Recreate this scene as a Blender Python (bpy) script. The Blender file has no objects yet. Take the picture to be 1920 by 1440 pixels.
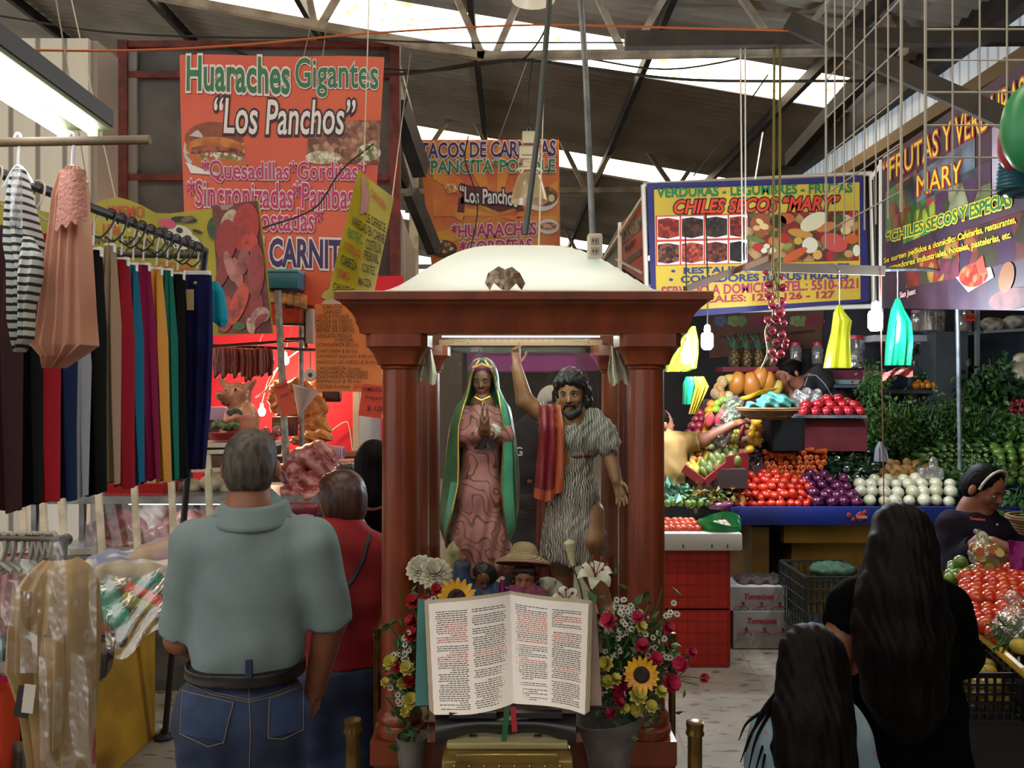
import bpy, bmesh, math, random
import numpy as np
from mathutils import Vector, Matrix, Euler

# ---------------------------------------------------------------- camera, world, sun, daylight, exposure
SC = bpy.context.scene
COL = SC.collection
RND = random.Random(11)
F, CH = 1550.0, 1.8                      # focal length in px of the 1920 frame, eye height
pi = math.pi

def P(px, py, Y):
	"""point at depth Y metres in front of the eye that the photo shows at (px, py)"""
	return Vector(((px - 960) / F * Y, Y, CH - (py - 720) / F * Y))

cam_d = bpy.data.cameras.new('camera')
cam_d.sensor_width = 36; cam_d.lens = F / 1920 * 36; cam_d.clip_start = 0.05
cam = bpy.data.objects.new('camera', cam_d); COL.objects.link(cam)
cam.location = (0, 0, CH); cam.rotation_euler = (pi / 2, 0, 0)
SC.camera = cam
SC.view_settings.view_transform = 'Standard'
SC.view_settings.look = 'None'
SC.view_settings.gamma = 1
SC.view_settings.use_curve_mapping = False
SC.view_settings.exposure = 0.55
SC.cycles.use_denoising = True
SC.cycles.max_bounces = 7
SC.cycles.diffuse_bounces = 3
SC.cycles.transparent_max_bounces = 14
SC.cycles.sample_clamp_indirect = 6
SC.cycles.caustics_reflective = False
SC.cycles.caustics_refractive = False

world = bpy.data.worlds.new('market_sky'); SC.world = world
world.use_nodes = True
bg = world.node_tree.nodes['Background']
bg.inputs[0].default_value = (1.0, 0.975, 0.94, 1)
bg.inputs[1].default_value = 0.9

def area(name, loc, size, power, color=(1, 1, 1), rot=(0, 0, 0), spread=pi):
	l = bpy.data.lights.new(name, 'AREA'); l.shape = 'RECTANGLE'
	l.size, l.size_y = size; l.energy = power; l.color = color; l.spread = spread
	o = bpy.data.objects.new(name, l); COL.objects.link(o)
	o.location = loc; o.rotation_euler = rot
	return o

def point(name, loc, power, color=(1, 1, 1), r=0.04):
	l = bpy.data.lights.new(name, 'POINT'); l.energy = power; l.color = color; l.shadow_soft_size = r
	o = bpy.data.objects.new(name, l); COL.objects.link(o); o.location = loc
	return o

ROOF = lambda x: 5.5 - 0.17 * x           # roof sheets slope down to the right

# ---------------------------------------------------------------- materials
def lin(h):
	if not isinstance(h, str): return tuple(h) + (1,) if len(h) == 3 else h
	h = h.lstrip('#')
	def f(c):
		c = c / 255
		return c / 12.92 if c <= 0.04045 else ((c + 0.055) / 1.055) ** 2.4
	return (f(int(h[0:2], 16)), f(int(h[2:4], 16)), f(int(h[4:6], 16)), 1)

_MATS = {}
def mat(c, rough=0.6, metal=0.0, c2=None, ns=8.0, lo=0.4, hi=0.6, det=3, bump=None, stripes=None, voro=None,
		emit=0.0, trans=0.0, alpha=1.0, ior=None, scale3=None, thin=0.0, spec=None, coat=0.0, spots=None, sheen=0.0):
	key = repr((c, rough, metal, c2, ns, lo, hi, det, bump, stripes, voro, emit, trans, alpha, ior, scale3, thin, spec, coat, spots, sheen))
	if key in _MATS: return _MATS[key]
	m = bpy.data.materials.new('m_' + (c if isinstance(c, str) else 'rgb').strip('#')); m.use_nodes = True
	nt = m.node_tree; N = nt.nodes; L = nt.links
	b = N['Principled BSDF']
	b.inputs['Roughness'].default_value = rough; b.inputs['Metallic'].default_value = metal
	if spec is not None: b.inputs['Specular IOR Level'].default_value = spec
	if coat: b.inputs['Coat Weight'].default_value = coat; b.inputs['Coat Roughness'].default_value = 0.12
	if sheen: b.inputs['Sheen Weight'].default_value = sheen
	if trans: b.inputs['Transmission Weight'].default_value = trans
	if ior: b.inputs['IOR'].default_value = ior
	b.inputs['Alpha'].default_value = alpha
	tc = N.new('ShaderNodeTexCoord'); vec = tc.outputs['Object']
	if scale3:
		mp = N.new('ShaderNodeMapping'); mp.inputs['Scale'].default_value = scale3
		L.new(vec, mp.inputs['Vector']); vec = mp.outputs['Vector']
	col = N.new('ShaderNodeRGB'); col.outputs[0].default_value = lin(c); out = col.outputs[0]
	def mix(fac, a, bcol):
		x = N.new('ShaderNodeMix'); x.data_type = 'RGBA'
		L.new(fac, x.inputs[0]); L.new(a, x.inputs[6])
		if isinstance(bcol, (str, tuple)): x.inputs[7].default_value = lin(bcol)
		else: L.new(bcol, x.inputs[7])
		return x.outputs[2]
	def ramp(src, l, h):
		r = N.new('ShaderNodeMapRange'); r.inputs[1].default_value = l; r.inputs[2].default_value = h
		L.new(src, r.inputs[0]); return r.outputs[0]
	if c2:
		n = N.new('ShaderNodeTexNoise'); n.inputs['Scale'].default_value = ns; n.inputs['Detail'].default_value = det
		L.new(vec, n.inputs['Vector']); out = mix(ramp(n.outputs[0], lo, hi), out, c2)
	if voro:                                     # (colour, scale, lo, hi)
		n = N.new('ShaderNodeTexVoronoi'); n.inputs['Scale'].default_value = voro[1]
		L.new(vec, n.inputs['Vector'])
		out = mix(ramp(n.outputs['Distance'], voro[2], voro[3]), out, voro[0])
	if spots:                                    # (list of colours, scale): coloured cells
		n = N.new('ShaderNodeTexVoronoi'); n.inputs['Scale'].default_value = spots[1]; L.new(vec, n.inputs['Vector'])
		s = N.new('ShaderNodeSeparateColor'); L.new(n.outputs['Color'], s.inputs[0])
		cr = N.new('ShaderNodeValToRGB'); cr.color_ramp.interpolation = 'CONSTANT'
		k = len(spots[0])
		while len(cr.color_ramp.elements) < k: cr.color_ramp.elements.new(0.5)
		for i, cc in enumerate(spots[0]):
			cr.color_ramp.elements[i].position = i / k; cr.color_ramp.elements[i].color = lin(cc)
		L.new(s.outputs[0], cr.inputs[0])
		d = ramp(n.outputs['Distance'], 0.25, 1.5)
		out = mix(d, cr.outputs[0], '#2a1810')
	if stripes:                                  # (colour, scale, axis, lo, hi)
		n = N.new('ShaderNodeTexWave'); n.bands_direction = stripes[2]; n.inputs['Scale'].default_value = stripes[1]
		n.inputs['Distortion'].default_value = stripes[5] if len(stripes) > 5 else 0
		n.inputs['Detail'].default_value = 1
		L.new(vec, n.inputs['Vector']); out = mix(ramp(n.outputs['Fac'], stripes[3], stripes[4]), out, stripes[0])
	L.new(out, b.inputs['Base Color'])
	if emit:
		L.new(out, b.inputs['Emission Color']); b.inputs['Emission Strength'].default_value = emit
	if bump:                                     # (scale, strength[, 'wave', axis])
		if len(bump) > 2:
			n = N.new('ShaderNodeTexWave'); n.bands_direction = bump[3]; o = 'Fac'
		else:
			n = N.new('ShaderNodeTexNoise'); n.inputs['Detail'].default_value = 4; o = 0
		n.inputs['Scale'].default_value = bump[0]; L.new(vec, n.inputs['Vector'])
		bp = N.new('ShaderNodeBump'); bp.inputs['Strength'].default_value = bump[1]; bp.inputs['Distance'].default_value = 0.01
		L.new(n.outputs[o], bp.inputs['Height']); L.new(bp.outputs[0], b.inputs['Normal'])
	if thin:                                     # thin cloth / plastic sheet: part translucent
		tr = N.new('ShaderNodeBsdfTranslucent'); L.new(out, tr.inputs[0])
		ms = N.new('ShaderNodeMixShader'); ms.inputs[0].default_value = thin
		L.new(b.outputs[0], ms.inputs[1]); L.new(tr.outputs[0], ms.inputs[2])
		L.new(ms.outputs[0], N['Material Output'].inputs[0])
	_MATS[key] = m
	return m

def film(tint='#ffffff', clear=0.8, rough=0.15, bump=(25, 0.6), spec=0.6, body=0.25):
	"""clear plastic film or pane: mostly see-through, with gloss"""
	key = ('film', tint, clear, rough, bump, body)
	if key in _MATS: return _MATS[key]
	m = bpy.data.materials.new('m_film'); m.use_nodes = True
	nt = m.node_tree; N = nt.nodes; L = nt.links; b = N['Principled BSDF']
	b.inputs['Base Color'].default_value = lin(tint); b.inputs['Roughness'].default_value = rough
	b.inputs['Specular IOR Level'].default_value = spec
	t = N.new('ShaderNodeBsdfTransparent'); g = N.new('ShaderNodeBsdfGlossy'); g.inputs['Roughness'].default_value = rough
	gm = N.new('ShaderNodeMixShader'); gm.inputs[0].default_value = body; L.new(g.outputs[0], gm.inputs[1]); L.new(b.outputs[0], gm.inputs[2])
	fr = N.new('ShaderNodeFresnel'); fr.inputs[0].default_value = 1.45
	mr = N.new('ShaderNodeMapRange'); mr.inputs[1].default_value = 0.03; mr.inputs[2].default_value = 0.6
	mr.inputs[3].default_value = 1 - clear; mr.inputs[4].default_value = min(1, 1 - clear + 0.22)
	L.new(fr.outputs[0], mr.inputs[0])
	ms = N.new('ShaderNodeMixShader'); L.new(mr.outputs[0], ms.inputs[0]); L.new(t.outputs[0], ms.inputs[1]); L.new(gm.outputs[0], ms.inputs[2])
	L.new(ms.outputs[0], N['Material Output'].inputs[0])
	if bump:
		tc = N.new('ShaderNodeTexCoord'); n = N.new('ShaderNodeTexNoise'); n.inputs['Scale'].default_value = bump[0]
		L.new(tc.outputs['Object'], n.inputs['Vector'])
		bp = N.new('ShaderNodeBump'); bp.inputs['Strength'].default_value = bump[1]; bp.inputs['Distance'].default_value = 0.02
		L.new(n.outputs[0], bp.inputs['Height']); L.new(bp.outputs[0], b.inputs['Normal']); L.new(bp.outputs[0], g.inputs['Normal'])
	_MATS[key] = m
	return m

# ---------------------------------------------------------------- mesh builder
def V(*a): return Vector(a)
def rot(ax=0, ay=0, az=0): return Euler((ax, ay, az)).to_matrix()
def smooth_path(pts, n=6):
	"""Catmull-Rom through pts"""
	pts = [Vector(p) for p in pts]
	if len(pts) < 3: return pts
	q = [pts[0] * 2 - pts[1]] + pts + [pts[-1] * 2 - pts[-2]]; out = []
	for i in range(1, len(q) - 2):
		for k in range(n):
			t = k / n; a, b, c, d = q[i - 1], q[i], q[i + 1], q[i + 2]
			out.append(0.5 * ((2 * b) + (c - a) * t + (2 * a - 5 * b + 4 * c - d) * t * t + (3 * b - a - 3 * c + d) * t ** 3))
	return out + [pts[-1]]

class MB:
	def __init__(s): s.v = []; s.f = []; s.m = []; s.mats = []
	def mi(s, m):
		if m not in s.mats: s.mats.append(m)
		return s.mats.index(m)
	def add(s, vs, fs, m):
		o = len(s.v); k = s.mi(m)
		s.v += [tuple(v) for v in vs]; s.f += [tuple(i + o for i in f) for f in fs]; s.m += [k] * len(fs)
		return s
	def box(s, c, size, m, r=None, bev=0.0):
		c = Vector(c); x, y, z = [k / 2 for k in size]
		if bev:
			bm = bmesh.new(); bmesh.ops.create_cube(bm, size=1)
			for v in bm.verts: v.co = Vector((v.co.x * 2 * x, v.co.y * 2 * y, v.co.z * 2 * z))
			bmesh.ops.bevel(bm, geom=bm.edges[:], offset=min(bev, 0.45 * min(size)), segments=2, affect='EDGES', profile=0.5)
			vs = [v.co.copy() for v in bm.verts]; bm.verts.index_update(); fs = [[v.index for v in f.verts] for f in bm.faces]; bm.free()
		else:
			vs = [V(i, j, k) for i in (-x, x) for j in (-y, y) for k in (-z, z)]
			fs = [(0, 1, 3, 2), (4, 6, 7, 5), (0, 4, 5, 1), (2, 3, 7, 6), (0, 2, 6, 4), (1, 5, 7, 3)]
		if r is not None: vs = [r @ v for v in vs]
		return s.add([c + v for v in vs], fs, m)
	def tube(s, pts, r, m, seg=8, cap=True, flat=1.0):
		pts = [Vector(p) for p in pts]; n = len(pts); vs = []; fs = []
		rr = r if isinstance(r, (list, tuple)) else [r] * n
		up = None
		for i, p in enumerate(pts):
			t = (pts[min(i + 1, n - 1)] - pts[max(i - 1, 0)])
			if t.length < 1e-9: t = V(0, 0, 1)
			t.normalize()
			if up is None:
				up = V(0, 0, 1) if abs(t.z) < 0.9 else V(1, 0, 0)
			a = t.cross(up)
			if a.length < 1e-6: a = t.cross(V(0, 1, 0.3))
			a.normalize(); b = a.cross(t); up = b
			for k in range(seg):
				w = 2 * pi * k / seg
				vs.append(p + a * math.cos(w) * rr[i] + b * math.sin(w) * rr[i] * flat)
		for i in range(n - 1):
			for k in range(seg):
				k2 = (k + 1) % seg
				fs.append((i * seg + k, i * seg + k2, (i + 1) * seg + k2, (i + 1) * seg + k))
		if cap: fs += [tuple(range(seg - 1, -1, -1)), tuple((n - 1) * seg + k for k in range(seg))]
		return s.add(vs, fs, m)
	def bar(s, a, b, w, h, m, up=(0, 0, 1)):
		a = Vector(a); b = Vector(b); t = (b - a).normalized(); u = Vector(up)
		x = t.cross(u)
		if x.length < 1e-5: x = t.cross(V(0, 1, 0))
		x.normalize(); y = x.cross(t)
		vs = [p + x * i * w / 2 + y * j * h / 2 for p in (a, b) for i, j in ((-1, -1), (1, -1), (1, 1), (-1, 1))]
		return s.add(vs, [(3, 2, 1, 0), (4, 5, 6, 7)] + [(i, (i + 1) % 4, 4 + (i + 1) % 4, 4 + i) for i in range(4)], m)
	def lathe(s, prof, c, m, seg=24, r=None, sq=None, cap=True):
		"""prof: (radius, height). sq: power for a squarish section"""
		c = Vector(c); vs = []; fs = []; n = len(prof)
		for (rad, z) in prof:
			for k in range(seg):
				w = 2 * pi * k / seg; x, y = math.cos(w), math.sin(w)
				if sq:
					q = (abs(x) ** sq + abs(y) ** sq) ** (-1 / sq); x *= q; y *= q
				v = V(x * rad, y * rad, z); vs.append(c + (r @ v if r is not None else v))
		for i in range(n - 1):
			for k in range(seg):
				k2 = (k + 1) % seg; fs.append((i * seg + k, i * seg + k2, (i + 1) * seg + k2, (i + 1) * seg + k))
		if cap: fs += [tuple(range(seg - 1, -1, -1)), tuple((n - 1) * seg + k for k in range(seg))]
		return s.add(vs, fs, m)
	def ell(s, c, rad, m, r=None, seg=14, ring=9, fn=None):
		c = Vector(c); vs = []; fs = []
		if not isinstance(rad, (list, tuple, np.ndarray)): rad = (rad,) * 3
		for i in range(ring + 1):
			th = pi * i / ring
			for k in range(seg):
				ph = 2 * pi * k / seg
				d = V(math.sin(th) * math.cos(ph), math.sin(th) * math.sin(ph), math.cos(th))
				if fn: d = fn(d)
				v = V(d.x * rad[0], d.y * rad[1], d.z * rad[2]); vs.append(c + (r @ v if r is not None else v))
		for i in range(ring):
			for k in range(seg):
				k2 = (k + 1) % seg; fs.append((i * seg + k, (i + 1) * seg + k, (i + 1) * seg + k2, i * seg + k2))
		return s.add(vs, fs, m)
	def grid(s, fn, nu, nv, m, thick=0.0, wrapu=False):
		"""fn(u,v) -> point, u,v in 0..1"""
		p = [[Vector(fn(i / nu, j / nv)) for j in range(nv + 1)] for i in range(nu + 1)]
		W = nv + 1; fs = []
		vs = [q for row in p for q in row]
		quads = [(i * W + j, (i + 1) * W + j, (i + 1) * W + j + 1, i * W + j + 1) for i in range(nu) for j in range(nv)]
		fs = list(quads)
		if thick:
			nrm = [Vector((0, 0, 0)) for _ in vs]
			for q in quads:
				n = (vs[q[2]] - vs[q[0]]).cross(vs[q[3]] - vs[q[1]])
				for i in q: nrm[i] += n
			o = len(vs); vs = vs + [v - (n.normalized() if n.length else n) * thick for v, n in zip(vs, nrm)]
			fs += [tuple(o + i for i in reversed(q)) for q in quads]
			rim = [i * W for i in range(nu + 1)] + [nu * W + j for j in range(1, W)] + [i * W + nv for i in range(nu - 1, -1, -1)] + [j for j in range(nv - 1, 0, -1)]
			for a, b in zip(rim, rim[1:] + rim[:1]): fs.append((b, a, o + a, o + b))
		return s.add(vs, fs, m)
	def build(s, name, parent=None, smooth=True, ang=40, label=None, cat=None, group=None, kind=None, origin=None):
		if parent is not None: org = wloc(parent)
		elif origin is not None: org = Vector(origin)
		else:
			a = np.array(s.v); lo = a.min(0); hi = a.max(0); org = V((lo[0] + hi[0]) / 2, (lo[1] + hi[1]) / 2, lo[2])
		me = bpy.data.meshes.new(name)
		me.from_pydata([tuple(Vector(v) - org) for v in s.v], [], s.f)
		for m in s.mats: me.materials.append(m)
		me.polygons.foreach_set('material_index', s.m)
		me.validate()
		if smooth:
			me.polygons.foreach_set('use_smooth', [True] * len(me.polygons))
			me.set_sharp_from_angle(angle=math.radians(ang))
		o = bpy.data.objects.new(name, me); COL.objects.link(o)
		if parent is not None: o.parent = parent
		else: o.location = org
		if label and parent is None: tag(o, label, cat, group)
		elif label: o['label'] = label
		if kind: o['kind'] = kind
		return o

def wloc(o):
	p = Vector(o.location)
	while o.parent: o = o.parent; p += o.location
	return p
def tag(o, label, cat, group=None, kind=None):
	if label: o['label'] = label
	if cat: o['category'] = cat
	if group: o['group'] = group
	if kind: o['kind'] = kind
	return o
from mathutils.bvhtree import BVHTree
_BVH = {}
def hit(o, px, py, lift=0.002):
	"""point on mesh o that the photo shows at (px, py), lifted off its surface"""
	if o.name not in _BVH:
		w = wloc(o); me = o.data
		_BVH[o.name] = BVHTree.FromPolygons([v.co + w for v in me.vertices], [tuple(p.vertices) for p in me.polygons])
	e = V(0, 0, CH); d = (P(px, py, 1) - e).normalized()
	q, n, i, t = _BVH[o.name].ray_cast(e, d)
	if q is None: return None
	if n.dot(d) > 0: n = -n
	return q + n * lift
def drape_line(o, pts, r, m, name, parent, step=6, lift=0.0015, dash=None, **kw):
	"""thin thread lying on o along photo points"""
	b = MB(); run = []; k = 0
	for (x0, y0), (x1, y1) in zip(pts, pts[1:]):
		n = max(1, int(math.hypot(x1 - x0, y1 - y0) / step))
		for i in range(n + 1):
			q = hit(o, x0 + (x1 - x0) * i / n, y0 + (y1 - y0) * i / n, lift)
			if q is None:
				if len(run) > 1: b.tube(run, r, m, 5)
				run = []
			else: run.append(q)
	if len(run) > 1: b.tube(run, r, m, 5)
	if b.v: return b.build(name, parent, **kw)
def drape_text(o, t, tl, tr, h, m, name, parent, bold=.02, lift=.002, shear=0):
	v, f = text_geo(t, bold, shear); lo = v.min(0); hi = v.max(0); q = []
	for x, y in v:
		u = (x - lo[0]) / (hi[0] - lo[0]); w = (hi[1] - y) / (hi[1] - lo[1])
		p = hit(o, tl[0] + (tr[0] - tl[0]) * u, tl[1] + (tr[1] - tl[1]) * u + w * h, lift)
		if p is None: return None
		q.append(p)
	return MB().add(q, f, m).build(name, parent, smooth=False)
def drape_patch(o, quad, m, name, parent, n=10, lift=.002, **kw):
	"""patch lying on o inside 4 photo corners"""
	a, b_, c, d = [Vector((x, y, 0)) for x, y in quad]; b = MB(); W = n + 1; pts = [];
	for i in range(W):
		for j in range(W):
			z = a.lerp(b_, i / n).lerp(d.lerp(c, i / n), j / n); pts.append(hit(o, z.x, z.y, lift))
	fs = [(i * W + j, (i + 1) * W + j, (i + 1) * W + j + 1, i * W + j + 1) for i in range(n) for j in range(n)]
	fs = [f for f in fs if all(pts[k] is not None for k in f)]
	if not fs: return None
	b.add([p if p is not None else V(0, 0, 0) for p in pts], fs, m)
	used = sorted({k for f in b.f for k in f}); mp = {k: i for i, k in enumerate(used)}
	b.v = [b.v[k] for k in used]; b.f = [tuple(mp[k] for k in f) for f in b.f]
	return b.build(name, parent, **kw)
def thing(name, label, cat, loc, group=None):
	o = bpy.data.objects.new(name, None); COL.objects.link(o); o.empty_display_size = 0.05
	o.location = loc
	return tag(o, label, cat, group)
def dup(o, loc, r=(0, 0, 0), sc=1.0, label=None, group=None):
	c = o.copy(); COL.objects.link(c); c.location = loc; c.rotation_euler = r
	c.scale = (sc,) * 3 if not isinstance(sc, (tuple, list)) else sc
	if label: c['label'] = label
	if group: c['group'] = group
	for ch in o.children:
		d = ch.copy(); COL.objects.link(d); d.parent = c
		for g in ch.children:
			e = g.copy(); COL.objects.link(e); e.parent = d
	return c

# ---------------------------------------------------------------- smooth solids from blended primitives
class Solid:
	"""union of capsules, ellipsoids and boxes blended together and meshed as one continuous surface"""
	def __init__(s, k=0.02): s.p = []; s.k = k
	def cap(s, a, b, ra, rb=None, k=None, op='u'):
		a = np.array(a, float); b = np.array(b, float); rb = ra if rb is None else rb
		r = max(ra, rb)
		def f(q):
			ab = b - a; t = np.clip(((q - a) @ ab) / max(ab @ ab, 1e-12), 0, 1)
			return np.linalg.norm(q - a - t[..., None] * ab, axis=-1) - (ra + (rb - ra) * t)
		s.p.append((f, np.minimum(a, b) - r, np.maximum(a, b) + r, s.k if k is None else k, op)); return s
	def chain(s, pts, rs, k=None):
		for i in range(len(pts) - 1): s.cap(pts[i], pts[i + 1], rs[i], rs[i + 1], k)
		return s
	def ell(s, c, r, M=None, k=None, op='u'):
		c = np.array(c, float); r = np.array(r, float); R_ = np.array(M) if M is not None else None
		mx = r.max()
		def f(q):
			d = q - c
			if R_ is not None: d = d @ R_
			k0 = np.linalg.norm(d / r, axis=-1); k1 = np.linalg.norm(d / (r * r), axis=-1)
			return k0 * (k0 - 1) / np.maximum(k1, 1e-9)
		ext = r if R_ is None else np.array([mx] * 3)
		s.p.append((f, c - ext, c + ext, s.k if k is None else k, op)); return s
	def box(s, c, h, M=None, rd=0.01, k=None, op='u'):
		c = np.array(c, float); h = np.array(h, float); R_ = np.array(M) if M is not None else None
		def f(q):
			d = q - c
			if R_ is not None: d = d @ R_
			w = np.abs(d) - h + rd
			return np.linalg.norm(np.maximum(w, 0), axis=-1) + np.minimum(w.max(-1), 0) - rd
		ext = h if R_ is None else np.array([np.linalg.norm(h)] * 3)
		s.p.append((f, c - ext, c + ext, s.k if k is None else k, op)); return s
	def cut(s, pt, nrm, k=0.004):
		"""remove everything on the side the normal points to"""
		pt = np.array(pt, float); n = np.array(nrm, float); n /= np.linalg.norm(n)
		s.p.append((lambda q: (q - pt) @ n, None, None, k, 'i')); return s
	def mesh(s, res, disp=None, iters=1):
		lo = np.min([p[1] for p in s.p if p[4] == 'u'], 0) - 3 * res - s.k; hi = np.max([p[2] for p in s.p if p[4] == 'u'], 0) + 3 * res + s.k
		n = np.ceil((hi - lo) / res).astype(int) + 1
		ax = [lo[i] + res * np.arange(n[i]) for i in range(3)]
		D = np.full(n, 0.5, np.float32)
		for f, a, b, k, op in s.p:
			if a is None: sl = [slice(0, n[i]) for i in range(3)]
			else:
				mg = k + 3 * res
				sl = [slice(max(0, int((a[i] - mg - lo[i]) / res)), min(n[i], int((b[i] + mg - lo[i]) / res) + 2)) for i in range(3)]
			if any(x.stop <= x.start for x in sl): continue
			q = np.stack(np.meshgrid(*[ax[i][sl[i]] for i in range(3)], indexing='ij'), -1)
			d = f(q); o = D[tuple(sl)]
			kk = max(k, 1e-5)
			if op == 'u':
				h = np.maximum(kk - np.abs(d - o), 0) / kk; D[tuple(sl)] = np.minimum(d, o) - h * h * kk * 0.25
			else:
				if op == 's': d = -d
				h = np.maximum(kk - np.abs(d - o), 0) / kk; D[tuple(sl)] = np.maximum(d, o) + h * h * kk * 0.25
		if disp is not None:
			m = np.abs(D) < 0.06
			q = np.stack(np.meshgrid(*ax, indexing='ij'), -1)[m]
			D[m] += disp(q[:, 0], q[:, 1], q[:, 2])
		S = D < 0
		cnt = np.zeros(n - 1, np.int8)
		off = [(i, j, k) for i in (0, 1) for j in (0, 1) for k in (0, 1)]
		sub = lambda A, o: A[o[0]:n[0] - 1 + o[0], o[1]:n[1] - 1 + o[1], o[2]:n[2] - 1 + o[2]]
		for o in off: cnt += sub(S, o)
		mx = (cnt > 0) & (cnt < 8)
		idx = np.full(n - 1, -1, np.int64); ids = np.argwhere(mx); idx[mx] = np.arange(len(ids))
		pos = np.zeros((len(ids), 3)); c = np.zeros(len(ids))
		cv = {o: sub(D, o)[mx].astype(float) for o in off}
		for o in off:
			for a in range(3):
				if o[a]: continue
				o2 = list(o); o2[a] = 1; o2 = tuple(o2); da, db = cv[o], cv[o2]
				x = (da < 0) != (db < 0); t = np.where(x, da / np.where(x, da - db, 1), 0)
				p = np.tile(np.array(o, float), (len(ids), 1)); p[:, a] += t
				pos += p * x[:, None]; c += x
		pos = lo + res * (ids + pos / c[:, None])
		faces = []
		for a in range(3):
			b_, c_ = (a + 1) % 3, (a + 2) % 3
			s0 = [slice(0, n[i]) for i in range(3)]; s1 = [slice(0, n[i]) for i in range(3)]
			s0[a] = slice(0, n[a] - 1); s1[a] = slice(1, n[a])
			for i in (b_, c_): s0[i] = slice(1, n[i] - 1); s1[i] = slice(1, n[i] - 1)
			A = S[tuple(s0)]; B = S[tuple(s1)]; e = np.argwhere(A != B)
			if not len(e): continue
			fl = A[tuple(e.T)]; e = e.copy(); e[:, b_] += 1; e[:, c_] += 1
			def I(db, dc):
				g = e.copy(); g[:, b_] += db; g[:, c_] += dc; return idx[g[:, 0], g[:, 1], g[:, 2]]
			q = np.stack([I(-1, -1), I(0, -1), I(0, 0), I(-1, 0)], 1)
			q[~fl] = q[~fl][:, ::-1]; faces.append(q)
		fc = np.concatenate(faces); fc = fc[(fc >= 0).all(1)]
		for _ in range(iters):                   # light relaxation
			e = np.concatenate([fc[:, [0, 1]], fc[:, [1, 2]], fc[:, [2, 3]], fc[:, [3, 0]]])
			acc = np.zeros_like(pos); w = np.zeros(len(pos))
			np.add.at(acc, e[:, 0], pos[e[:, 1]]); np.add.at(w, e[:, 0], 1)
			np.add.at(acc, e[:, 1], pos[e[:, 0]]); np.add.at(w, e[:, 1], 1)
			pos = pos * 0.5 + 0.5 * acc / np.maximum(w, 1)[:, None]
		return pos, fc
	def build(s, name, m, res, parent=None, disp=None, matfn=None, origin=None, iters=1, **kw):
		pos, fc = s.mesh(res, disp, iters)
		org = np.array(wloc(parent)) if parent is not None else (np.array(origin) if origin is not None else np.array([(pos[:, 0].min() + pos[:, 0].max()) / 2, (pos[:, 1].min() + pos[:, 1].max()) / 2, pos[:, 2].min()]))
		me = bpy.data.meshes.new(name)
		v = (pos - org).astype(np.float32)
		me.vertices.add(len(v)); me.vertices.foreach_set('co', v.ravel())
		me.loops.add(len(fc) * 4); me.loops.foreach_set('vertex_index', fc.ravel().astype(np.int32))
		me.polygons.add(len(fc)); me.polygons.foreach_set('loop_start', np.arange(0, len(fc) * 4, 4, dtype=np.int32))
		me.update(calc_edges=True)
		for mm in (m if isinstance(m, (list, tuple)) else [m]): me.materials.append(mm)
		if matfn is not None:
			me.polygons.foreach_set('material_index', np.asarray(matfn(pos[fc].mean(1))).astype(np.int32))
		me.polygons.foreach_set('use_smooth', [True] * len(fc))
		me.update()
		o = bpy.data.objects.new(name, me); COL.objects.link(o)
		if parent is not None: o.parent = parent
		else: o.location = org
		if kw.get('label'): o['label'] = kw['label']
		for k in ('category', 'group', 'kind'):
			if kw.get(k): o[k] = kw[k]
		return o

# ---------------------------------------------------------------- lettering and flat printed things
_TXT = {}
def text_geo(s, bold=0.0, shear=0.0, space=1.0, font=None):
	key = (s, bold, shear, space)
	if key in _TXT: return _TXT[key]
	cu = bpy.data.curves.new('t', 'FONT'); cu.body = s; cu.offset = bold; cu.shear = shear; cu.space_character = space; cu.resolution_u = 3
	ob = bpy.data.objects.new('t', cu); me = ob.to_mesh()
	v = np.array([x.co[:2] for x in me.vertices]); f = [tuple(p.vertices) for p in me.polygons]
	ob.to_mesh_clear(); bpy.data.objects.remove(ob); bpy.data.curves.remove(cu)
	_TXT[key] = (v, f)
	return v, f

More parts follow.
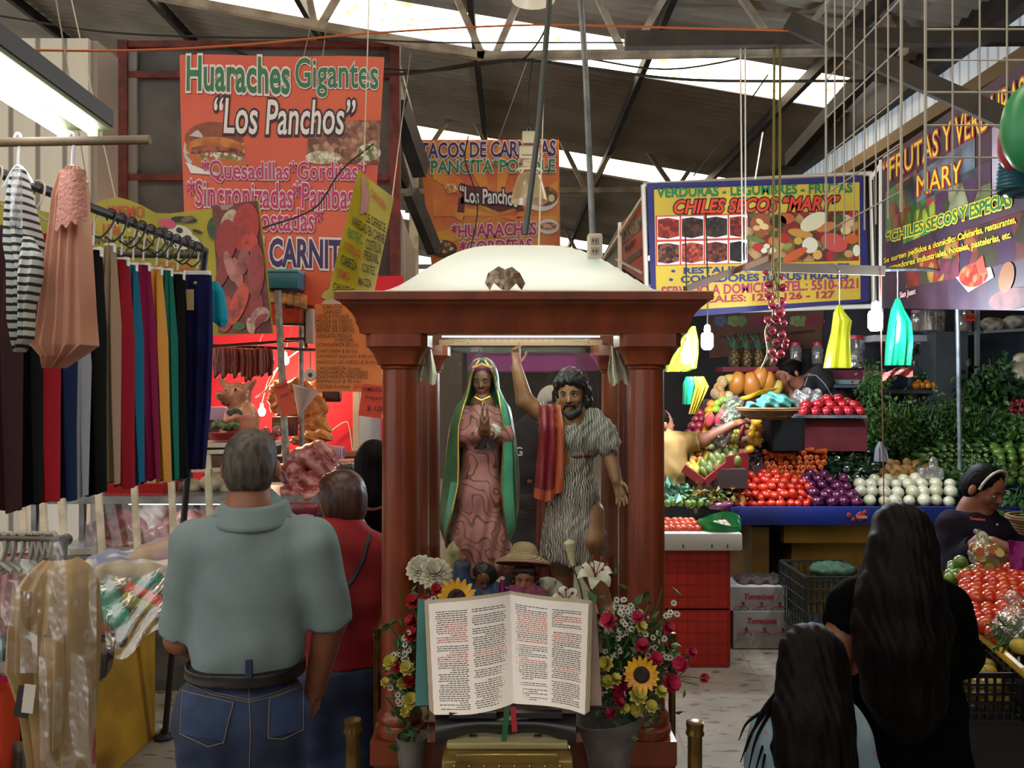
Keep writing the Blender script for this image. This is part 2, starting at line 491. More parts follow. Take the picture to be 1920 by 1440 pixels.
class Sheet:
	"""a hanging sheet through 4 photo corners at given depths; things printed on it are laid on its surface"""
	def __init__(s, corners, wob=0.0, fx=2.0, fy=1.0, ph=0.0):
		s.c = [Vector((a, b, 0)) for a, b, _ in corners]; w = [P(*k) for k in corners]
		s.w = w; s.n = ((w[1] - w[0]).cross(w[3] - w[0])).normalized()
		if s.n.dot(V(0, 0, CH) - w[0]) < 0: s.n = -s.n
		s.wob, s.fx, s.fy, s.ph = wob, fx, fy, ph
		xs = [c.x for c in s.c]; ys = [c.y for c in s.c]; s.bx = (min(xs), max(xs), min(ys), max(ys))
		s.lay = {}; s.lift = 0.003
	def pt(s, px, py, lift=0.0):
		d = P(px, py, 1.0) - V(0, 0, CH); o = V(0, 0, CH)
		t = (s.w[0] - o).dot(s.n) / d.dot(s.n); q = o + d * t
		u = (px - s.bx[0]) / (s.bx[1] - s.bx[0]); v = (py - s.bx[2]) / (s.bx[3] - s.bx[2])
		w = s.wob * (math.sin(s.fx * 2 * pi * u + s.ph + 1.3 * v) * 0.6 + math.sin(s.fy * 2 * pi * v + 2.1 * u) * 0.4) if s.wob else 0
		return q + s.n * (w + (lift + .003 if lift else 0))
	def sheet(s, m, nu=24, nv=20, thick=0.002, top=None):
		b = MB()
		def fn(u, v):
			a = s.c[0].lerp(s.c[1], u); d = s.c[3].lerp(s.c[2], u)
			if top: a = a + Vector((0, top(u), 0))
			q = a.lerp(d, v); return s.pt(q.x, q.y)
		return b.grid(fn, nu, nv, m, thick)
	def layer(s, name):
		if name not in s.lay: s.lay[name] = MB()
		return s.lay[name]
	def text(s, t, tl, tr, h, c, out=None, bold=0.012, obold=0.042, shear=0.0, hr=None, space=1.0, lift=None, name='lettering', oc=None, arc=0.0):
		"""t fills the box with top edge tl-tr and height h px (hr: height at the right end)"""
		hr = h if hr is None else hr; lift = lift or 0.006
		def put(bold_, m, l, grow):
			v, f = text_geo(t, bold_, shear, space)
			v0, _ = text_geo(t, bold, shear, space)
			lo = v0.min(0); hi = v0.max(0); q = []
			for x, y in v:
				u = (x - lo[0]) / (hi[0] - lo[0]); w = (hi[1] - y) / (hi[1] - lo[1])
				px = tl[0] + (tr[0] - tl[0]) * u; py = tl[1] + (tr[1] - tl[1]) * u + w * (h + (hr - h) * u) + arc * math.sin(u * 2 * pi)
				q.append(s.pt(px, py, l))
			s.layer(name).add(q, f, m)
		if out: put(bold + obold, out, lift, 1)
		put(bold, c, lift + 0.0025, 0)
	def ellipse(s, cx, cy, rx, ry, m, lift=0.003, a=0.0, name='picture', n=20):
		q = []
		for k in range(n):
			w = 2 * pi * k / n; x, y = rx * math.cos(w), ry * math.sin(w)
			q.append(s.pt(cx + x * math.cos(a) - y * math.sin(a), cy + x * math.sin(a) + y * math.cos(a), lift))
		q.append(s.pt(cx, cy, lift))
		s.layer(name).add(q, [(i, (i + 1) % n, n) for i in range(n)], m)
	def poly(s, pts, m, lift=0.003, name='picture', sub=0):
		if len(pts) == 4 and sub:
			a, b, c, d = [Vector((x, y, 0)) for x, y in pts]
			q = []; W = sub + 1
			for i in range(W):
				for j in range(W):
					z = a.lerp(b, i / sub).lerp(d.lerp(c, i / sub), j / sub); q.append(s.pt(z.x, z.y, lift))
			s.layer(name).add(q, [(i * W + j, (i + 1) * W + j, (i + 1) * W + j + 1, i * W + j + 1) for i in range(sub) for j in range(sub)], m)
		else: s.layer(name).add([s.pt(x, y, lift) for x, y in pts], [tuple(range(len(pts)))], m)
	def line(s, pts, w, m, lift=0.005, name='picture'):
		q = []
		for i, (x, y) in enumerate(pts):
			a = Vector(pts[max(i - 1, 0)]); b = Vector(pts[min(i + 1, len(pts) - 1)]); t = (b - a).normalized(); n = Vector((-t.y, t.x)) * w / 2
			q += [s.pt(x + n.x, y + n.y, lift), s.pt(x - n.x, y - n.y, lift)]
		s.layer(name).add(q, [(2 * i, 2 * i + 1, 2 * i + 3, 2 * i + 2) for i in range(len(pts) - 1)], m)
	def done(s, name, m, label, cat, group=None, **kw):
		o = s.sheet(m, **kw).build(name, None, label=label, cat=cat, group=group)
		for k, b in s.lay.items():
			b.build(k, o, smooth=False)
		return o
# ================================================================ THE HALL
WOOD = mat('#7d3719', 0.35, c2='#56220f', ns=14, lo=0.35, hi=0.75, scale3=(1, 1, 0.25), bump=(60, 0.08), coat=0.15)
STEEL_DK = mat('#1c1916', 0.7, c2='#2d2721', ns=6)
CREAM = mat('#b5ab95', 0.6, c2='#8d836f', ns=5)
RUST = mat('#6b2a22', 0.65, c2='#4b1d17', ns=9)
GALV = mat('#80868a', 0.45, 0.6, c2='#5f666b', ns=12)
BLACK = mat('#0c0c0d', 0.55)
WHITE = mat('#d8d8d2', 0.5)
WPAINT = mat('#cfcabb', 0.5, c2='#b2ab98', ns=14, lo=0.5, hi=0.8)
BRASS = mat('#8a6a32', 0.3, 0.85, c2='#5e451d', ns=20)
GOLD = mat('#c79b45', 0.25, 0.9)

# floor: worn speckled tiles, joints along and across the aisle
def floor_mat():
	m = mat('#80786b', 0.5, c2='#675f54', ns=2.2, lo=0.4, hi=0.7, det=5, bump=(90, 0.05))
	nt = m.node_tree; N = nt.nodes; L = nt.links; b = N['Principled BSDF']
	src = b.inputs['Base Color'].links[0].from_socket
	tc = N.new('ShaderNodeTexCoord'); mp = N.new('ShaderNodeMapping'); L.new(tc.outputs['Object'], mp.inputs['Vector'])
	mp.inputs['Scale'].default_value = (9, 26, 9)
	n = N.new('ShaderNodeTexNoise'); n.inputs['Scale'].default_value = 1.0; n.inputs['Detail'].default_value = 2; L.new(mp.outputs[0], n.inputs[0])
	r = N.new('ShaderNodeMapRange'); r.inputs[1].default_value = 0.58; r.inputs[2].default_value = 0.66; L.new(n.outputs[0], r.inputs[0])
	x = N.new('ShaderNodeMix'); x.data_type = 'RGBA'; L.new(r.outputs[0], x.inputs[0]); L.new(src, x.inputs[6]); x.inputs[7].default_value = lin('#4e453c')
	br = N.new('ShaderNodeTexBrick'); br.offset = 0; br.inputs['Scale'].default_value = 1; br.inputs['Brick Width'].default_value = 0.6; br.inputs['Row Height'].default_value = 0.6
	br.inputs['Mortar Size'].default_value = 0.006
	mp2 = N.new('ShaderNodeMapping'); mp2.inputs['Rotation'].default_value = (0, 0, 0.06); L.new(tc.outputs['Object'], mp2.inputs[0]); L.new(mp2.outputs[0], br.inputs[0])
	y = N.new('ShaderNodeMix'); y.data_type = 'RGBA'; L.new(br.outputs['Fac'], y.inputs[0]); L.new(x.outputs[2], y.inputs[6]); y.inputs[7].default_value = lin('#6a6256')
	L.new(y.outputs[2], b.inputs['Base Color'])
	return m
MB().box((0, 10, -0.05), (30, 40, 0.1), floor_mat()).build('floor', kind='structure', origin=(0, 0, 0))

# roof sheets with translucent strips; ridges run down the slope
ROOFM = mat('#9a9488', 0.7, c2='#7d776c', ns=1.5, lo=0.35, hi=0.7)
SKYL = mat('#fff2d8', 0.6, c2='#dd9a44', ns=7, lo=0.54, hi=0.66, det=6, emit=5.0)
strips = [(-3.0, -2.0), (2.6, 3.5), (8.40, 9.25), (12.6, 13.55), (19.7, 20.8)]
def roof_piece(b, x0, x1, y0, y1, m, amp=0.022, pitch=0.15):
	n = max(4, int((y1 - y0) / pitch * 4))
	b.grid(lambda u, v: V(x0 + (x1 - x0) * u, y0 + (y1 - y0) * v, ROOF(x0 + (x1 - x0) * u) + amp * math.sin((y0 + (y1 - y0) * v) / pitch * 2 * pi)), 2, n, m)
rb = MB(); prev = -3.5
for y0, y1 in strips:
	roof_piece(rb, -9.5, 3.8, prev, y0, ROOFM); prev = y1
roof_piece(rb, -9.5, 3.8, prev, 27, ROOFM)
rb.build('ceiling', kind='structure', origin=(0, 0, 0))
for k, (y0, y1) in enumerate(strips):
	b = MB(); b.grid(lambda u, v: V(-9.4 + 13 * u, y0 + (y1 - y0) * v, ROOF(-9.4 + 13 * u)), 4, 1, SKYL)
	b.build('window_%d' % (k + 1), kind='structure', origin=(0, y0, ROOF(0)))
# purlins under the sheets, along the hall
b = MB()
for x in (-9, -7.5, -6, -4, -2.2, -0.4, 1.4, 3.0):
	b.box((x, 11, ROOF(x) - 0.09), (0.06, 32, 0.12), STEEL_DK)
b.build('trim_1', kind='structure', origin=(0, 0, 5))
# valley on the right: gutter beam, pale panels, tan beam, dark wall
b = MB().box((3.86, 11, 4.80), (0.16, 32, 0.36), STEEL_DK); b.build('trim_2', kind='structure', origin=(3.86, 0, 4.8))
b = MB().box((3.92, 11, 4.47), (0.03, 32, 0.3), mat('#b9c2c8', 0.4, stripes=('#8d979e', 2.2, 'Y', 0.8, 0.95), emit=0.35)); b.build('window_6', kind='structure', origin=(3.92, 0, 4.47))
b = MB().box((3.86, 11, 4.26), (0.12, 32, 0.12), mat('#8a7352', 0.7)); b.build('trim_3', kind='structure', origin=(3.86, 0, 4.26))
b = MB().box((4.9, 11, 2.5), (0.06, 32, 5), mat('#2e2b2c', 0.8, c2='#3b3735', ns=3)).box((4.4, 11, 5.0), (1.06, 32, .05), STEEL_DK); b.build('wall_right', kind='structure', origin=(4.9, 0, 0))  # second box: ceiling strip added over the gap to block light
MB().box((-4, 26.5, 2.6), (16, 0.1, 5.2), mat('#4a4743', 0.8, c2='#3b3834', ns=1)).build('wall_back', kind='structure', origin=(-4, 26.5, 0))

def truss(Y, chords, webs, m, w, label):
	t = thing('roof_truss', label, 'truss', P(960, 100, Y))
	for nm, lst, ww in (('chord', chords, w), ('web_member', webs, w * 0.8)):
		for a, c in lst:
			MB().bar(P(*a, Y), P(*c, Y), ww, ww, m).build(nm, t, smooth=False)
	return t
truss(7.0, [((240, -18), (908, 106)), ((895, 106), (1700, 94)), ((-900, -290), (2100, 205 - 220))],
	  [((905, 105), (812, -103)), ((930, 100), (1018, -103)), ((1167, 97), (1082, -90)), ((1190, 90), (1290, -80)), ((1460, 97), (1345, -70)), ((1492, 85), (1600, -60)),
	   ((1700, 94), (1600, -55)), ((590, 44), (560, -100)), ((604, 44), (690, -105)), ((330, 0), (300, -140)), ((345, 2), (420, -135))],
	  CREAM, 0.066, 'nearest cream roof truss, its straight chord crossing above the glass shrine')
truss(12.0, [((740, 160), (1480, 286)), ((690, 360), (1500, 354))],
	  [((867, 183), (790, 300)), ((870, 183), (950, 356)), ((1025, 208), (1096, 353)), ((1173, 236), (1108, 353)), ((1183, 238), (1262, 353)), ((1330, 262), (1270, 353)), ((1350, 265), (1420, 353)), ((1025, 208), (950, 356)), ((780, 166), (700, 356))],
	  mat('#a1957c', 0.6, c2='#7d725d', ns=4), 0.075, 'farther cream roof truss seen behind the tacos banner')
truss(18.5, [((760, 395), (1500, 470)), ((700, 500), (1500, 500))], [((1060, 430), (1095, 500)), ((1130, 437), (1096, 500)), ((1130, 437), (1190, 500)), ((1240, 448), (1195, 500))],
	  mat('#84796a', 0.7), 0.09, 'farthest thin roof truss low behind the shrine dome')
# dark steel members on the right
MB().bar(P(1172, 76, 5.2), P(2100, 66, 5.2), 0.07, 0.10, STEEL_DK).build('steel_beam', smooth=False, label='dark steel beam crossing level under the cream truss on the right', cat='beam')
MB().bar(P(1480, 40, 5.0), P(1905, 232, 4.4), 0.07, 0.10, STEEL_DK).build('steel_brace', smooth=False, label='dark slanting steel brace crossing in front of the fruit banner', cat='beam')
MB().bar(P(1672, 85, 6.6), P(1480, 300, 9.0), 0.10, 0.14, STEEL_DK).build('steel_brace', smooth=False, label='dark slanting beam running back along the pale panel strip', cat='beam')

# ---------------------------------------------------------------- stall walls on the left
CORR = mat('#9c9a92', 0.55, c2='#85827a', ns=2, bump=(5.0, 0.8, 'wave', 'X'))
b = MB(); b.box((-4.34, 6.05, 2.17), (2.5, 0.05, 4.3), mat('#c9c6bb', 0.55, stripes=('#76736c', 1.6, 'X', 0.86, 0.97), bump=(1.6, 1.0, 'wave', 'X')))
b.build('wall_left', kind='structure', origin=(-4.34, 6.05, 0))
MB().box((-3.07, 6.23, 2.17), (0.05, .32, 4.3), mat('#8d887f', 0.6)).build('wall_1', kind='structure', origin=(-3.07, 6.23, 0))
b = MB()
GREYW = mat('#5f5f5e', 0.75, c2='#4d4d4d', ns=2.5)
b.box((P(490, 560, 7.3).x, 7.3, 2.4), (2.46, 0.05, 4.8), GREYW)
b.build('wall_2', kind='structure', origin=P(490, 720, 7.3))
b = MB(); f7 = 7.24                                     # rust-red frame on that wall
for px in (233, 741): b.bar(P(px, 78, f7), P(px, 760, f7), 0.085, 0.085, RUST)
for py in (84, 141, 333): b.bar(P(225, py, f7), P(748, py, f7), 0.05, 0.055, RUST)
b.bar(P(248, 95, f7), P(248, 760, f7), 0.09, 0.03, mat('#7b7977', 0.7))
b.build('trim_4', smooth=False, kind='structure', origin=P(490, 720, f7))
# cream light-steel hut beyond it, its slanted roof edge
b = MB(); b.bar(P(738, 95, 7.4), P(782, 255, 11.0), 0.05, 0.05, CREAM); b.bar(P(739, 95, 7.4), P(739, 600, 7.4), 0.03, 0.05, mat('#8d8a84', .6))
b.bar(P(776, 245, 11), P(776, 520, 11), 0.12, 0.05, CREAM)
b.grid(lambda u, v: P(742 + 34 * u, 380 + 95 * u + (200 - 95 * u) * v, 7.5 + 3.4 * u), 6, 2, mat('#a58e82', .6, stripes=('#80695d', 8, 'Y', .6, .9)), 0.02)
b.grid(lambda u, v: P(742 + 34 * u, 130 + 125 * u + 120 * v, 7.5 + 3.4 * u), 4, 2, mat('#73706b', .6), 0.02)
b.build('wall_3', smooth=False, kind='structure')
b = MB(); b.bar(P(748, 200, 8), P(790, 320, 8.6), 0.14, 0.22, STEEL_DK); b.bar(P(770, 360, 8.2), P(815, 470, 8.6), 0.10, 0.16, STEEL_DK)
b.build('speaker_column', smooth=False, label='dark slanted metal housing fixed beside the cream hut edge', cat='housing')
# grey steel edge and panels right of the tacos banner (small striped side stall)
b = MB()
for a, c, w in (((1130, 490), (1205, 372), .03), ((1142, 470), (1142, 540), .03), ((1162, 420), (1162, 545), .035), ((1140, 478), (1205, 512), .02)):
	b.bar(P(*a, 8.6 if a[0] < 1160 else 8), P(*c, 8.6 if c[0] < 1160 else 7), w, w, WPAINT)
b.grid(lambda u, v: P(1132 + 32 * u, 480 - 60 * u + 90 * v, 8.6 - .6 * u), 3, 2, mat('#7c7c76', .6), 0.01)
b.build('wall_4', smooth=False, kind='structure')

# ---------------------------------------------------------------- cables, ropes, conduits
def wire(name, pts, r, m, label, cat='cable', n=6, group=None):
	return MB().tube(smooth_path([P(*p) for p in pts], n), r, m, 6).build(name, label=label, cat=cat, group=group)
ORW = mat('#a8521c', .6); CAB = mat('#17150f', .7); ROPE = mat('#b9b0a0', .8); YROPE = mat('#8d8030', .8, stripes=('#3d3a1c', 40, 'Z', .4, .6))
wire('overhead_wire', [(-40, 92, 4), (230, 95, 4.2), (460, 84, 4.5), (700, 62, 4.8), (1000, 47, 5), (1300, 53, 5), (1480, 57, 5)], .006, ORW, 'long orange wire strung across the hall above the banners')
wire('overhead_cable', [(420, 88, 7.2), (560, 136, 7.1), (740, 140, 7), (905, 117, 6.95), (1000, 114, 6.95), (1110, 128, 6.9), (1300, 150, 6.8), (1625, 152, 6.7)], .012, CAB, 'thick black cable sagging past the top of the orange banner')
wire('overhead_cable', [(640, 124, 7.2), (800, 133, 7.1), (900, 122, 7.05), (1060, 106, 7.04), (1250, 130, 7.05), (1440, 100, 7.04)], .008, CAB, 'thin black cable knotted along the truss chord')
wire('overhead_cable', [(0, 30, 5), (200, 60, 5), (420, 70, 5), (620, 72, 5.5), (840, 80, 6), (1160, 80, 6.5), (1280, 86, 6.5)], .006, CAB, 'thin black cable running level just above the truss chord')
wire('overhead_cable', [(700, 270, 5.5), (640, 320, 5.3), (590, 390, 5.2), (500, 425, 5), (430, 445, 5)], .006, CAB, 'black cable slanting down across the orange banner lettering')
wire('overhead_cable', [(1030, 0, 6), (1020, 60, 6.2), (985, 108, 6.94), (960, 116, 6.94)], .008, CAB, 'black cable dropping from the roof to the truss knot')
wire('overhead_cable', [(878, 255, 7), (872, 300, 7), (890, 355, 7), (895, 400, 7), (880, 478, 7)], .006, CAB, 'wavy black cable hanging in front of the tacos banner')
wire('overhead_cable', [(1300, 330, 6.4), (1370, 240, 6.3), (1440, 140, 6.3)], .006, CAB, 'thin black cable rising from the chillies banner to the beam')
wire('lamp_flex', [(992, 250, 6.6), (990, 180, 6.8), (1000, 104, 7.0)], .006, CAB, 'dark flex holding up the bell-shaped hall lamp')
for i, (a, c, Y, Y2, lb) in enumerate([((60, -260), (172, 390), 3.6, 4.6, 'pale cord dropping behind the clothes rail to the yellow cloth'), ((90, -200), (218, 378), 4.6, 4.6, 'pale cord tied to the top eyelet of the yellow cloth'),
		((583, 46), (470, 545), 7.0, 5.5, 'pale cord crossing the orange banner from the truss'), ((612, 50), (590, 230), 7.0, 5.55, 'short pale cord hanging from the truss foot'), ((700, -250), (682, 322), 4.4, 4.4, 'pale cord above the yellow price bag'),
		((992, 104), (935, 262), 7.0, 9.0, 'white cord slanting to the tacos banner top'), ((1022, 104), (1010, 468), 7.0, 2.8, 'white cord beside the dark pole by the bell lamp'), ((770, 100), (735, 374), 7.4, 4.45, 'pale cord holding the corner of the yellow price bag')]):
	MB().tube([P(*a, Y), P(*c, Y2)], .0035, ROPE, 5).build('cord', label=lb, cat='cord')
for i, (x0, x1, y1, lb) in enumerate([(1452, 1449, 545, 'yellow and black rope hanging beside the onion string, left one'), (1463, 1461, 560, 'yellow and black rope hanging beside the onion string, right one')]):
	MB().tube([P(x0, 74, 5.2), P(x1, y1, 5.3)], .008, YROPE, 6).build('rope', label=lb, cat='rope')
for i, (x0, y0, x1, y1, lb) in enumerate([(1388, 170, 1392, 498, 'white cord hanging before the chilli pictures, left of a pair'), (1397, 165, 1398, 500, 'white cord hanging before the chilli pictures, right of a pair'), (1430, 248, 1416, 335, 'white cord with a hook over the chillies banner')]):
	MB().tube([P(x0, 74 if y0 < 200 else y0, 5.2), P(x1, y1, 5.6)], .005, mat('#d5cfc2', .7), 5).build('cord', label=lb, cat='cord')
MB().tube([P(1650, 507, 5.2), P(1658, 980, 5.2)], .004, mat('#6b3a26', .8), 5).build('string', label='thin brown string hanging in front of the white onions', cat='string')

# conduits dropping onto the shrine
t = thing('conduit', 'grey pipe dropping from the roof to the socket box on the shrine dome', 'pipe', P(1112, 450, 2.55))
MB().tube([P(1085, -60, 2.75), P(1098, 130, 2.7), P(1111, 440, 2.55)], .010, GALV, 10).build('pipe', t)
b = MB(); b.box(P(1115, 462, 2.55), (.045, .04, .075), mat('#c9c2ad', .45), bev=.006); sb = b.build('socket_box', t)
b = MB()
for dx, dz in ((0, .018), (0, -.014)):
	b.box(P(1115, 462, 2.528) + V(dx, 0, dz), (.026, .006, .022), mat('#a49c86', .5), bev=.003)
	for k in (-1, 1): b.box(P(1115, 462, 2.5243) + V(dx + k * .005, 0, dz), (.003, .004, .009), BLACK)
b.build('socket_face', sb)
MB().tube([P(1035, -60, 3.1), P(1012, 220, 3.05), P(985, 440, 3.0)], .0115, mat('#4c5252', .4, .5), 10).build('conduit', label='dark grey pipe slanting from the roof to the top of the shrine dome', cat='pipe')

# bell-shaped hall lamp in front of the tacos banner
t = thing('pendant_lamp', 'large bell-shaped hall lamp with cream ballast hanging before the tacos banner', 'lamp', P(990, 250, 6.6))
c = P(992, 284, 6.6); LC = mat('#c9bfa2', .5)
b = MB(); b.box(c + V(0, 0, .10), (.11, .11, .10), LC, bev=.012); b.box(c + V(0, 0, -.02), (.16, .14, .10), LC, bev=.012); b.box(c + V(0, 0, -.11), (.10, .10, .08), LC, bev=.01); b.build('ballast_box', t)
b = MB(); b.tube([c + V(.013 * math.cos(w * pi / 6), 0, .175 + .02 * math.sin(w * pi / 6)) for w in range(13)], .005, GALV, 6); b.build('hook', t)
b = MB()
for k in range(6): b.box(c + V(-.05 + k * .02, -.071, -.05), (.008, .01, .008), BLACK)
b.build('vent_slots', t)
b = MB(); b.tube([c + V(.10 * math.cos(w * pi / 8), .10 * math.sin(w * pi / 8), -.155) for w in range(17)], .012, LC, 6); b.build('clamp_ring', t)
b = MB(); b.lathe([(.05, -.15), (.075, -.17), (.10, -.22), (.125, -.30), (.15, -.40), (.145, -.40), (.12, -.30), (.095, -.22), (.06, -.175)], c, film('#b8a070', .35, .3, None, body=.8), 28, cap=False); b.build('lamp_shade', t)
# rim of a hall lamp cut by the top of the picture
MB().lathe([(.05, .12), (.11, .05), (.155, 0), (.15, 0), (.1, .05)], P(1000, 0, 5.9), mat('#d8cfb4', .4, emit=.15), 28, cap=False).build('lamp_shade_rim', label='cream rim of a hall lamp at the top of the view', cat='lamp')

# twin-tube strip light top left
t = thing('strip_light', 'twin-tube fluorescent strip light glowing above the hanging clothes', 'lamp', P(60, 170, 2.0))
A0, A1 = P(-160, 52, 1.75), P(150, 252, 2.55)
dr = (A1 - A0).normalized()
side = dr.cross(V(0, 0, 1)).normalized(); dn = side.cross(dr).normalized(); dn = dn if dn.z < 0 else -dn
b = MB(); b.bar(A0 - dn * .05, A1 - dn * .05, .20, .05, mat('#3c4046', .6), up=dn); b.build('housing', t)
b = MB(); b.bar(A0 - dn * .018, A1 - dn * .018, .19, .012, mat('#6f7550', .5), up=dn); b.build('reflector', t)
for k in (-1, 1):
	b = MB(); b.tube([A0 + side * k * .045, A1 + side * k * .05 - dr * .03], .012, mat('#f4f6ff', .3, emit=16.0), 10); b.build('tube', t)
b = MB()
for k in (-1, 1): b.box(A1 + side * k * .045, (.03, .03, .04), mat('#c9cfa8', .5))
b.build('end_cap', t)

# white wire grid panels hanging top right
def grid_panel(name, a0, a1, ztop, zbot, nv, zs, m, label):
	b = MB(); r = .0027
	for k in range(nv):
		u = k / (nv - 1); p = Vector(a0).lerp(Vector(a1), u); b.tube([V(p.x, p.y, zbot), V(p.x, p.y, ztop)], r * (1.6 if k in (0, nv - 1) else 1), m, 5)
	for z in zs: b.tube([V(a0[0], a0[1], z), V(a1[0], a1[1], z)], r, m, 5)
	return b.build(name, label=label, cat='grid')
GW = mat('#b9b4a6', .5)
g0 = P(1690, 357, 2.4); g1 = P(1549, 300, 3.05)
grid_panel('wire_grid', (g0.x, g0.y), (g1.x, g1.y), 3.4, 2.30, 8, [2.36, 2.5, 2.64, 2.78, 2.92, 3.06, 3.2], GW, 'pale wire grid panel hung edge-on beside the fruit banner')
g2 = P(1990, 357, 2.4)
grid_panel('wire_grid', (g0.x + .07, 2.4), (g2.x, 2.4), 3.4, 2.36, 6, [2.362, 2.457, 2.551, 2.647, 2.74, 2.83], GW, 'pale wire grid panel facing the aisle before the fruit banner')
# moulded plastic goods hanging at the right edge
t = thing('plastic_goods', 'bundle of green, red and teal plastic wares hanging at the right edge', 'plastic wares', P(1925, 360, 2.2))
b = MB(); b.ell(P(1935, 240, 2.15), (.075, .07, .12), mat('#2f8f57', .35)); b.build('green_bowl', t, label='green plastic bowl')
b = MB(); b.ell(P(1912, 255, 2.22), (.052, .05, .10), mat('#a83a44', .35), rot(0, .2, 0)); b.build('red_bowl', t, label='red plastic bowl')
b = MB(); b.lathe([(.02, -.075), (.05, -.07), (.056, -.02), (.06, .03), (.062, .05)], P(1915, 315, 2.25), mat('#1d5f74', .4, bump=(30, .6, 'wave', 'Z')), 18, r=rot(0, .25, 0)); b.build('teal_basket', t, label='ribbed teal plastic basket')

# things seen far down the aisle, under the roof
MB().box((-1.2, 16, 1.2), (.5, .5, 2.4), mat('#554f47', .8)).build('column_1', kind='structure', origin=(-1.2, 16, 0))
# the stall across the aisle behind the viewer, which the shrine glass mirrors
t = thing('shop_front', 'pink-signed shop front across the aisle, mirrored in the shrine glass', 'shop front', (0, -7, 0))
MB().box((0, -7.2, 1.9), (9, .1, 3.8), mat('#1c1b1d', .8)).build('wall', t)
MB().box((.3, -7.02, 2.12), (1.9, .06, .26), mat('#c25a9c', .5, emit=1.6)).build('awning', t)  # glow added to awning, lettering and fascia in place of daylight
v, f = text_geo('rez', .03); MB().add([V(-.43 - x * .13, -7.0, 2.27 + y * .13) for x, y in v], f, mat('#d9d4da', .5, emit=1.5)).build('lettering', t, smooth=False)
MB().box((.05, -7.02, 2.46), (1.1, .06, .10), mat('#c96aa8', .5, stripes=('#5a2a4a', 3.2, 'X', .8, .9), emit=1.6)).build('striped_fascia', t)
# ================================================================ BANNERS AND HAND-LETTERED SIGNS
INK = lambda h, r=.5: mat(h, r)
WH = INK('#d9d5d8'); DK = INK('#1d1626')
def meat_pic(h='#8a2f28', h2='#5b1d1c'): return mat(h, .5, c2=h2, ns=22, lo=.42, hi=.6, det=5)

# --- big orange banner
s = Sheet([(337, 103, 5.6), (721, 108, 5.6), (690, 610, 5.6), (352, 610, 5.6)], .018, 1.5, 1.2)
M_OR = mat('#c24a38', .38, c2='#cc5a38', ns=1.6, lo=.35, hi=.65)
OUT = INK('#d6cdd2')
s.text('Huaraches', (352, 106), (544, 108), 67, INK('#1f6b45'), OUT, .02, .05, hr=70)
s.text('Gigantes', (554, 109), (710, 112), 74, INK('#1f6b45'), OUT, .012, .032)
s.text('“Los Panchos”', (404, 184), (668, 188), 68, WH, DK, .012, .05, shear=.15, hr=66)
# burger picture
s.ellipse(402, 283, 57, 44, INK('#b9b2b4'), .003); s.ellipse(402, 262, 54, 32, mat('#6e3626', .5, c2='#8e4a2c', ns=9), .004)
s.ellipse(404, 278, 54, 20, mat('#c27a35', .5, c2='#9a5426', ns=9), .005); s.ellipse(408, 290, 50, 14, mat('#a3543c', .5, c2='#4a1f18', ns=26), .006)
s.ellipse(408, 297, 46, 10, mat('#c9c7b8', .5, spots=(['#d8d8cc', '#7d8b4a', '#c9c2a8', '#a8593c'], 50)), .007); s.ellipse(412, 308, 52, 9, mat('#b5642f', .5), .0075)
s.poly([(350, 290), (366, 290), (440, 322), (425, 328), (372, 312)], mat('#b06030', .5), .008); s.poly([(350, 305), (400, 326), (425, 331), (360, 326)], WH, .0085)
s.poly([(580, 228), (713, 226), (711, 308), (574, 306)], mat('#8a5548', .5, spots=(['#8d5a4a', '#a0705c', '#6d3f38', '#b48a72'], 26)), .004, sub=6)
s.ellipse(606, 296, 34, 13, mat('#c9c3ad', .5, spots=(['#d8d4c4', '#a99b7c', '#c7bfa9'], 40)), .006); s.ellipse(692, 286, 22, 16, mat('#b9b49a', .5, spots=(['#c9c3ad', '#6e7d3f', '#d8d4c4'], 40)), .006)
MAG = INK('#b01f63')
s.text('*Quesadillas*Gorditas*', (380, 300), (686, 303), 42, MAG, OUT, .012, .036, lift=.009)
s.text('*Sincronizadas*Pambas', (353, 336), (665, 342), 52, MAG, OUT, .012, .036, lift=.009)
s.text('*Tostadas*', (452, 386), (606, 390), 46, MAG, OUT, .012, .036, lift=.009)
s.text('DE CARNITAS', (448, 444), (684, 452), 54, INK('#33205c'), OUT, .03, .06, hr=56)
s.ellipse(660, 540, 48, 34, mat('#b5938f', .5, c2='#8e4a4a', ns=14), .004, -.5); s.ellipse(640, 560, 40, 12, mat('#b9a9a0', .5), .006, -.4); s.ellipse(622, 552, 18, 9, INK('#a9a95c'), .007, -.3)
s.poly([(500, 540), (560, 520), (640, 590), (600, 606), (500, 600)], mat('#d8482e', .4, c2='#b8301f', ns=8), .003)
s.done('banner', M_OR, 'big orange banner for giant huaraches hung on the grey wall', 'banner')

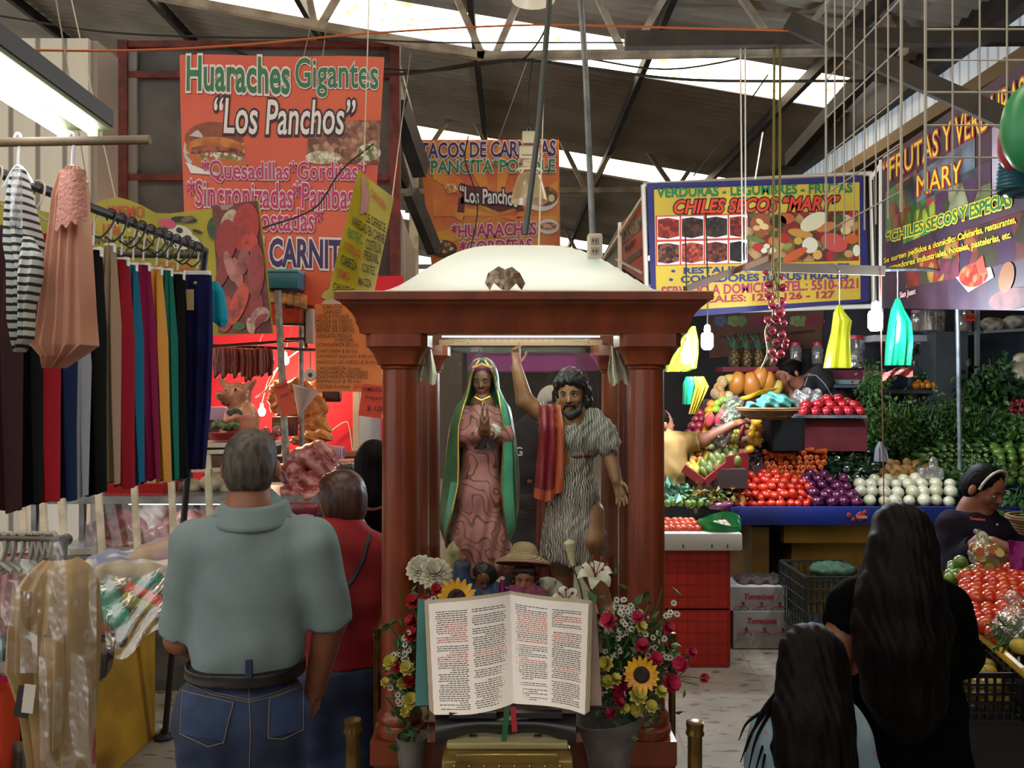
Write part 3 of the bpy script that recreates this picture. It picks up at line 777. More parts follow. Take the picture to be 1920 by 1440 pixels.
# --- tacos banner
s = Sheet([(785, 262, 9), (1048, 262, 9), (1051, 500, 9), (810, 505, 9)], 0)
YEL, ORG = mat('#d79a35', .4, c2='#cf6f2c', ns=2), mat('#c5452a', .4, c2='#cf6f2c', ns=2.5)
ctr = (932, 405)
for k in range(12):                                     # sunburst rays
	a0, a1 = 2 * pi * k / 12, 2 * pi * (k + .5) / 12
	def edge(a):
		dx, dy = math.cos(a), math.sin(a); t = 1e9
		if dx > 0: t = min(t, (1046 - ctr[0]) / dx)
		if dx < 0: t = min(t, (812 - ctr[0]) / dx)
		if dy > 0: t = min(t, (496 - ctr[1]) / dy)
		if dy < 0: t = min(t, (270 - ctr[1]) / dy)
		return (ctr[0] + dx * t, ctr[1] + dy * t)
	s.poly([ctr, edge(a0), edge((a0 + a1) / 2), edge(a1)], YEL, .003)
s.text('TACOS DE CARNITAS', (788, 268), (1042, 263), 30, INK('#33265c'), OUT, .02, .055)
s.text('*PANCITA*POZOLE', (795, 300), (1041, 297), 26, INK('#2a7a4c'), OUT, .02, .055)
rb_ = INK('#5d2322')
s.poly([(866, 346), (900, 350), (940, 366), (970, 356), (972, 388), (938, 398), (900, 384), (864, 382)], rb_, .0045)
for q in ([(860, 372), (872, 368), (870, 412), (856, 408)], [(968, 384), (980, 382), (984, 406), (970, 410)]): s.poly(q, rb_, .0045)
for q in ([(858, 398), (872, 400), (866, 414), (853, 408)], [(970, 398), (984, 396), (983, 407), (969, 406)]): s.poly(q, YEL, .0055)
s.text('“Los Panchos', (862, 346), (970, 360), 30, WH, DK, .025, .09, lift=.008, arc=3)
s.text('*HUARACHES', (847, 421), (1006, 415), 26, MAG, OUT, .022, .06)
s.text('*GORDITAS', (863, 452), (998, 446), 26, MAG, OUT, .022, .06)
s.ellipse(1015, 372, 32, 24, WH, .004); s.ellipse(1018, 368, 28, 19, mat('#9a6a52', .5, spots=(['#8d5c48', '#a98062', '#6f4438'], 22)), .006); s.ellipse(1034, 372, 6, 7, INK('#cfcf9a'), .008); s.poly([(996, 313), (1014, 313), (1012, 360), (990, 352)], mat('#b5ab7a', .5), .003)
s.ellipse(1028, 425, 20, 14, WH, .004); s.ellipse(1028, 424, 17, 7, mat('#7d3c2f', .5, c2='#c9a88a', ns=20), .006)
s.ellipse(832, 467, 25, 17, mat('#4a2a22', .5), .004); s.ellipse(831, 463, 22, 12, mat('#b56a4a', .5, spots=(['#c9c2b2', '#5d3a2c', '#c96a4a', '#3f5a34'], 26)), .006)
s.ellipse(846, 353, 13, 9, mat('#c98a5a', .5, spots=(['#d8a45a', '#c9653f', '#d8d0b4'], 25)), .006)
s.done('banner', mat('#cf8038', .4, c2='#c45838', ns=2.2, lo=.4, hi=.62), 'orange sunburst tacos banner hanging far behind the shrine dome', 'banner')

# --- yellow and blue banner of the vegetable stall
s = Sheet([(1213, 344, 6.6), (1622, 331, 6.6), (1629, 566, 6.6), (1222, 600, 6.6)], 0)
YB = mat('#c4a83c', .42, c2='#b39734', ns=1.5)
s.poly([(1226, 356), (1611, 342), (1613, 561), (1231, 585)], YB, .002, sub=8)
s.text('VERDURAS - LEGUMBRES - FRUTAS', (1231, 353), (1597, 343), 19, INK('#167046'), None, .025)
s.text('CHILES SECOS “MARY”', (1263, 375), (1574, 366), 27, mat('#c93c22', .5), DK, .03, .06, shear=.25, hr=29)
s.poly([(1229, 405), (1609, 395), (1610, 489), (1230, 499)], INK('#b8401f'), .003, sub=6)
CH_ = [['#8a2a20', '#a8382a', '#6a1c18'], ['#3a2320', '#241818', '#54302a'], ['#2d2624', '#3f3430', '#1c1817'], ['#7d241e', '#9a3a28', '#571a16'],
	   ['#4a2a22', '#7d4a34', '#241a18'], ['#9a382c', '#b8553f', '#6a201a'], ['#57261f', '#7a3a2a', '#331a17'], ['#191a1e', '#22252b', '#101216']]
for r in range(2):
	for k in range(4):
		x0 = (1232, 1277, 1322, 1367)[k]; w = 42 if k < 3 else 34; y0 = (407, 454)[r] - k * 1.1
		s.poly([(x0, y0), (x0 + w, y0 - 1), (x0 + w, y0 + 42), (x0, y0 + 43)], WH, .0045)
		s.poly([(x0 + 1, y0 + 5), (x0 + 20, y0 + 2), (x0 + w - 1, y0 + 6), (x0 + w - 1, y0 + 36), (x0 + 20, y0 + 41), (x0 + 1, y0 + 38)], mat(CH_[r * 4 + k][0], .4, spots=(CH_[r * 4 + k], 38)), .006)
s.poly([(1401, 400), (1608, 396), (1608, 488), (1401, 494)], mat('#4a3020', .5, spots=(['#7d2620', '#8a5a2a', '#4a5a2c', '#a88a5a', '#5d2a24'], 14)), .0045, sub=4)
for cx, cy, rx, ry, h, a in [(1428, 420, 22, 20, '#8a4a2a', 0), (1424, 416, 8, 5, '#cdb27a', .6), (1432, 425, 9, 6, '#cdb27a', .2), (1418, 428, 7, 5, '#bfa065', 0), (1458, 416, 16, 13, '#2c2420', 0), (1475, 410, 14, 10, '#a8512f', 0),
		(1525, 416, 28, 15, '#c9c2a0', -.5), (1548, 426, 20, 8, '#b56a34', -.3), (1500, 438, 24, 8, '#b5803c', .2), (1499, 437, 8, 4, '#33302a', 0), (1410, 448, 24, 5, '#5a6a34', .25), (1470, 447, 12, 10, '#9a241f', 0), (1448, 452, 8, 8, '#b86a2c', 0),
		(1496, 452, 8, 7, '#b8953f', 0), (1518, 460, 15, 15, '#cfc8b4', 0), (1563, 455, 26, 17, '#b84a44', .35), (1566, 449, 24, 8, '#d0b8a8', .25), (1596, 448, 13, 10, '#b85a2a', 0), (1420, 464, 9, 8, '#a32a24', 0), (1437, 462, 6, 5, '#c9c2a8', 0),
		(1432, 470, 6, 5, '#cfc8b0', 0), (1448, 470, 6, 6, '#c9c0a4', 0), (1476, 462, 9, 5, '#7a8a44', -.4), (1490, 478, 26, 8, '#b5522a', -.5), (1532, 478, 9, 9, '#c99a54', 0), (1556, 480, 8, 10, '#9a2430', 0), (1590, 476, 8, 7, '#b58a5a', 0), (1605, 470, 7, 11, '#d0cabd', 0), (1588, 415, 14, 12, '#c9a27a', 0), (1572, 410, 13, 8, '#3a4a2a', 0), (1597, 402, 7, 6, '#9a2a34', 0), (1585, 432, 10, 8, '#c9b27a', 0)]:
	s.ellipse(cx, cy, rx, ry, mat(h, .5, c2=h, bump=None), .006 + .0001 * (cx % 17), a, n=14)
BL = INK('#1f3470')
s.text('•  RESTAURANTES Y HOTELES', (1258, 503), (1592, 494), 12, BL, None, .03)
s.text('•  COMEDORES INDUSTRIALES', (1254, 518), (1590, 509), 14, BL, None, .03)
s.text('SERVICIO A DOMICILIO TEL.: 5510-3221', (1240, 538), (1608, 522), 19, INK('#a3245a'), None, .02)
s.text('LOCALES: 125 - 126 - 127', (1290, 556), (1564, 545), 14, INK('#9a2440'), None, .03)
s.done('banner', mat('#2a2a66', .45, c2='#23235a', ns=2), 'yellow and blue dried chillies banner above the vegetable stall', 'banner')
# white pipe frame round it
t = thing('pipe_frame', 'white pipe frame stretched around the yellow and blue banner', 'frame', P(1420, 600, 6.62))
for a, c in (((1206, 347), (1634, 325)), ((1206, 347), (1213, 560)), ((1634, 325), (1640, 600)), ((1320, 584), (1640, 574))):
	MB().tube([P(*a, 6.64), P(*c, 6.64)], .02, mat('#cfcabf', .4), 10).build('pipe', t)

# --- dark fruit banner along the right side wall
s = Sheet([(1655, 300, 6.55), (1950, 118, 4.45), (1950, 478, 4.45), (1655, 560, 6.55)], .0)
# make it a true wall plane: rebuild corners from wall coordinates
wx = lambda Y: 2.93 - .06 * (6.55 - Y)
def wp(Y, z): x = wx(Y); return (960 + x / Y * F, 720 - (z - CH) / Y * F, Y)
s = Sheet([wp(6.55, 3.58), wp(4.2, 3.58), wp(4.2, 2.17), wp(6.55, 2.40)], 0)
PIC = mat('#241a2a', .6, c2='#3a2230', ns=3)
for q, m in (([(1662, 360), (1720, 318), (1720, 430), (1662, 455)], mat('#4a2a2c', .4, spots=(['#7d4a2a', '#3f6a3a', '#8a5a34', '#5a2430'], 9))),
			 ([(1690, 345), (1830, 255), (1830, 330), (1700, 390)], mat('#5a6a7a', .35, c2='#2a3040', ns=5, lo=.4, hi=.6)),
			 ([(1695, 392), (1755, 362), (1755, 432), (1695, 458)], mat('#2f5a34', .4, spots=(['#2f7a3f', '#8a9a34', '#a8324a', '#3a5a2c'], 11))),
			 ([(1755, 350), (1860, 300), (1860, 390), (1755, 425)], mat('#2c3328', .4, spots=(['#54603f', '#2a3a2a', '#7a7f62', '#3a2440'], 8))),
			 ([(1862, 240), (1935, 195), (1935, 330), (1862, 365)], mat('#9a8f9a', .35, c2='#6a5a6a', ns=3)),
			 ([(1700, 470), (1800, 440), (1800, 520), (1700, 540)], mat('#4a2a24', .4, spots=(['#7a2a24', '#8a6a34', '#2f3a2a', '#5a2a3a'], 10))),
			 ([(1810, 432), (1935, 390), (1935, 480), (1810, 515)], mat('#3a2024', .4, spots=(['#5a2a2a', '#7a4a2c', '#33203a', '#2a2a20'], 7)))):
	s.poly(q, m, .003)
YT, RT, GT = INK('#d0b62c'), INK('#a3201f'), INK('#17603a')
def t4(t, a, b_, c_, d_, col, out, **k): s.text(t, a, b_, d_[1] - a[1], col, out, hr=c_[1] - b_[1], **k)
t4('“FRUTAS Y VERDURAS”', (1658, 305), (1936, 135), (1936, 200), (1658, 344), YT, RT, bold=0, obold=.05)
t4('MARY', (1722, 330), (1806, 300), (1806, 340), (1722, 369), YT, RT, bold=0, obold=.045)
t4('“CHILES SECOS Y ESPECIAS”', (1664, 436), (1908, 354), (1908, 384), (1664, 456), GT, YT, bold=.02, obold=.07)
t4('Se surten pedidos a domicilio: Cafeterías, restaurantes,', (1660, 484), (1909, 403), (1909, 422), (1660, 497), YT, INK('#4a2a12'), bold=.02, obold=.04)
t4('comedores industriales, hoteles, pastelerías, etc.', (1664, 498), (1900, 432), (1900, 450), (1664, 512), YT, INK('#4a2a12'), bold=.02, obold=.04)
t4('San Juan:', (1690, 548), (1720, 540), (1720, 554), (1690, 562), WH, RT, bold=.02, obold=.05)
# pictures of a strawberry punnet and poultry at its lower right
s.poly([(1794, 520), (1860, 500), (1866, 520), (1818, 548)], INK('#8a8290'), .005); s.ellipse(1828, 516, 28, 22, mat('#8a2a24', .4, spots=(['#a8382a', '#7a1f1c', '#c05a3a'], 20)), .006, -.3)
s.poly([(1832, 492), (1846, 478), (1852, 510), (1838, 514)], INK('#a83424'), .007)
s.ellipse(1900, 560, 45, 20, mat('#6a3f40', .7, c2='#4a2a2e', ns=8), .005, -.2); s.ellipse(1890, 520, 14, 30, mat('#7a5234', .4), .0055, .2)
s.done('banner', PIC, 'dark fruit and vegetable banner along the right side wall', 'banner')
MB().tube([P(1652, 300, 6.56), P(1652, 620, 6.56)], .018, mat('#cfcabf', .4), 8).build('banner_pole', label='white pipe standing at the near edge of the dark fruit banner', cat='pipe')
MB().tube([P(1636, 330, 6.62), P(1660, 296, 6.56), P(1890, 150, 4.9), P(1980, 90, 4.4)], .016, mat('#cfcabf', .4), 8).build('banner_rail', label='white pipe running along the top of the dark fruit banner', cat='pipe')

# --- small red banner in the side aisle right of the dome
s = Sheet([(1164, 420, 8.0), (1206, 374, 7.0), (1208, 530, 7.0), (1164, 500, 8.0)], 0)
s.poly([(1167, 432), (1203, 400), (1203, 430), (1167, 460)], mat('#8d7d68', .5, c2='#3a3029', ns=22), .003); s.poly([(1167, 492), (1203, 466), (1203, 478), (1167, 504)], INK('#56473c'), .003)
s.text('MARY', (1174, 461), (1193, 446), 14, INK('#2a1c1c'), None, .02)
s.done('banner', mat('#a3412f', .45, c2='#8f3528', ns=3), 'small red banner seen edge-on right of the shrine dome', 'banner')

# --- yellow-green butcher cloth on the left, with meat picture
s = Sheet([(-90, 380, 4.6), (487, 376, 4.6), (515, 626, 4.6), (-90, 640, 4.6)], .02, 2.2, 1)
CLO = mat('#a8a02a', .5, c2='#94902a', ns=2.4, thin=.15)
RD, BK = INK('#b0302c'), INK('#1c1c18')
s.text('“MEMO', (205, 386), (274, 389), 21, RD, None, .004); s.text('108', (196, 420), (228, 424), 20, RD, None, .004); s.text('LOC.', (158, 415), (185, 420), 18, RD, None, .004)
s.text('UNA GRAN', (170, 442), (290, 446), 17, BK, None, .012); s.text('VARIEDAD DE CERDO Y RES', (100, 462), (365, 468), 15, BK, None, .012); s.text('CHICHARRON', (296, 490), (380, 496), 18, RD, None, .004)
# a cow, as hand-painted
cw, cb, cp = INK('#c4c4bd'), INK('#26262a'), INK('#b5526a')
s.ellipse(338, 445, 26, 22, cw, .004, .5); s.ellipse(358, 452, 18, 12, cw, .0045, .5); s.ellipse(346, 412, 24, 6, cb, .005, .05); s.ellipse(352, 411, 13, 5, INK('#6d5550'), .006, -.4); s.ellipse(315, 420, 16, 9, cp, .006, .15); s.ellipse(368, 458, 8, 6, cb, .006)
for x, y, a, r_ in ((337, 432, 6, 5), (352, 446, 7, 5), (310, 432, 5, 6), (370, 434, 10, 3), (318, 458, 14, 4)): s.ellipse(x, y, a, r_, cb, .006, .3)
# meat picture
s.poly([(398, 386), (484, 378), (512, 624), (412, 624)], mat('#7a2824', .4, c2='#4a1518', ns=7), .006, sub=9)
s.poly([(400, 386), (455, 382), (440, 440), (402, 430)], INK('#9a7a72'), .005); s.ellipse(408, 428, 20, 24, mat('#3a5230', .5, c2='#253a22', ns=15), .006); s.ellipse(430, 415, 14, 24, mat('#b5a890', .5, c2='#8d7c66', ns=16), .0065, .5)
for x, y, a, r_, h, w in ((462, 428, 26, 46, '#a3241d', .15), (425, 452, 20, 40, '#8f2622', .1), (420, 505, 12, 36, '#7d2424', .3), (432, 500, 9, 30, '#a8706a', -.3), (446, 512, 10, 30, '#a35a52', -.25), (458, 490, 11, 26, '#8d4a48', .1), (482, 510, 16, 52, '#8a2f34', .02), (450, 570, 15, 42, '#b5432a', .35), (425, 590, 18, 34, '#9a3028', .1), (484, 580, 13, 36, '#8a2826', 0), (492, 592, 18, 15, '#a88a8a', -.5), (494, 598, 13, 7, '#8d3c44', -.6), (474, 612, 8, 16, '#b5a08c', -.2), (452, 612, 12, 8, '#3f5a2c', 0), (470, 455, 16, 18, '#b8382a', 0)):
	s.ellipse(x, y, a, r_, mat(h, .4, c2='#6a1f20', ns=20, lo=.5, hi=.75), .012 + .0001 * (x % 23), w)
s.done('cloth_sign', CLO, 'yellow-green hand-painted butcher cloth with a cow and meat picture', 'sign', thick=.002, top=lambda u: float(np.interp(u, [0, .15, .35, .46, .53, .6, .676, .84, 1], [-4, -4, 25, 5, -9, 2, 26, 14, 0])))

# --- yellow price bag hanging in front of the orange banner
s = Sheet([(672, 318, 4.4), (738, 372, 4.45), (700, 560, 4.4), (612, 560, 4.35)], .03, 1.1, .6)
s.text('CARNICERIA', (696, 352), (722, 382), 16, RD, None, .004)
for t_, x0, y0, x1, y1, h_, c_ in (('“LE OFRECE', 684, 396, 722, 420, 17, BK), ('VARIEDAD EN CARNE', 659, 404, 720, 440, 18, BK), ('BISTEC', 653, 428, 680, 440, 18, INK('#1f6a5a')), ('COSTILLA', 686, 446, 714, 456, 20, BK), ('CODILLO', 646, 452, 676, 468, 16, RD), ('PERNIL', 684, 468, 710, 478, 17, BK),
		('CABEZA', 640, 478, 670, 490, 18, BK), ('CORTEZ', 680, 492, 703, 500, 16, BK), ('LOMO', 632, 502, 656, 510, 17, RD), ('MACIZA', 673, 518, 696, 524, 15, BK), ('CHULETAS', 625, 530, 664, 540, 16, BK)):
	s.text(t_, (x0, y0), (x1, y1), h_, c_, None, .006)
s.poly([(676, 330), (684, 330), (692, 372), (688, 398), (675, 402), (678, 360)], INK('#a87a7a'), .004)
s.done('price_bag', mat('#a89a26', .25, c2='#8f8624', ns=4), 'tilted yellow plastic price bag hanging left above the shrine roof', 'sign')

# --- orange hand-lettered price sheet and cards at the butcher
s = Sheet([(591, 570, 5.3), (716, 570, 5.3), (737, 734, 5.3), (592, 734, 5.3)], 0)
SH = mat('#cf7a3c', .6, c2='#c06a30', ns=2)
for i, (t_, x0, x1, y) in enumerate((('“CARLITOS”', 603, 646, 571), ('CARUGO', 607, 640, 581), ('COSTILLA Y FOLIADA', 593, 655, 590), ('MOLIDA DE CERDO', 593, 660, 599), ('MACIZA DE CERDO', 593, 662, 608), ('BISTEK DE CERDO', 594, 665, 616), ('CHULETA FRESCA', 594, 660, 626), ('O NATURAL', 628, 664, 634), ('LONGANIZA $', 594, 654, 643), ('CHISTORRA $ 85 kilo', 594, 671, 655), ('CHORIZO Argentino $ 86 kilo', 595, 702, 665), ('MANTECA DE CERDO $ 34 kilo', 595, 705, 676), ('CHICHARRON Grueso', 595, 677, 687), ('CHICHARRON DELGADO', 595, 690, 695), ('CHICHARRON PANCHETO', 596, 690, 703), ('ESPINAZO $ 70 kilo', 596, 677, 712), ('CECINA Enchilada', 596, 657, 721))):
	s.text(t_, (x0, y), (x1, y), 7, BK, None, 0, shear=.15)
s.text('$150', (655, 643), (672, 644), 7, RD, None, .01); s.text('$95', (663, 722), (680, 722), 7, RD, None, .01)
s.done('price_sheet', SH, 'orange hand-lettered price sheet at the butcher stall', 'sign')
s = Sheet([(680, 719, 5.0), (732, 725, 5.0), (728, 787, 5.0), (672, 779, 5.0)], 0)
for t_, x0, x1, y, h_ in (('HAMBURGUESA', 680, 730, 725, 8), ('Preparada', 685, 726, 741, 9), ('$ 120', 688, 722, 760, 11)): s.text(t_, (x0, y), (x1, y + 2), h_, DK, None, .006, shear=.2)
s.done('price_card', mat('#c8402a', .6), 'red-orange price card reading 120 beside the left shrine column', 'sign')
s = Sheet([(513, 724, 4.7), (537, 712, 4.7), (556, 770, 4.7), (530, 783, 4.7)], 0)
for t_, x0, x1, y in (('Hamburguesa', 517, 540, 722), ('Prep.', 527, 543, 738)): s.text(t_, (x0, y + 3), (x1, y - 6), 8, DK, None, .006)
s.done('price_card', mat('#b8402a', .6), 'small tilted orange card tied to the stall pole over the meat', 'sign')
# ================================================================ THE GLASS SHRINE
CX, CY = 0.033, 2.825                                   # its centre
shrine = thing('shrine', 'dark red wooden shrine with four round columns, glass panes and white dome', 'shrine', (CX, CY, 0))
def sq_prof(prof, m, name, parent=shrine, cap=True):
	b = MB(); b.lathe([(h * 2 ** .5, z) for h, z in prof], (CX, CY, 0), m, 4, r=None, cap=cap)
	a = pi / 4                                           # square plan turned to face the aisle
	b.v = [((v[0] - CX) * math.cos(a) - (v[1] - CY) * math.sin(a) + CX, (v[0] - CX) * math.sin(a) + (v[1] - CY) * math.cos(a) + CY, v[2]) for v in b.v]
	return b.build(name, parent, ang=30)
# entablature: hollow square ring, moulded
ent = [(.40, 1.945), (.468, 1.945), (.470, 1.962), (.476, 1.972), (.478, 1.985), (.486, 2.000), (.500, 2.016), (.512, 2.026), (.514, 2.032), (.524, 2.033), (.5276, 2.036), (.5276, 2.057), (.524, 2.060), (.40, 2.060), (.40, 1.945)]
sq_prof(ent, WOOD, 'entablature', cap=False)
sq_prof([(.43, .02), (.43, .70), (.4426, .70), (.4426, .768), (.01, .768)], WOOD, 'pedestal')
# columns
for sx in (-.365, .365):
	for sy in (-.375, .375):
		c = (CX + sx, CY + sy, 0)
		b = MB()
		b.lathe([(.05, .768), (.070, .770), (.073, .782), (.072, .795), (.064, .802), (.062, .806), (.067, .812), (.067, .824), (.062, .832), (.056, .84), (.055, .848), (.0535, 1.3), (.0515, 1.842), (.057, 1.846), (.058, 1.852), (.052, 1.856)], c, WOOD, 28)
		col = b.build('column', shrine)
		b = MB(); b.lathe([(.05, 1.853), (.062, 1.857), (.064, 1.866), (.072, 1.885), (.084, 1.902), (.092, 1.908), (.092, 1.946)], c, WOOD, 28, sq=6)
		b.build('capital', col, ang=30)
# glass panes with thin edges
PANE = film('#eef4f0', .97, 0, None, .5, 0)
for nm, q in (('front', ((-.30, -.36), (.30, -.36))), ('back', ((-.30, .36), (.30, .36))), ('left', ((-.36, -.30), (-.36, .30))), ('right', ((.36, -.30), (.36, .30)))):
	a = V(CX + q[0][0], CY + q[0][1], 0); c = V(CX + q[1][0], CY + q[1][1], 0)
	mid = (a + c) / 2
	MB().box((mid.x, mid.y, 1.357), (max(.006, abs(c.x - a.x)), max(.006, abs(c.y - a.y)), 1.176), PANE).build('glass_pane', shrine)
# clear joint strips of the front glass
for px in (783, 803, 1160, 1180):
	MB().box((P(px, 720, 2.47).x, 2.474, 1.357), (.0035, .006, 1.176), film('#bfc6bd', .45, .1, None)).build('glass_edge', shrine)
# cloth floor and light box under the dome
MB().box((CX, CY, .774), (.66, .66, .012), mat('#8a5f56', .8, c2='#6f4a44', ns=6)).build('display_floor', shrine)
b = MB(); b.box((CX, CY - .33, 1.957), (.62, .03, .022), mat('#e3ead9', .4)); b.box((CX, CY + .33, 1.957), (.62, .03, .022), mat('#8a6a4a', .5)); b.build('painted_glow_frieze', shrine)  # front strip: canopy light reflection painted as pale green; back strip: brown
tb = MB().tube([(CX - .29, CY - .25, 1.985), (CX + .29, CY - .25, 1.985)], .013, mat('#eafff0', .3, emit=22.0), 10).build('tube_lamp', shrine)
tb2 = MB().tube([(CX - .29, CY + .22, 1.985), (CX + .29, CY + .22, 1.985)], .013, mat('#eafff0', .3, emit=8.0), 10).build('tube_lamp', shrine)
# white dome
def dome(u, v):
	x, y = 2 * u - 1, 2 * v - 1
	r = min(1, (abs(x) ** 3.2 + abs(y) ** 3.2) ** (1 / 3.2)); k = max(abs(x), abs(y)); q = max(k, 1e-6)
	z = .205 * (.5 + .5 * math.cos(pi * min(1, k ** 1.05 * (.55 + .45 * r)))) ** .92 if k < 1 else 0
	return V(CX + .472 * x, CY + .472 * y, 2.060 + z)
b = MB(); b.grid(dome, 36, 36, mat('#dededa', .42, thin=.3)); b.build('dome', shrine)
# lace scraps tied up inside the corners, hooks
LACE = mat('#8d8972', .8, voro=('#d5d2bb', 60, .1, .3), thin=.1)
for px0, px1, py0, py1, sl in ((803, 795, 652, 716, -1), (1150, 1164, 648, 718, 1)):
	b = MB()
	b.grid(lambda u, v: P(px0 + (px1 - px0) * v + (u - .5) * (8 + 34 * min(1, v * 1.4)) , py0 + (py1 - py0) * v + 6 * math.sin(u * 9) * v, 2.50 + .012 * math.sin(u * 14)), 16, 14, LACE, .002)
	b.build('lace_scrap', label='white lace scrap tied inside the %s front corner of the shrine' % ('left' if sl < 0 else 'right'), cat='lace')
for x0, lb in ((855, 'left'), (1080, 'right')):
	MB().tube([P(x0 - 8, 643, 2.52), P(x0 - 4, 638, 2.52), P(x0 + 12, 640, 2.52), P(x0 + 22, 637, 2.52), P(x0 + 24, 643, 2.52), P(x0 + 20, 645, 2.52)], .0016, mat('#c9c7b0', .4, .6), 6).build('wire_hook', label='bent wire hook under the shrine ceiling, %s one' % lb, cat='hook')
# folded banknote standing on the cornice
NOTE = mat('#a58f78', .7, spots=(['#a9937c', '#c2b09a', '#7d6450', '#b59f86', '#927a63'], 70))
b = MB(); q = lambda x, y, d=0: P(x, y, 2.315 + d)
for poly in ([(915, 512, .0), (935, 499, -.012), (945, 520, -.02), (941, 543, -.015), (926, 530, -.006)], [(935, 499, -.012), (947, 505, -.028), (960, 500, -.012), (951, 522, -.022), (945, 520, -.02)], [(945, 520, -.02), (951, 522, -.022), (968, 531, -.006), (955, 544, -.014), (941, 543, -.015)], [(960, 500, -.012), (975, 512, 0), (968, 531, -.006), (951, 522, -.022)],
			 [(915, 512, 0), (926, 530, -.006), (918, 544, .004), (909, 530, .008)], [(975, 512, 0), (985, 531, .008), (978, 544, .004), (968, 531, -.006)]):
	n = len(poly); f = [q(x, y, d) for x, y, d in poly]; k = [p + V(0, .006, 0) for p in f]
	b.add(f + k, [tuple(range(n)), tuple(range(2 * n - 1, n - 1, -1))] + [(i, n + i, n + (i + 1) % n, (i + 1) % n) for i in range(n)], NOTE)
b.build('folded_banknote', smooth=False, label='banknote folded into a little shirt on the front cornice', cat='banknote')

# ---------------------------------------------------------------- heads and hands
def head(S, c, h, R, neck=True, k=None):
	"""adds a head of height h; R turns (right, forward, up) into the world"""
	w = lambda x, y, z: np.array(Vector(c) + R @ (V(x, y, z) * h)); k = .05 * h if k is None else k
	S.ell(w(0, -.04, .11), np.array((.315, .395, .385)) * h, R, k); S.ell(w(0, .10, -.14), np.array((.245, .26, .33)) * h, R, .10 * h)
	S.cap(w(-.05, .22, -.42), w(.05, .22, -.42), .085 * h, k=.08 * h)
	S.cap(w(0, .34, .03), w(0, .435, -.10), .03 * h, .048 * h, k=.05 * h); S.cap(w(-.05, .37, -.115), w(.05, .37, -.115), .038 * h, k=.03 * h)
	S.cap(w(-.16, .29, .075), w(.16, .29, .075), .05 * h, k=.05 * h)
	S.cap(w(-.075, .335, -.235), w(.075, .335, -.235), .034 * h, k=.03 * h); S.cap(w(-.06, .325, -.29), w(.06, .325, -.29), .036 * h, k=.03 * h)
	for s_ in (-1, 1):
		S.ell(w(.125 * s_, .385, .025), np.array((.065, .05, .04)) * h, R, .03 * h, 's')
		S.ell(w(.16 * s_, .22, -.10), np.array((.10, .11, .10)) * h, R, .07 * h)
		S.ell(w(.355 * s_, -.05, -.03), np.array((.05, .09, .14)) * h, R, .02 * h)
	if neck: S.cap(w(0, -.08, -.30), w(0, -.14, -.72), .24 * h, .27 * h, k=.08 * h)
	return w
def face(parent, c, h, R, iris='#2b1a10', lip='#7d3c36', brow='#1a120e', closed=False):
	w = lambda x, y, z: Vector(c) + R @ (V(x, y, z) * h)
	for s_ in (-1, 1):
		b = MB()
		if closed: b.tube([w(.075 * s_, .345, .012), w(.125 * s_, .352, 0), w(.175 * s_, .325, .01)], .012 * h, mat(brow, .6), 5)
		else:
			b.ell(w(.125 * s_, .315, .02), np.array((.055, .04, .036)) * h, mat('#cfc9c0', .25), R, 10, 7); b.ell(w(.125 * s_, .338, .02), np.array((.026, .02, .028)) * h, mat(iris, .2), R, 8, 6)
			b.tube([w(.07 * s_, .345, .035), w(.125 * s_, .362, .062), w(.18 * s_, .325, .038)], .012 * h, mat(brow, .6), 5)
		b.build('eye', parent)
		MB().tube([w(.05 * s_, .385, .10), w(.12 * s_, .375, .135), w(.20 * s_, .30, .105)], [.012 * h, .018 * h, .008 * h], mat(brow, .8), 6).build('eyebrow', parent)
	b = MB(); b.tube([w(-.09, .345, -.255), w(-.03, .372, -.238), w(.03, .372, -.238), w(.09, .345, -.255)], [.008 * h, .022 * h, .022 * h, .008 * h], mat(lip, .45), 6)
	b.tube([w(-.08, .345, -.268), w(0, .367, -.288), w(.08, .345, -.268)], [.008 * h, .026 * h, .008 * h], mat(lip, .45), 6); b.build('mouth', parent)
def hand(S, wr, d, n, s, side, curl=.35, spread=.16, k=.004, th=1.0, fc=None):
	"""wrist wr, pointing along d, palm facing n, side +1 if the thumb is on d x n side; s: hand length"""
	d = Vector(d).normalized(); n = Vector(n); n = (n - d * n.dot(d)).normalized(); t = d.cross(n) * side
	wr = Vector(wr); A = lambda x, y, z: np.array(wr + d * x * s + t * y * s + n * z * s)
	M = Matrix((d, t, n)).transposed()
	S.box(A(.26, 0, 0), np.array((.27, .20, .075)) * s, M, rd=.07 * s, k=.03 * s)
	S.cap(A(-.05, 0, 0), A(.1, 0, 0), .14 * s, .13 * s, k=.05 * s)
	for i, (y, L) in enumerate(((.155, .40), (.055, .46), (-.05, .43), (-.15, .34))):
		cu = curl if fc is None else fc[i]
		p = V(.48 - abs(y) * .15, y, 0); a = 0.0; r0 = .052
		dirv = V(1, y * spread * 2.2, 0)
		for seg in range(3):
			a += cu * (1.0 if seg else .7); l = L * (.45, .32, .23)[seg]
			q = p + V(math.cos(a), dirv.y * math.cos(a), math.sin(a)) * l
			S.cap(A(*p), A(*q), r0 * s, r0 * .93 * s, k=k); r0 *= .92; p = q
	p = [A(.06, .15, .03), A(.20, .30 * th, .10), A(.36, .36 * th, .16), A(.46, .35 * th, .20)]
	S.chain(p, [.075 * s, .062 * s, .055 * s, .045 * s], k=.02 * s)
	return S
def facing(yaw, pitch=0, roll=0):
	"""head rotation: yaw 0 looks away (+Y), pi looks at the eye; pitch > 0 looks down"""
	return Euler((0, 0, yaw)).to_matrix() @ Euler((-pitch, roll, 0)).to_matrix()

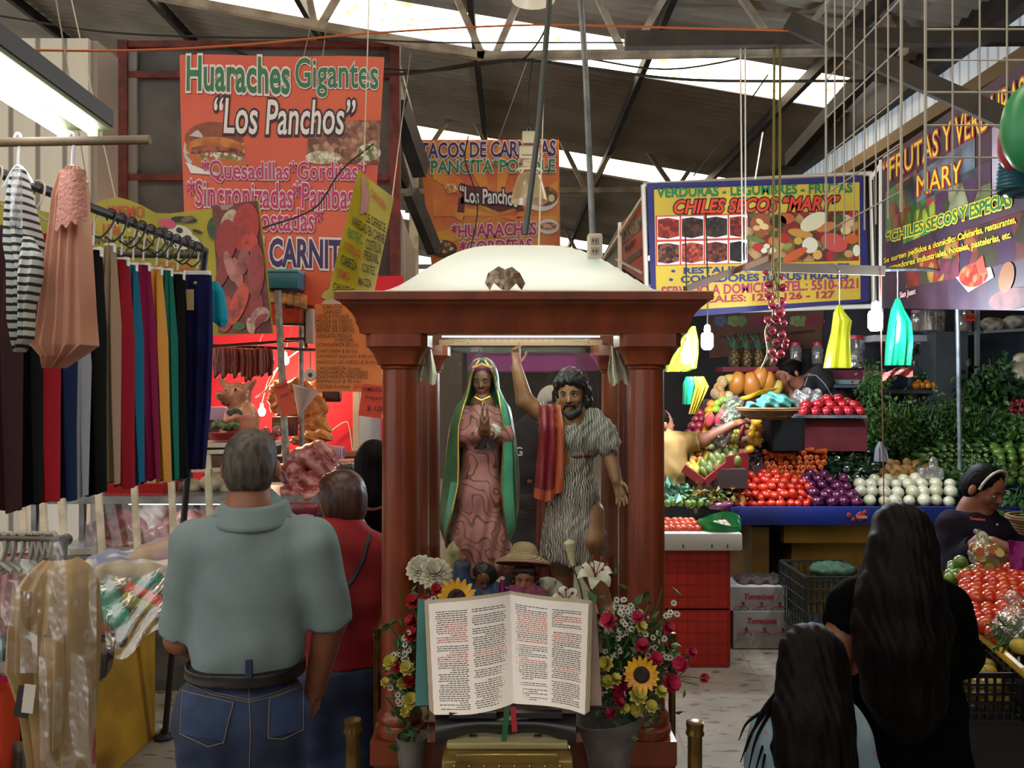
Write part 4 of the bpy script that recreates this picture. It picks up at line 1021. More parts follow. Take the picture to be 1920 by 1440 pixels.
# ---------------------------------------------------------------- veiled woman statue
Q = lambda x, y, d=0: np.array(P(x, y, 2.85)) + np.array((0, d, 0))
SKIN_ST = mat('#7a4f35', .42, c2='#6a432c', ns=12)
vw = thing('statue', 'painted statue of a veiled praying woman in green mantle and pink dress', 'statue', (P(905, 720, 2.85).x, 2.85, .78))
R_ = facing(pi - .1, .22)
S = Solid(.01); head(S, Q(905, 713), .115, R_)
hs = Solid(.004)
for sd in (-1, 1):                                       # praying hands
	hand(S, Q(910 + 5 * sd, 806, -.098), (.02 - sd * .004, -.02, 1), (-sd, 0, 0), .098, sd, curl=.03, spread=.02, k=.002, th=.55)
S.chain([Q(868, 775, 0), Q(872, 815, -.03), Q(903, 812, -.09)], [.026, .024, .014]); S.chain([Q(940, 775, 0), Q(945, 812, -.03), Q(917, 810, -.09)], [.026, .024, .014])
S.cap(Q(905, 760), Q(903, 1000), .045, .05)
body = S.build('figure', SKIN_ST, .0042, vw); face(vw, Q(905, 713), .115, R_, closed=True)
PINK = mat('#a36a66', .5, stripes=('#5f3f24', 11.0, 'DIAGONAL', .90, .95, 22), bump=(40, .15))
S = Solid(.03); S.chain([Q(905, 758, -.005), Q(905, 800, -.012), Q(903, 850, -.012), Q(900, 930, -.025), Q(899, 1000, -.03), Q(905, 1048, -.03)], [.040, .058, .058, .082, .098, .105])
S.cap(Q(870, 778), Q(873, 818, -.03), .034, .034, .015); S.cap(Q(873, 818, -.03), Q(899, 812, -.08), .034, .027, .015); S.cap(Q(940, 778), Q(945, 816, -.03), .034, .034, .015); S.cap(Q(945, 816, -.03), Q(921, 809, -.08), .034, .027, .015)
S.ell(Q(925, 1050, -.04), (.07, .06, .03), None, .03); S.ell(Q(880, 1060, -.05), (.06, .06, .025), None, .03); S.cut(Q(900, 1072), (0, 0, -1)); S.cut(Q(905, 757), (0, 0, 1))
S.build('dress', PINK, .005, vw, disp=lambda x, y, z: .005 * np.sin((x - .2 * z) * 160) * np.clip((1.55 - z) * 3, 0, 1))
b = MB()
for x, y, tx, ty in ((906, 812, 899, 811), (919, 808, 925, 807)): b.tube([Q(x, y - 1, -.088), Q(tx, ty, -.074)], [.022, .026], mat('#c9c7bd', .6, c2='#a5a398', ns=60), 12)
for k, nm in enumerate(('cuff', 'cuff')):
	bb = MB(); x, y, tx, ty = ((904, 812, 898, 811), (921, 808, 927, 807))[k]; bb.tube([Q(x, y, -.092), Q(tx, ty, -.074)], [.024, .028], mat('#c4c2b8', .7, c2='#a5a398', ns=60), 14); bb.build(nm, vw)
b = MB()
for x1, y1, w_ in ((899, 838, 9), (924, 837, 9)):
	a, c = Q(915, 812, -.105), Q(x1, y1, -.10)
	b.add([a + np.array((-.006, 0, 0)), a + np.array((.006, 0, 0)), c + np.array((w_ / 545, 0, 0)), c - np.array((w_ / 545, 0, 0)), a + np.array((-.006, .012, 0)), a + np.array((.006, .012, 0)), c + np.array((w_ / 545, .012, 0)), c - np.array((w_ / 545, .012, 0))], [(3, 2, 1, 0), (4, 5, 6, 7), (0, 1, 5, 4), (1, 2, 6, 5), (2, 3, 7, 6), (3, 0, 4, 7)], mat('#2a2624', .5))
b.build('ribbon', vw, smooth=False)
# mantle shell
MT = [(671, 905, 8, 14, .045, 0), (676, 905, 18, 18, .05, .0), (688, 905, 26, 32, .057, 0), (705, 906, 29, 50, .06, 0), (728, 906, 31, 58, .062, 0), (748, 906, 40, 50, .062, 0), (765, 905, 52, 42, .066, 0), (800, 904, 60, 44, .075, -.005), (850, 904, 66, 38, .085, -.01), (900, 903, 70, 34, .10, -.015), (950, 900, 73, 40, .115, -.02), (985, 898, 71, 50, .118, -.02), (1015, 893, 58, 72, .11, -.02), (1040, 892, 44, 95, .09, -.02)]
def mantle(u, v):
	f = v * (len(MT) - 1); i = min(int(f), len(MT) - 2); t = f - i
	py, cx, w, op, dp, dy = [MT[i][k] * (1 - t) + MT[i + 1][k] * t for k in range(6)]
	a = math.radians(op) * (1 if u < .5 else .78); a = math.radians(op) + (2 * pi - 2 * math.radians(op)) * u
	wv = 1 + .035 * math.sin(u * 40 + v * 3) * min(1, max(0, v - .35) * 3)
	return Vector(Q(cx, py)) + V(-math.sin(a) * w / 544 * wv, -math.cos(a) * dp * wv + dy, 0)
GRN = mat('#2b4a25', .38, c2='#3a5f34', ns=5); TEAL = mat('#3f8a6c', .42, c2='#57a586', ns=9)
b = MB(); b.grid(mantle, 44, 42, TEAL, .006)
nf = 44 * 42
gi = b.mi(GRN)
for i in range(44):
	for j in range(42):
		if not ((i < 3 and j > 28) or (i > 40 and j > 10)): b.m[i * 42 + j] = gi
b.build('mantle', vw)
MB().tube([mantle(0, k / 30) + V(.001, -.004, 0) for k in range(2, 31)], .0035, GOLD, 6).build('gold_trim', vw)
MB().tube([mantle(1, k / 30) + V(-.001, -.004, 0) for k in range(2, 31)], .0028, GOLD, 6).build('gold_trim', vw)
b = MB(); b.tube([Q(891, 744, -.045), Q(904, 750, -.056), Q(919, 743, -.045)], .003, GOLD, 6); b.tube([Q(908, 750, -.056), Q(905, 757, -.06), Q(908, 762, -.06), Q(912, 757, -.06), Q(908, 750, -.056)], .0022, GOLD, 6); b.build('necklace', vw)
b = MB(); c = Vector(mantle(.13, .42))
c = Vector(Q(871, 783, -.078))
for k in range(4):
	w = k * pi / 2; b.add([c + V(math.cos(w) * .010, -.003, math.sin(w) * .012), c + V(math.cos(w + .6) * .0025, -.003, math.sin(w + .6) * .0025), c + V(0, -.006, 0), c + V(math.cos(w - .6) * .0025, -.003, math.sin(w - .6) * .0025)], [(0, 1, 2, 3)], GOLD)
b.build('gold_star', vw)
MB().tube([Q(888, 690, -.052), Q(905, 684, -.062), Q(923, 690, -.052)], .005, mat('#b58a4a', .4), 8).build('head_band', vw)
# winged boy below her, one arm up, blue robe (same carved piece)
Q2 = lambda x, y, d=0: np.array(P(x, y, 2.72)) + np.array((0, d, 0))
S = Solid(.01); R2 = facing(pi + .3, .55); head(S, Q2(905, 1083), .085, R2); hand(S, Q2(868, 1048, -.01), (.1, 0, 1), (0, -1, 0), .05, 1, curl=.5); S.cap(Q2(872, 1085), Q2(868, 1048), .016, .012)
S.cap(Q2(900, 1110, .02), Q2(895, 1170, .02), .04)
bo = S.build('angel_figure', mat('#7d5236', .45), .0042, vw); face(bo, Q2(905, 1083), .085, R2, closed=True)
S = Solid(.02); S.ell(Q2(905, 1145, .015), (.09, .06, .08)); S.chain([Q2(880, 1108), Q2(864, 1090), Q2(866, 1062)], [.034, .032, .026]); S.ell(Q2(930, 1120), (.05, .045, .05)); S.box(Q2(900, 1230, .02), (.1, .06, .10), None, .03); S.build('angel_robe', mat('#1f3350', .6, c2='#2c4668', ns=10), .006, vw, disp=lambda x, y, z: .004 * np.sin(x * 130 + z * 60))
S = Solid(.01); S.ell(Q2(906, 1072, .004), (.036, .036, .034)); S.ell(Q2(920, 1080, .01), (.022, .03, .03)); S.build('angel_hair', mat('#1c1512', .5), .0045, vw, disp=lambda x, y, z: .003 * np.sin(x * 300) * np.sin(z * 260))
S = Solid(.01); S.ell(Q2(848, 1052, .03), (.030, .014, .062), rot(0, .15, 0)); S.build('angel_wing', mat('#4d6a3f', .5, c2='#c9b27a', ns=14), .005, vw)

# ---------------------------------------------------------------- bearded man statue in a hair tunic
jm = thing('statue', 'painted statue of a bearded man in hair tunic, one arm raised', 'statue', (P(1075, 720, 2.85).x, 2.85, .78))
R_ = facing(pi - .25, .18, .06); hc = Q(1070, 738, -.02)
S = Solid(.012); head(S, hc, .145, R_)
S.cap(Q(1068, 775), Q(1075, 960), .06, .06)
S.chain([Q(1018, 778), Q(984, 752, -.01), Q(969, 690, -.02)], [.034, .030, .019]); hand(S, Q(968, 683, -.02), (-.05, 0, 1), (.5, -.8, 0), .088, 1, curl=.5, fc=(.06, .75, .85, .9))
S.chain([Q(1114, 800), Q(1140, 845, -.02), Q(1152, 897, -.06)], [.036, .029, .019]); hand(S, Q(1153, 900, -.062), (.22, -.25, -1), (-.4, -.9, 0), .095, -1, curl=.22, spread=.5)
S.chain([Q(1105, 960, -.03), Q(1107, 1005, -.07), Q(1112, 1075, -.02), Q(1135, 1135, -.03)], [.05, .042, .036, .026]); S.chain([Q(1135, 1140, -.03), Q(1152, 1150, -.09)], [.028, .02])
S.chain([Q(1060, 960), Q(1055, 1060, .02), Q(1058, 1145, .02)], [.05, .042, .03])
bo = S.build('figure', mat('#8d623f', .4, c2='#7a5233', ns=12), .0045, jm); face(jm, hc, .145, R_, lip='#7d4434')
w = lambda x, y, z: np.array(Vector(hc) + R_ @ (V(x, y, z) * .145))
S = Solid(.012)
for x, y, z, r in ((0, -.1, .34, .30), (-.22, .0, .25, .2), (.22, .0, .25, .2), (-.1, .25, .36, .14), (.12, .25, .36, .14), (-.32, -.12, 0, .17), (.32, -.12, 0, .17), (-.34, -.14, -.25, .16), (.34, -.14, -.25, .16), (0, -.32, -.05, .3), (-.25, .2, .27, .10), (.25, .2, .27, .10)): S.ell(w(x, y, z), (r * .145,) * 3)
S.build('hair', mat('#1d1814', .5, c2='#120f0c', ns=30), .0045, jm, disp=lambda x, y, z: .0035 * np.sin(x * 260 + z * 90) * np.sin(z * 200 + y * 120))
S = Solid(.008); S.chain([w(-.24, .14, -.22), w(-.17, .26, -.38), w(0, .30, -.46), w(.17, .26, -.38), w(.24, .14, -.22)], [.008, .013, .017, .013, .008]); S.chain([w(-.12, .335, -.27), w(-.09, .37, -.195), w(.09, .37, -.195), w(.12, .335, -.27)], [.004, .0055, .0055, .004]); S.build('beard', mat('#1a1410', .6, c2='#2a2018', ns=50), .0035, jm)
FUR = mat('#716a5e', .7, c2='#4a4036', ns=5, lo=.4, hi=.62, stripes=('#a9a69b', 38, 'X', .6, .86, 7), bump=(38, .5))
S = Solid(.02)
S.chain([Q(1068, 806), Q(1072, 822), Q(1079, 848), Q(1077, 870), Q(1077, 930), Q(1075, 1000), Q(1070, 1040)], [.062, .068, .054, .058, .085, .105, .112]); S.cap(Q(1030, 792), Q(1108, 790), .036, .038)
S.chain([Q(1110, 790), Q(1128, 812, -.01), Q(1140, 834, -.02)], [.048, .046, .046]); S.chain([Q(1028, 780), Q(1012, 770)], [.042, .036]); S.ell(Q(1105, 830), (.04, .05, .05))
S.cut(Q(1068, 1050), (-.12, 0, -1)); S.ell(Q(1113, 1010, -.1), (.03, .1, .06), None, .01, 's'); S.cap(Q(1068, 768, -.06), Q(1070, 806, -.10), .040, .005, .006, 's'); S.ell(Q(1148, 842, -.02), (.03, .04, .014), rot(0, -.4, 0), .004, 's')
S.build('tunic', FUR, .0048, jm, disp=lambda x, y, z: .0035 * np.sin(x * 210 + 3 * np.sin(z * 40)) * np.sin(z * 70 + x * 50) + .004 * np.sin(x * 90) * np.clip((1.55 - z) * 4, 0, 1))
MB().tube([Q(1079, 853) + np.array((math.cos(a) * .058, math.sin(a) * .058, 0)) for a in np.linspace(0, 2 * pi, 29)], .0065, mat('#4a1f16', .5), 8).build('belt', jm)
# wine-red sash over the raised shoulder
SASH = mat('#5f141c', .42, c2='#7a1c24', ns=6); SO = mat('#a34a2a', .45);
def sash(u, v):
	pts = [(1030, 762, .05), (1030, 762, -.045), (1031, 800, -.075), (1030, 860, -.075), (1026, 925, -.09)]
	f = v * 4; i = min(3, int(f)); t = f - i; a, c = pts[i], pts[i + 1]
	x, y, d = [a[k] * (1 - t) + c[k] * t for k in range(3)]
	sag = 14 * max(0, v - .75) * 4 * (1 - abs(2 * u - .9))
	return Vector(Q(x + (u - .5) * (38 + 10 * v), y + sag - 10 * max(0, v - .8) * 5 * u, d)) + V(0, .008 * math.sin(u * 17 + v * 2), 0)
b = MB(); b.grid(sash, 20, 30, SASH, .007)
for m_, lo_, hi_ in ((GOLD, 13, 15), (SO, 16, 20)):
	k_ = b.mi(m_)
	for i in range(lo_, hi_):
		for j in range(30):
			if m_ is SO or (j % 3): b.m[i * 30 + j] = b.m[600 + i * 30 + j] = k_
for i in range(20):
	for j in (28, 29): b.m[i * 30 + j] = b.m[600 + i * 30 + j] = b.mi(SO)
b.build('sash', jm)
b = MB(); b.grid(lambda u, v: Q(1008 + 66 * u * (.4 + .6 * v) - 4 * v, 900 + 240 * v, .05 + .012 * math.sin(u * 12)), 12, 14, mat('#8a3a28', .5, c2='#6a2a1e', ns=5), .01); b.build('red_robe', jm)
S = Solid(.015); S.ell(Q(1075, 1175, .02), (.13, .08, .05)); S.box(Q(1075, 1215, .02), (.12, .09, .075), None, .02); S.build('rocky_base', mat('#6a3f30', .7, c2='#4d3327', ns=9), .008, jm)
# white lamb lying against his foot
S = Solid(.01); c = np.array(P(1036, 1112, 2.74)); S.ell(c, (.045, .05, .045)); S.ell(c + np.array((-.02, -.03, .035)), (.024, .03, .026)); S.cap(c + np.array((-.03, -.05, .03)), c + np.array((-.035, -.065, .022)), .013, .01)
for sd in (-1, 1): S.ell(c + np.array((-.02 + .022 * sd, -.03, .05)), (.013, .007, .007)); S.cap(c + np.array((.02 * sd, -.03, -.03)), c + np.array((.02 * sd, -.055, -.05)), .012, .01)
lm = S.build('lamb', mat('#b5b0a2', .8, c2='#9a9586', ns=40), .004, jm, disp=lambda x, y, z: .003 * np.sin(x * 400) * np.sin(z * 380) * np.sin(y * 390))

# ---------------------------------------------------------------- child doll in a straw hat
Q3 = lambda x, y, d=0: np.array(P(x, y, 2.62)) + np.array((0, d, 0))
dl = thing('doll', 'small child doll in straw hat and pink dress behind the open book', 'doll', (P(985, 720, 2.62).x, 2.62, .78))
R_ = facing(pi - .12, .05); S = Solid(.008); head(S, Q3(984, 1087), .105, R_); S.cap(Q3(984, 1115), Q3(984, 1240), .04)
S.build('figure', mat('#a06a4c', .35, c2='#93603f', ns=8), .004, dl); face(dl, Q3(984, 1087), .105, R_, iris='#3a2618', lip='#8d3f38')
S = Solid(.01); w = lambda x, y, z: np.array(Vector(Q3(984, 1087)) + R_ @ (V(x, y, z) * .105))
for x, y, z, r in ((-.2, .12, .3, .16), (.2, .12, .3, .16), (0, .2, .33, .14), (-.33, -.05, .08, .13), (.33, -.05, .08, .13), (0, -.2, .1, .36), (-.32, -.08, -.12, .1), (.32, -.08, -.12, .1)): S.ell(w(x, y, z), (r * .105,) * 3)
S.build('hair', mat('#1d1512', .5), .004, dl, disp=lambda x, y, z: .002 * np.sin(x * 320) * np.sin(z * 300))
STRAW = mat('#a58d68', .75, c2='#8a7352', ns=14, bump=(60, .5, 'wave', 'Z'))
b = MB(); hcn = Q3(982, 1050, .015); tl = rot(-.30, .06, 0)
b.lathe([(.088, -.016), (.083, -.006), (.06, .006), (.047, .012), (.043, .03), (.034, .046), (.018, .053), (.0, .054)], hcn, STRAW, 30, r=tl, cap=False); ht = b.build('straw_hat', dl)
MB().tube([Vector(hcn) + tl @ V(math.cos(a) * .087, math.sin(a) * .087, -.015) for a in np.linspace(0, 2 * pi, 40)], .003, mat('#9a6a62', .7), 6).build('hat_edge', ht)
S = Solid(.02); S.ell(Q3(985, 1125, -.01), (.07, .05, .04)); S.cap(Q3(985, 1130), Q3(985, 1240), .07, .085); S.build('dress', mat('#a0587a', .7, c2='#7d3a63', ns=26, bump=(50, .5)), .006, dl, disp=lambda x, y, z: .004 * np.sin(x * 170))
b = MB(); b.grid(lambda u, v: Q3(985 + math.cos(pi * u) * (24 + 14 * v), 1108 + 9 * v - 4 * math.sin(pi * u), -.035 - .02 * math.sin(pi * u) - .004 * math.sin(u * 50)), 30, 3, mat('#8d7d4f', .6), .002); b.build('lace_collar', dl)
b = MB()
for x0, y0, x1, y1, k in ((942, 1080, 940, 1130, 0), (950, 1095, 968, 1128, 1)): b.grid(lambda u, v: Q3(x0 + (x1 - x0) * v + (u - .5) * (8 + 12 * v), y0 + (y1 - y0) * v, -.05 + .01 * math.sin(u * 8 + k)), 6, 6, mat('#93307a', .3), .002)
b.build('satin_bow', dl)

# ---------------------------------------------------------------- open Bible on its rest
bk = thing('open_book', 'large open bible with teal-edged cover resting on the shrine front', 'book', P(957, 1400, 2.0))
def bkp(px, py, d=0):                                    # the book's leaning plane, top farther than bottom
	t = (py - 1120) / 225; return P(px, py, 2.18 - .22 * t) + V(0, d, 0)
PAPER = mat('#d3cfcc', .7); EDGE = mat('#b3a792', .7, stripes=('#8d8270', 60, 'X', .5, .7))
def page(sd):
	def f(u, v):                                         # u from the spine outwards
		tx = (956 - 152 * u) if sd < 0 else (957 + 146 * u); bx = (962 - 148 * u) if sd < 0 else (963 + 133 * u)
		ty = 1120 + 13 * u * u; by = (1328 + 12 * u) if sd < 0 else (1328 - 12 * math.sin(u * 3.0) + 14 * u * u)
		d = .03 - .055 * math.sin(min(1, u * 1.25) * pi * .62) ** .8 + .02 * u * u
		return bkp(tx + (bx - tx) * v, ty + (by - ty) * v, d)
	return f
for sd in (-1, 1):
	f = page(sd)
	MB().grid(f, 24, 10, PAPER, .002 * sd).build('page', bk)
	b = MB()                                             # the block of leaves under the top page
	for k in range(9):
		o = k / 8; b.grid(lambda u, v: f(u, v) + V(sd * (.003 + .012 * o) * u, .006 + .030 * o, -.006 * o * v * (1 if sd > 0 else .4)), 10, 3, EDGE, .002 * sd)
	b.build('page_block', bk)
	pr, pd = MB(), MB(); KB, KR = mat('#3a3838', .8), mat('#a8433c', .8)
	for col in (0, 1):
		u0, u1 = ((.06, .47), (.53, .92))[col]
		for ln in range(46):
			v = .075 + ln * .0193
			if RND.random() < .06 or v > .95: continue
			red = (sd, col) == (-1, 0) and 19 <= ln <= 21 or (sd, col) == (-1, 1) and (4 < ln < 15 or 19 <= ln < 24) or (sd, col) == (1, 0) and (3 < ln < 13 or 15 < ln < 20 or 24 < ln < 28) or (sd, col) == (1, 1) and (1 < ln < 7 or 11 < ln < 16 or 27 < ln < 30)
			u = u0 + RND.choice((0, 0, .02)); end = u1 if RND.random() < .86 else u0 + (u1 - u0) * RND.uniform(.35, .8)
			while u < end - .015:
				w_ = RND.uniform(.018, .06); ue = min(u + w_, end); hgt = .0075
				tgt = pr if red and RND.random() < .8 else pd
				cs = [f(a_ if sd > 0 else a_, c_) + V(0, -.0028, .0004) for a_, c_ in ((u, v), (ue, v), (ue, v + hgt), (u, v + hgt))]
				tgt.add(cs, [(0, 1, 2, 3)], KR if tgt is pr else KB); u = ue + .009
	for t, nm in ((pd, 'print'), (pr, 'red_print')): t.build(nm, bk, smooth=False)
for sd, m, x0, x1, x2, x3 in ((-1, mat('#1f5a5a', .5, c2='#2c6a66', ns=5), 778, 957, 960, 772), (1, mat('#7a6660', .4, c2='#5a4650', ns=6), 957, 1122, 1134, 962)):
	b = MB(); b.grid(lambda u, v: bkp((x0 + (x1 - x0) * u) * (1 - v) + (x3 + (x2 - x3) * u) * v, (1137 + 4 * u * (sd > 0)) * (1 - v) + 1345 * v, .075 - .01 * abs(u - (1 if sd < 0 else 0))), 8, 8, m, .005); b.build('cover', bk, label='teal hard cover' if sd < 0 else 'picture-printed hard cover')
b = MB(); b.grid(lambda u, v: bkp(790 + 16 * u - 3 * v, 1142 + 196 * v, .066), 2, 6, mat('#b59a6a', .6), .003); b.build('endpaper', bk)
for m, x, ye, dx in ((mat('#1c5a38', .4), 946, 1390, -6), (mat('#9a2430', .4), 957, 1372, 3)):
	MB().grid(lambda u, v: P(x + 10 * u + dx * v, 1326 + (ye - 1326) * v, 1.945 - .01 * v), 2, 6, m, .0015).build('ribbon', bk)
# dark plastic book rest
rs = thing('book_rest', 'black plastic book rest holding up the open bible', 'stand', P(948, 1400, 1.98))
PL = mat('#202024', .35)
for sd in (-1, 1):
	b = MB(); cx = 948
	top = lambda u: 1334 + 4 * u; bot = lambda u: 1378 + 24 * u - 14 * math.sin(u * pi)
	b.grid(lambda u, v: P(cx + sd * (4 + 128 * u), top(u) + (bot(u) - top(u)) * v, 2.0 - .03 * v - .02 * math.sin(v * pi)), 16, 8, PL, .012 * -sd); b.build('wing', rs)
	b = MB(); b.grid(lambda u, v: P(cx + sd * (18 + 88 * u), 1337 + 10 * v, 1.955 + .0 * u), 4, 2, PL, .02 * -sd); b.build('ledge', rs)
	MB().bar(P(cx + sd * 60, 1378, 1.99), P(cx + sd * 62, 1404, 1.97), .018, .014, PL).build('foot', rs)
# brass offering box
bx = thing('offering_box', 'brass offering box with a padlock under the open bible', 'box', (P(952, 720, 1.95).x, 1.97, 0))
BR2 = mat('#8a7440', .3, .75, c2='#6d5a30', ns=9)
x0, x1 = P(828, 1, 1.9).x, P(1074, 1, 1.9).x; zt = P(1, 1424, 1.9).z; cxb = (x0 + x1) / 2
MB().box((cxb, 2.0, zt - .25), (x1 - x0, .22, .5), BR2, bev=.006).build('body', bx)
MB().box((cxb, 2.03, zt + .008), (x1 - x0 - .015, .16, .016), mat('#a39b6e', .4, .2), bev=.004).build('lid', bx)
MB().box((cxb, 1.895, zt + .006), (.235, .016, .022), BR2, bev=.003).build('hinge_plate', bx)
b = MB()
for k in range(8): b.ell((x0 + .03 + k * (x1 - x0 - .06) / 7, 1.888, zt - .010), .0035, GOLD, seg=8, ring=5)
b.build('rivets', bx)
MB().box((cxb, 1.885, zt - .035), (.035, .018, .03), BLACK, bev=.004).build('padlock', bx)

# brass posts
BPM = mat('#7a6236', .28, .8, c2='#5f4a26', ns=16)
for px, py, Y, r, lb in ((661, 1348, 2.0, .0175, 'thick brass post with a capped top left of the book'), (1303, 1352, 2.0, .0175, 'thick brass post with a capped top right of the flower vase'), (707, 1176, 2.9, .0125, 'slim brass post behind the left shrine column'), (1260, 1186, 2.9, .0125, 'slim brass post behind the right shrine column')):
	p = P(px, py, Y); t = thing('brass_post', lb, 'post', (p.x, p.y, 0))
	MB().lathe([(r, 0), (r, p.z - .03)], (p.x, p.y, 0), BPM, 18).build('shaft', t)
	MB().lathe([(r * .8, p.z - .034), (r * 1.25, p.z - .032), (r * 1.3, p.z - .028), (r * 1.12, p.z - .022), (r * 1.22, p.z - .010), (r * 1.2, p.z - .002), (r * .9, p.z)], (p.x, p.y, 0), BPM, 18).build('finial', t)
# ================================================================ PEOPLE
SKIN = mat('#8a5840', .55, c2='#7d4d38', ns=9); SKIN2 = mat('#7a4a34', .55, c2='#6d4030', ns=9)
HAIRB = mat('#040303', .6, spec=.09, c2='#0d0a0a', ns=40, scale3=(1, 1, .12)); HAIRG = mat('#2a241f', .6, c2='#4a433b', ns=60, scale3=(1, 1, .3)); HAIRR = mat('#2c1510', .42, c2='#43211a', ns=40, scale3=(1, 1, .15))
JEAN = mat('#1b2840', .8, c2='#2a3c60', ns=6, lo=.4, hi=.7, bump=(160, .2)); DARKC = mat('#050506', .9, spec=.04)
wr = lambda a, f, g: (lambda x, y, z: a * np.sin(x * f + 2.0 * np.sin(z * g)) * np.sin(z * g * 1.3 + x * f * .4 + y * 30))

def figure(name, label, Y, hd, torso, arms, legs, skin, shirt, pants, hair, res=.008, hem=None, cuts=(), hands=True, shoes='#1a1512', fn=None, feat=True, neckto=None, hdY=0.0, waist=None, shirt_k=.04, sdisp=None, root_z=0.0):
	"""hd: (px,py,d,h,yaw,pitch[,roll]); torso: [(px,py,d,rx,ry,rz)]; arms: [(joints [(px,py,d)..], radii, sleeve_upto, hand(dir,palm,side,curl) or None)]; legs: [[(px,py,d) hip, knee, ankle]]"""
	p = lambda a: np.array(P(a[0], a[1], Y + (a[2] if len(a) > 2 else 0)))
	base = p(torso[-1]); t = thing(name, label, 'person', (base[0], base[1], root_z))
	R_ = facing(*hd[4:]); hc = p(hd); h = hd[3]
	S = Solid(.03); head(S, hc, h, R_)
	for q in torso: S.ell(p(q), np.array(q[3:6]) * .88, None, .06)
	S.cap(hc + np.array(R_ @ V(0, -.1 * h, -.5 * h)), p(torso[0]) + np.array((0, 0, torso[0][5] * .5)), .05, .06, .05)
	sh = Solid(shirt_k)
	for q in torso: sh.ell(p(q), np.array(q[3:6]), None, .06)
	if len(arms) == 2: sh.cap(p(arms[0][0][0]), p(arms[1][0][0]), arms[0][1][0] * .95, arms[1][1][0] * .95, .05)
	ends = []; n0 = p(torso[0]); sh.cap(n0 + np.array((0, 0, torso[0][5] * .3)), n0 + np.array((0, 0, torso[0][5] * .78)), .085, .072, .05)
	for J, rr, up, hnd in arms:
		pts = [p(a) for a in J]; S.chain(pts, rr, .02)
		if hnd and hands:
			hand(S, pts[-1], hnd[0], hnd[1], h * .82, hnd[2], curl=hnd[3], k=.004)
		L = up; k = 0
		while L > 0 and k < len(pts) - 1:
			f = min(1, L); e = pts[k + 1] - pts[k]; q = pts[k] + e * f; e = e / np.linalg.norm(e); rq = rr[k] + (rr[k + 1] - rr[k]) * f
			sh.cap(pts[k], q, rr[k] + .014, rq + .018, .03); L -= 1; k += 1
		ends.append((q + e * (rq + .022), q + e * (rq + .05), rq + .03))
	pn = Solid(.05); lw = torso[-1]
	pn.ell(p(lw), np.array(lw[3:6]) * 1.0, None, .06)
	for L in legs:
		pts = [p(a) for a in L[:3]]; pts[2][2] = root_z + .075; S.chain(pts, [.075, .052, .036], .03); pn.chain(pts, [L[3], L[3] * .74, L[3] * .6] if len(L) > 3 else [.092, .068, .056], .04)
		f = np.array(R_ @ V(0, 1, 0)); f[2] = 0; f /= np.linalg.norm(f); S.cap(pts[2], np.array((pts[2][0], pts[2][1], .03)) + f * .12, .035, .028, .02)
	body = S.build('body', skin, res, t)
	if feat: face(t, hc, h, R_)
	for a_, b_, r_ in ends: sh.cap(a_, b_, r_, k=.004, op='s')
	if hem is not None: sh.cut(p((torso[0][0], hem, 0)), (0, 0, -1), .006)
	for c_ in cuts: sh.cut(p(c_[0]), c_[1], .01)
	so = sh.build('shirt', shirt, res, t, disp=sdisp or wr(.0045, 34, 16))
	po = None
	if legs:
		if waist is not None: pn.cut(p((lw[0], waist, 0)), (0, 0, 1), .006)
		po = pn.build('trousers', pants, res, t, disp=wr(.004, 40, 22))
		for L in legs:
			a = p(L[2]); f = np.array(R_ @ V(0, 1, 0)); f[2] = 0; f /= np.linalg.norm(f)
			s_ = Solid(.02); c_ = np.array((a[0], a[1], root_z + .045)); s_.cap(c_ - f * .05, c_ + f * .14 - np.array((0, 0, .012)), .044, .036); s_.ell(c_ + np.array((0, 0, .03)), (.045, .05, .045)); s_.cut((0, 0, root_z + .003), (0, 0, -1)); s_.build('shoe', mat(shoes, .5), .008, t)
	w = lambda x, y, z: hc + np.array(R_ @ (V(x, y, z) * h))
	if hair:
		H_ = Solid(.022 * h / .2)
		for e in hair[1]:
			if len(e) == 4: H_.ell(w(*e[:3]), (e[3] * h,) * 3)
			elif len(e) == 6: H_.ell(w(*e[:3]), np.array(e[3:]) * h, R_)
			elif isinstance(e[0][0], tuple): H_.chain([p(a[:3]) for a in e[0]], e[1])
			else: H_.cut(w(*e[0]), np.array(R_ @ V(*e[1])))
		H_.build('hair', hair[0], min(res, .006), t, disp=hair[2] if len(hair) > 2 else (lambda x, y, z: .0025 * np.sin(x * 330 + 40 * z) * np.sin(y * 300)))
	return t, so, po, body, w

# --- man in the pale polo shirt
POLO = mat('#76888a', .85, c2='#6e8083', ns=5, bump=(220, .25))
man, so, po, bo, w = figure('person', 'grey-haired man seen from behind in pale blue polo shirt and jeans', 2.5,
	(472, 876, .0, .222, .05, .05), [(474, 1015, .0, .165, .105, .13), (474, 1110, .01, .178, .125, .19), (465, 1215, .0, .172, .125, .13), (452, 1330, .0, .198, .145, .15)],
	[([(366, 1022, 0), (340, 1195, .03), (392, 1235, .26)], [.062, .048, .032], .90, ((.5, .9, .1), (0, 0, -1), 1, .5)), ([(588, 1020, 0), (619, 1165, .03), (591, 1290, .10)], [.062, .050, .034], .95, ((-.15, .25, -1), (-1, .2, 0), 1, .45))],
	[[(405, 1370, 0), (398, 1590, .01), (392, 1790, -.02), .115], [(505, 1370, 0), (515, 1590, .01), (520, 1790, -.02), .115]],
	SKIN, POLO, JEAN, (HAIRG, [(0, -.06, .14, .345, .42, .39), (0, -.16, -.06, .325, .33, .36), (0, .1, .28, .25, .2, .2), (((0, .33, .1), (0, 1, -.35))), (((0, 0, -.36), (0, -.2, -1)))]),
	res=.0065, hem=1248, feat=False, waist=1246)
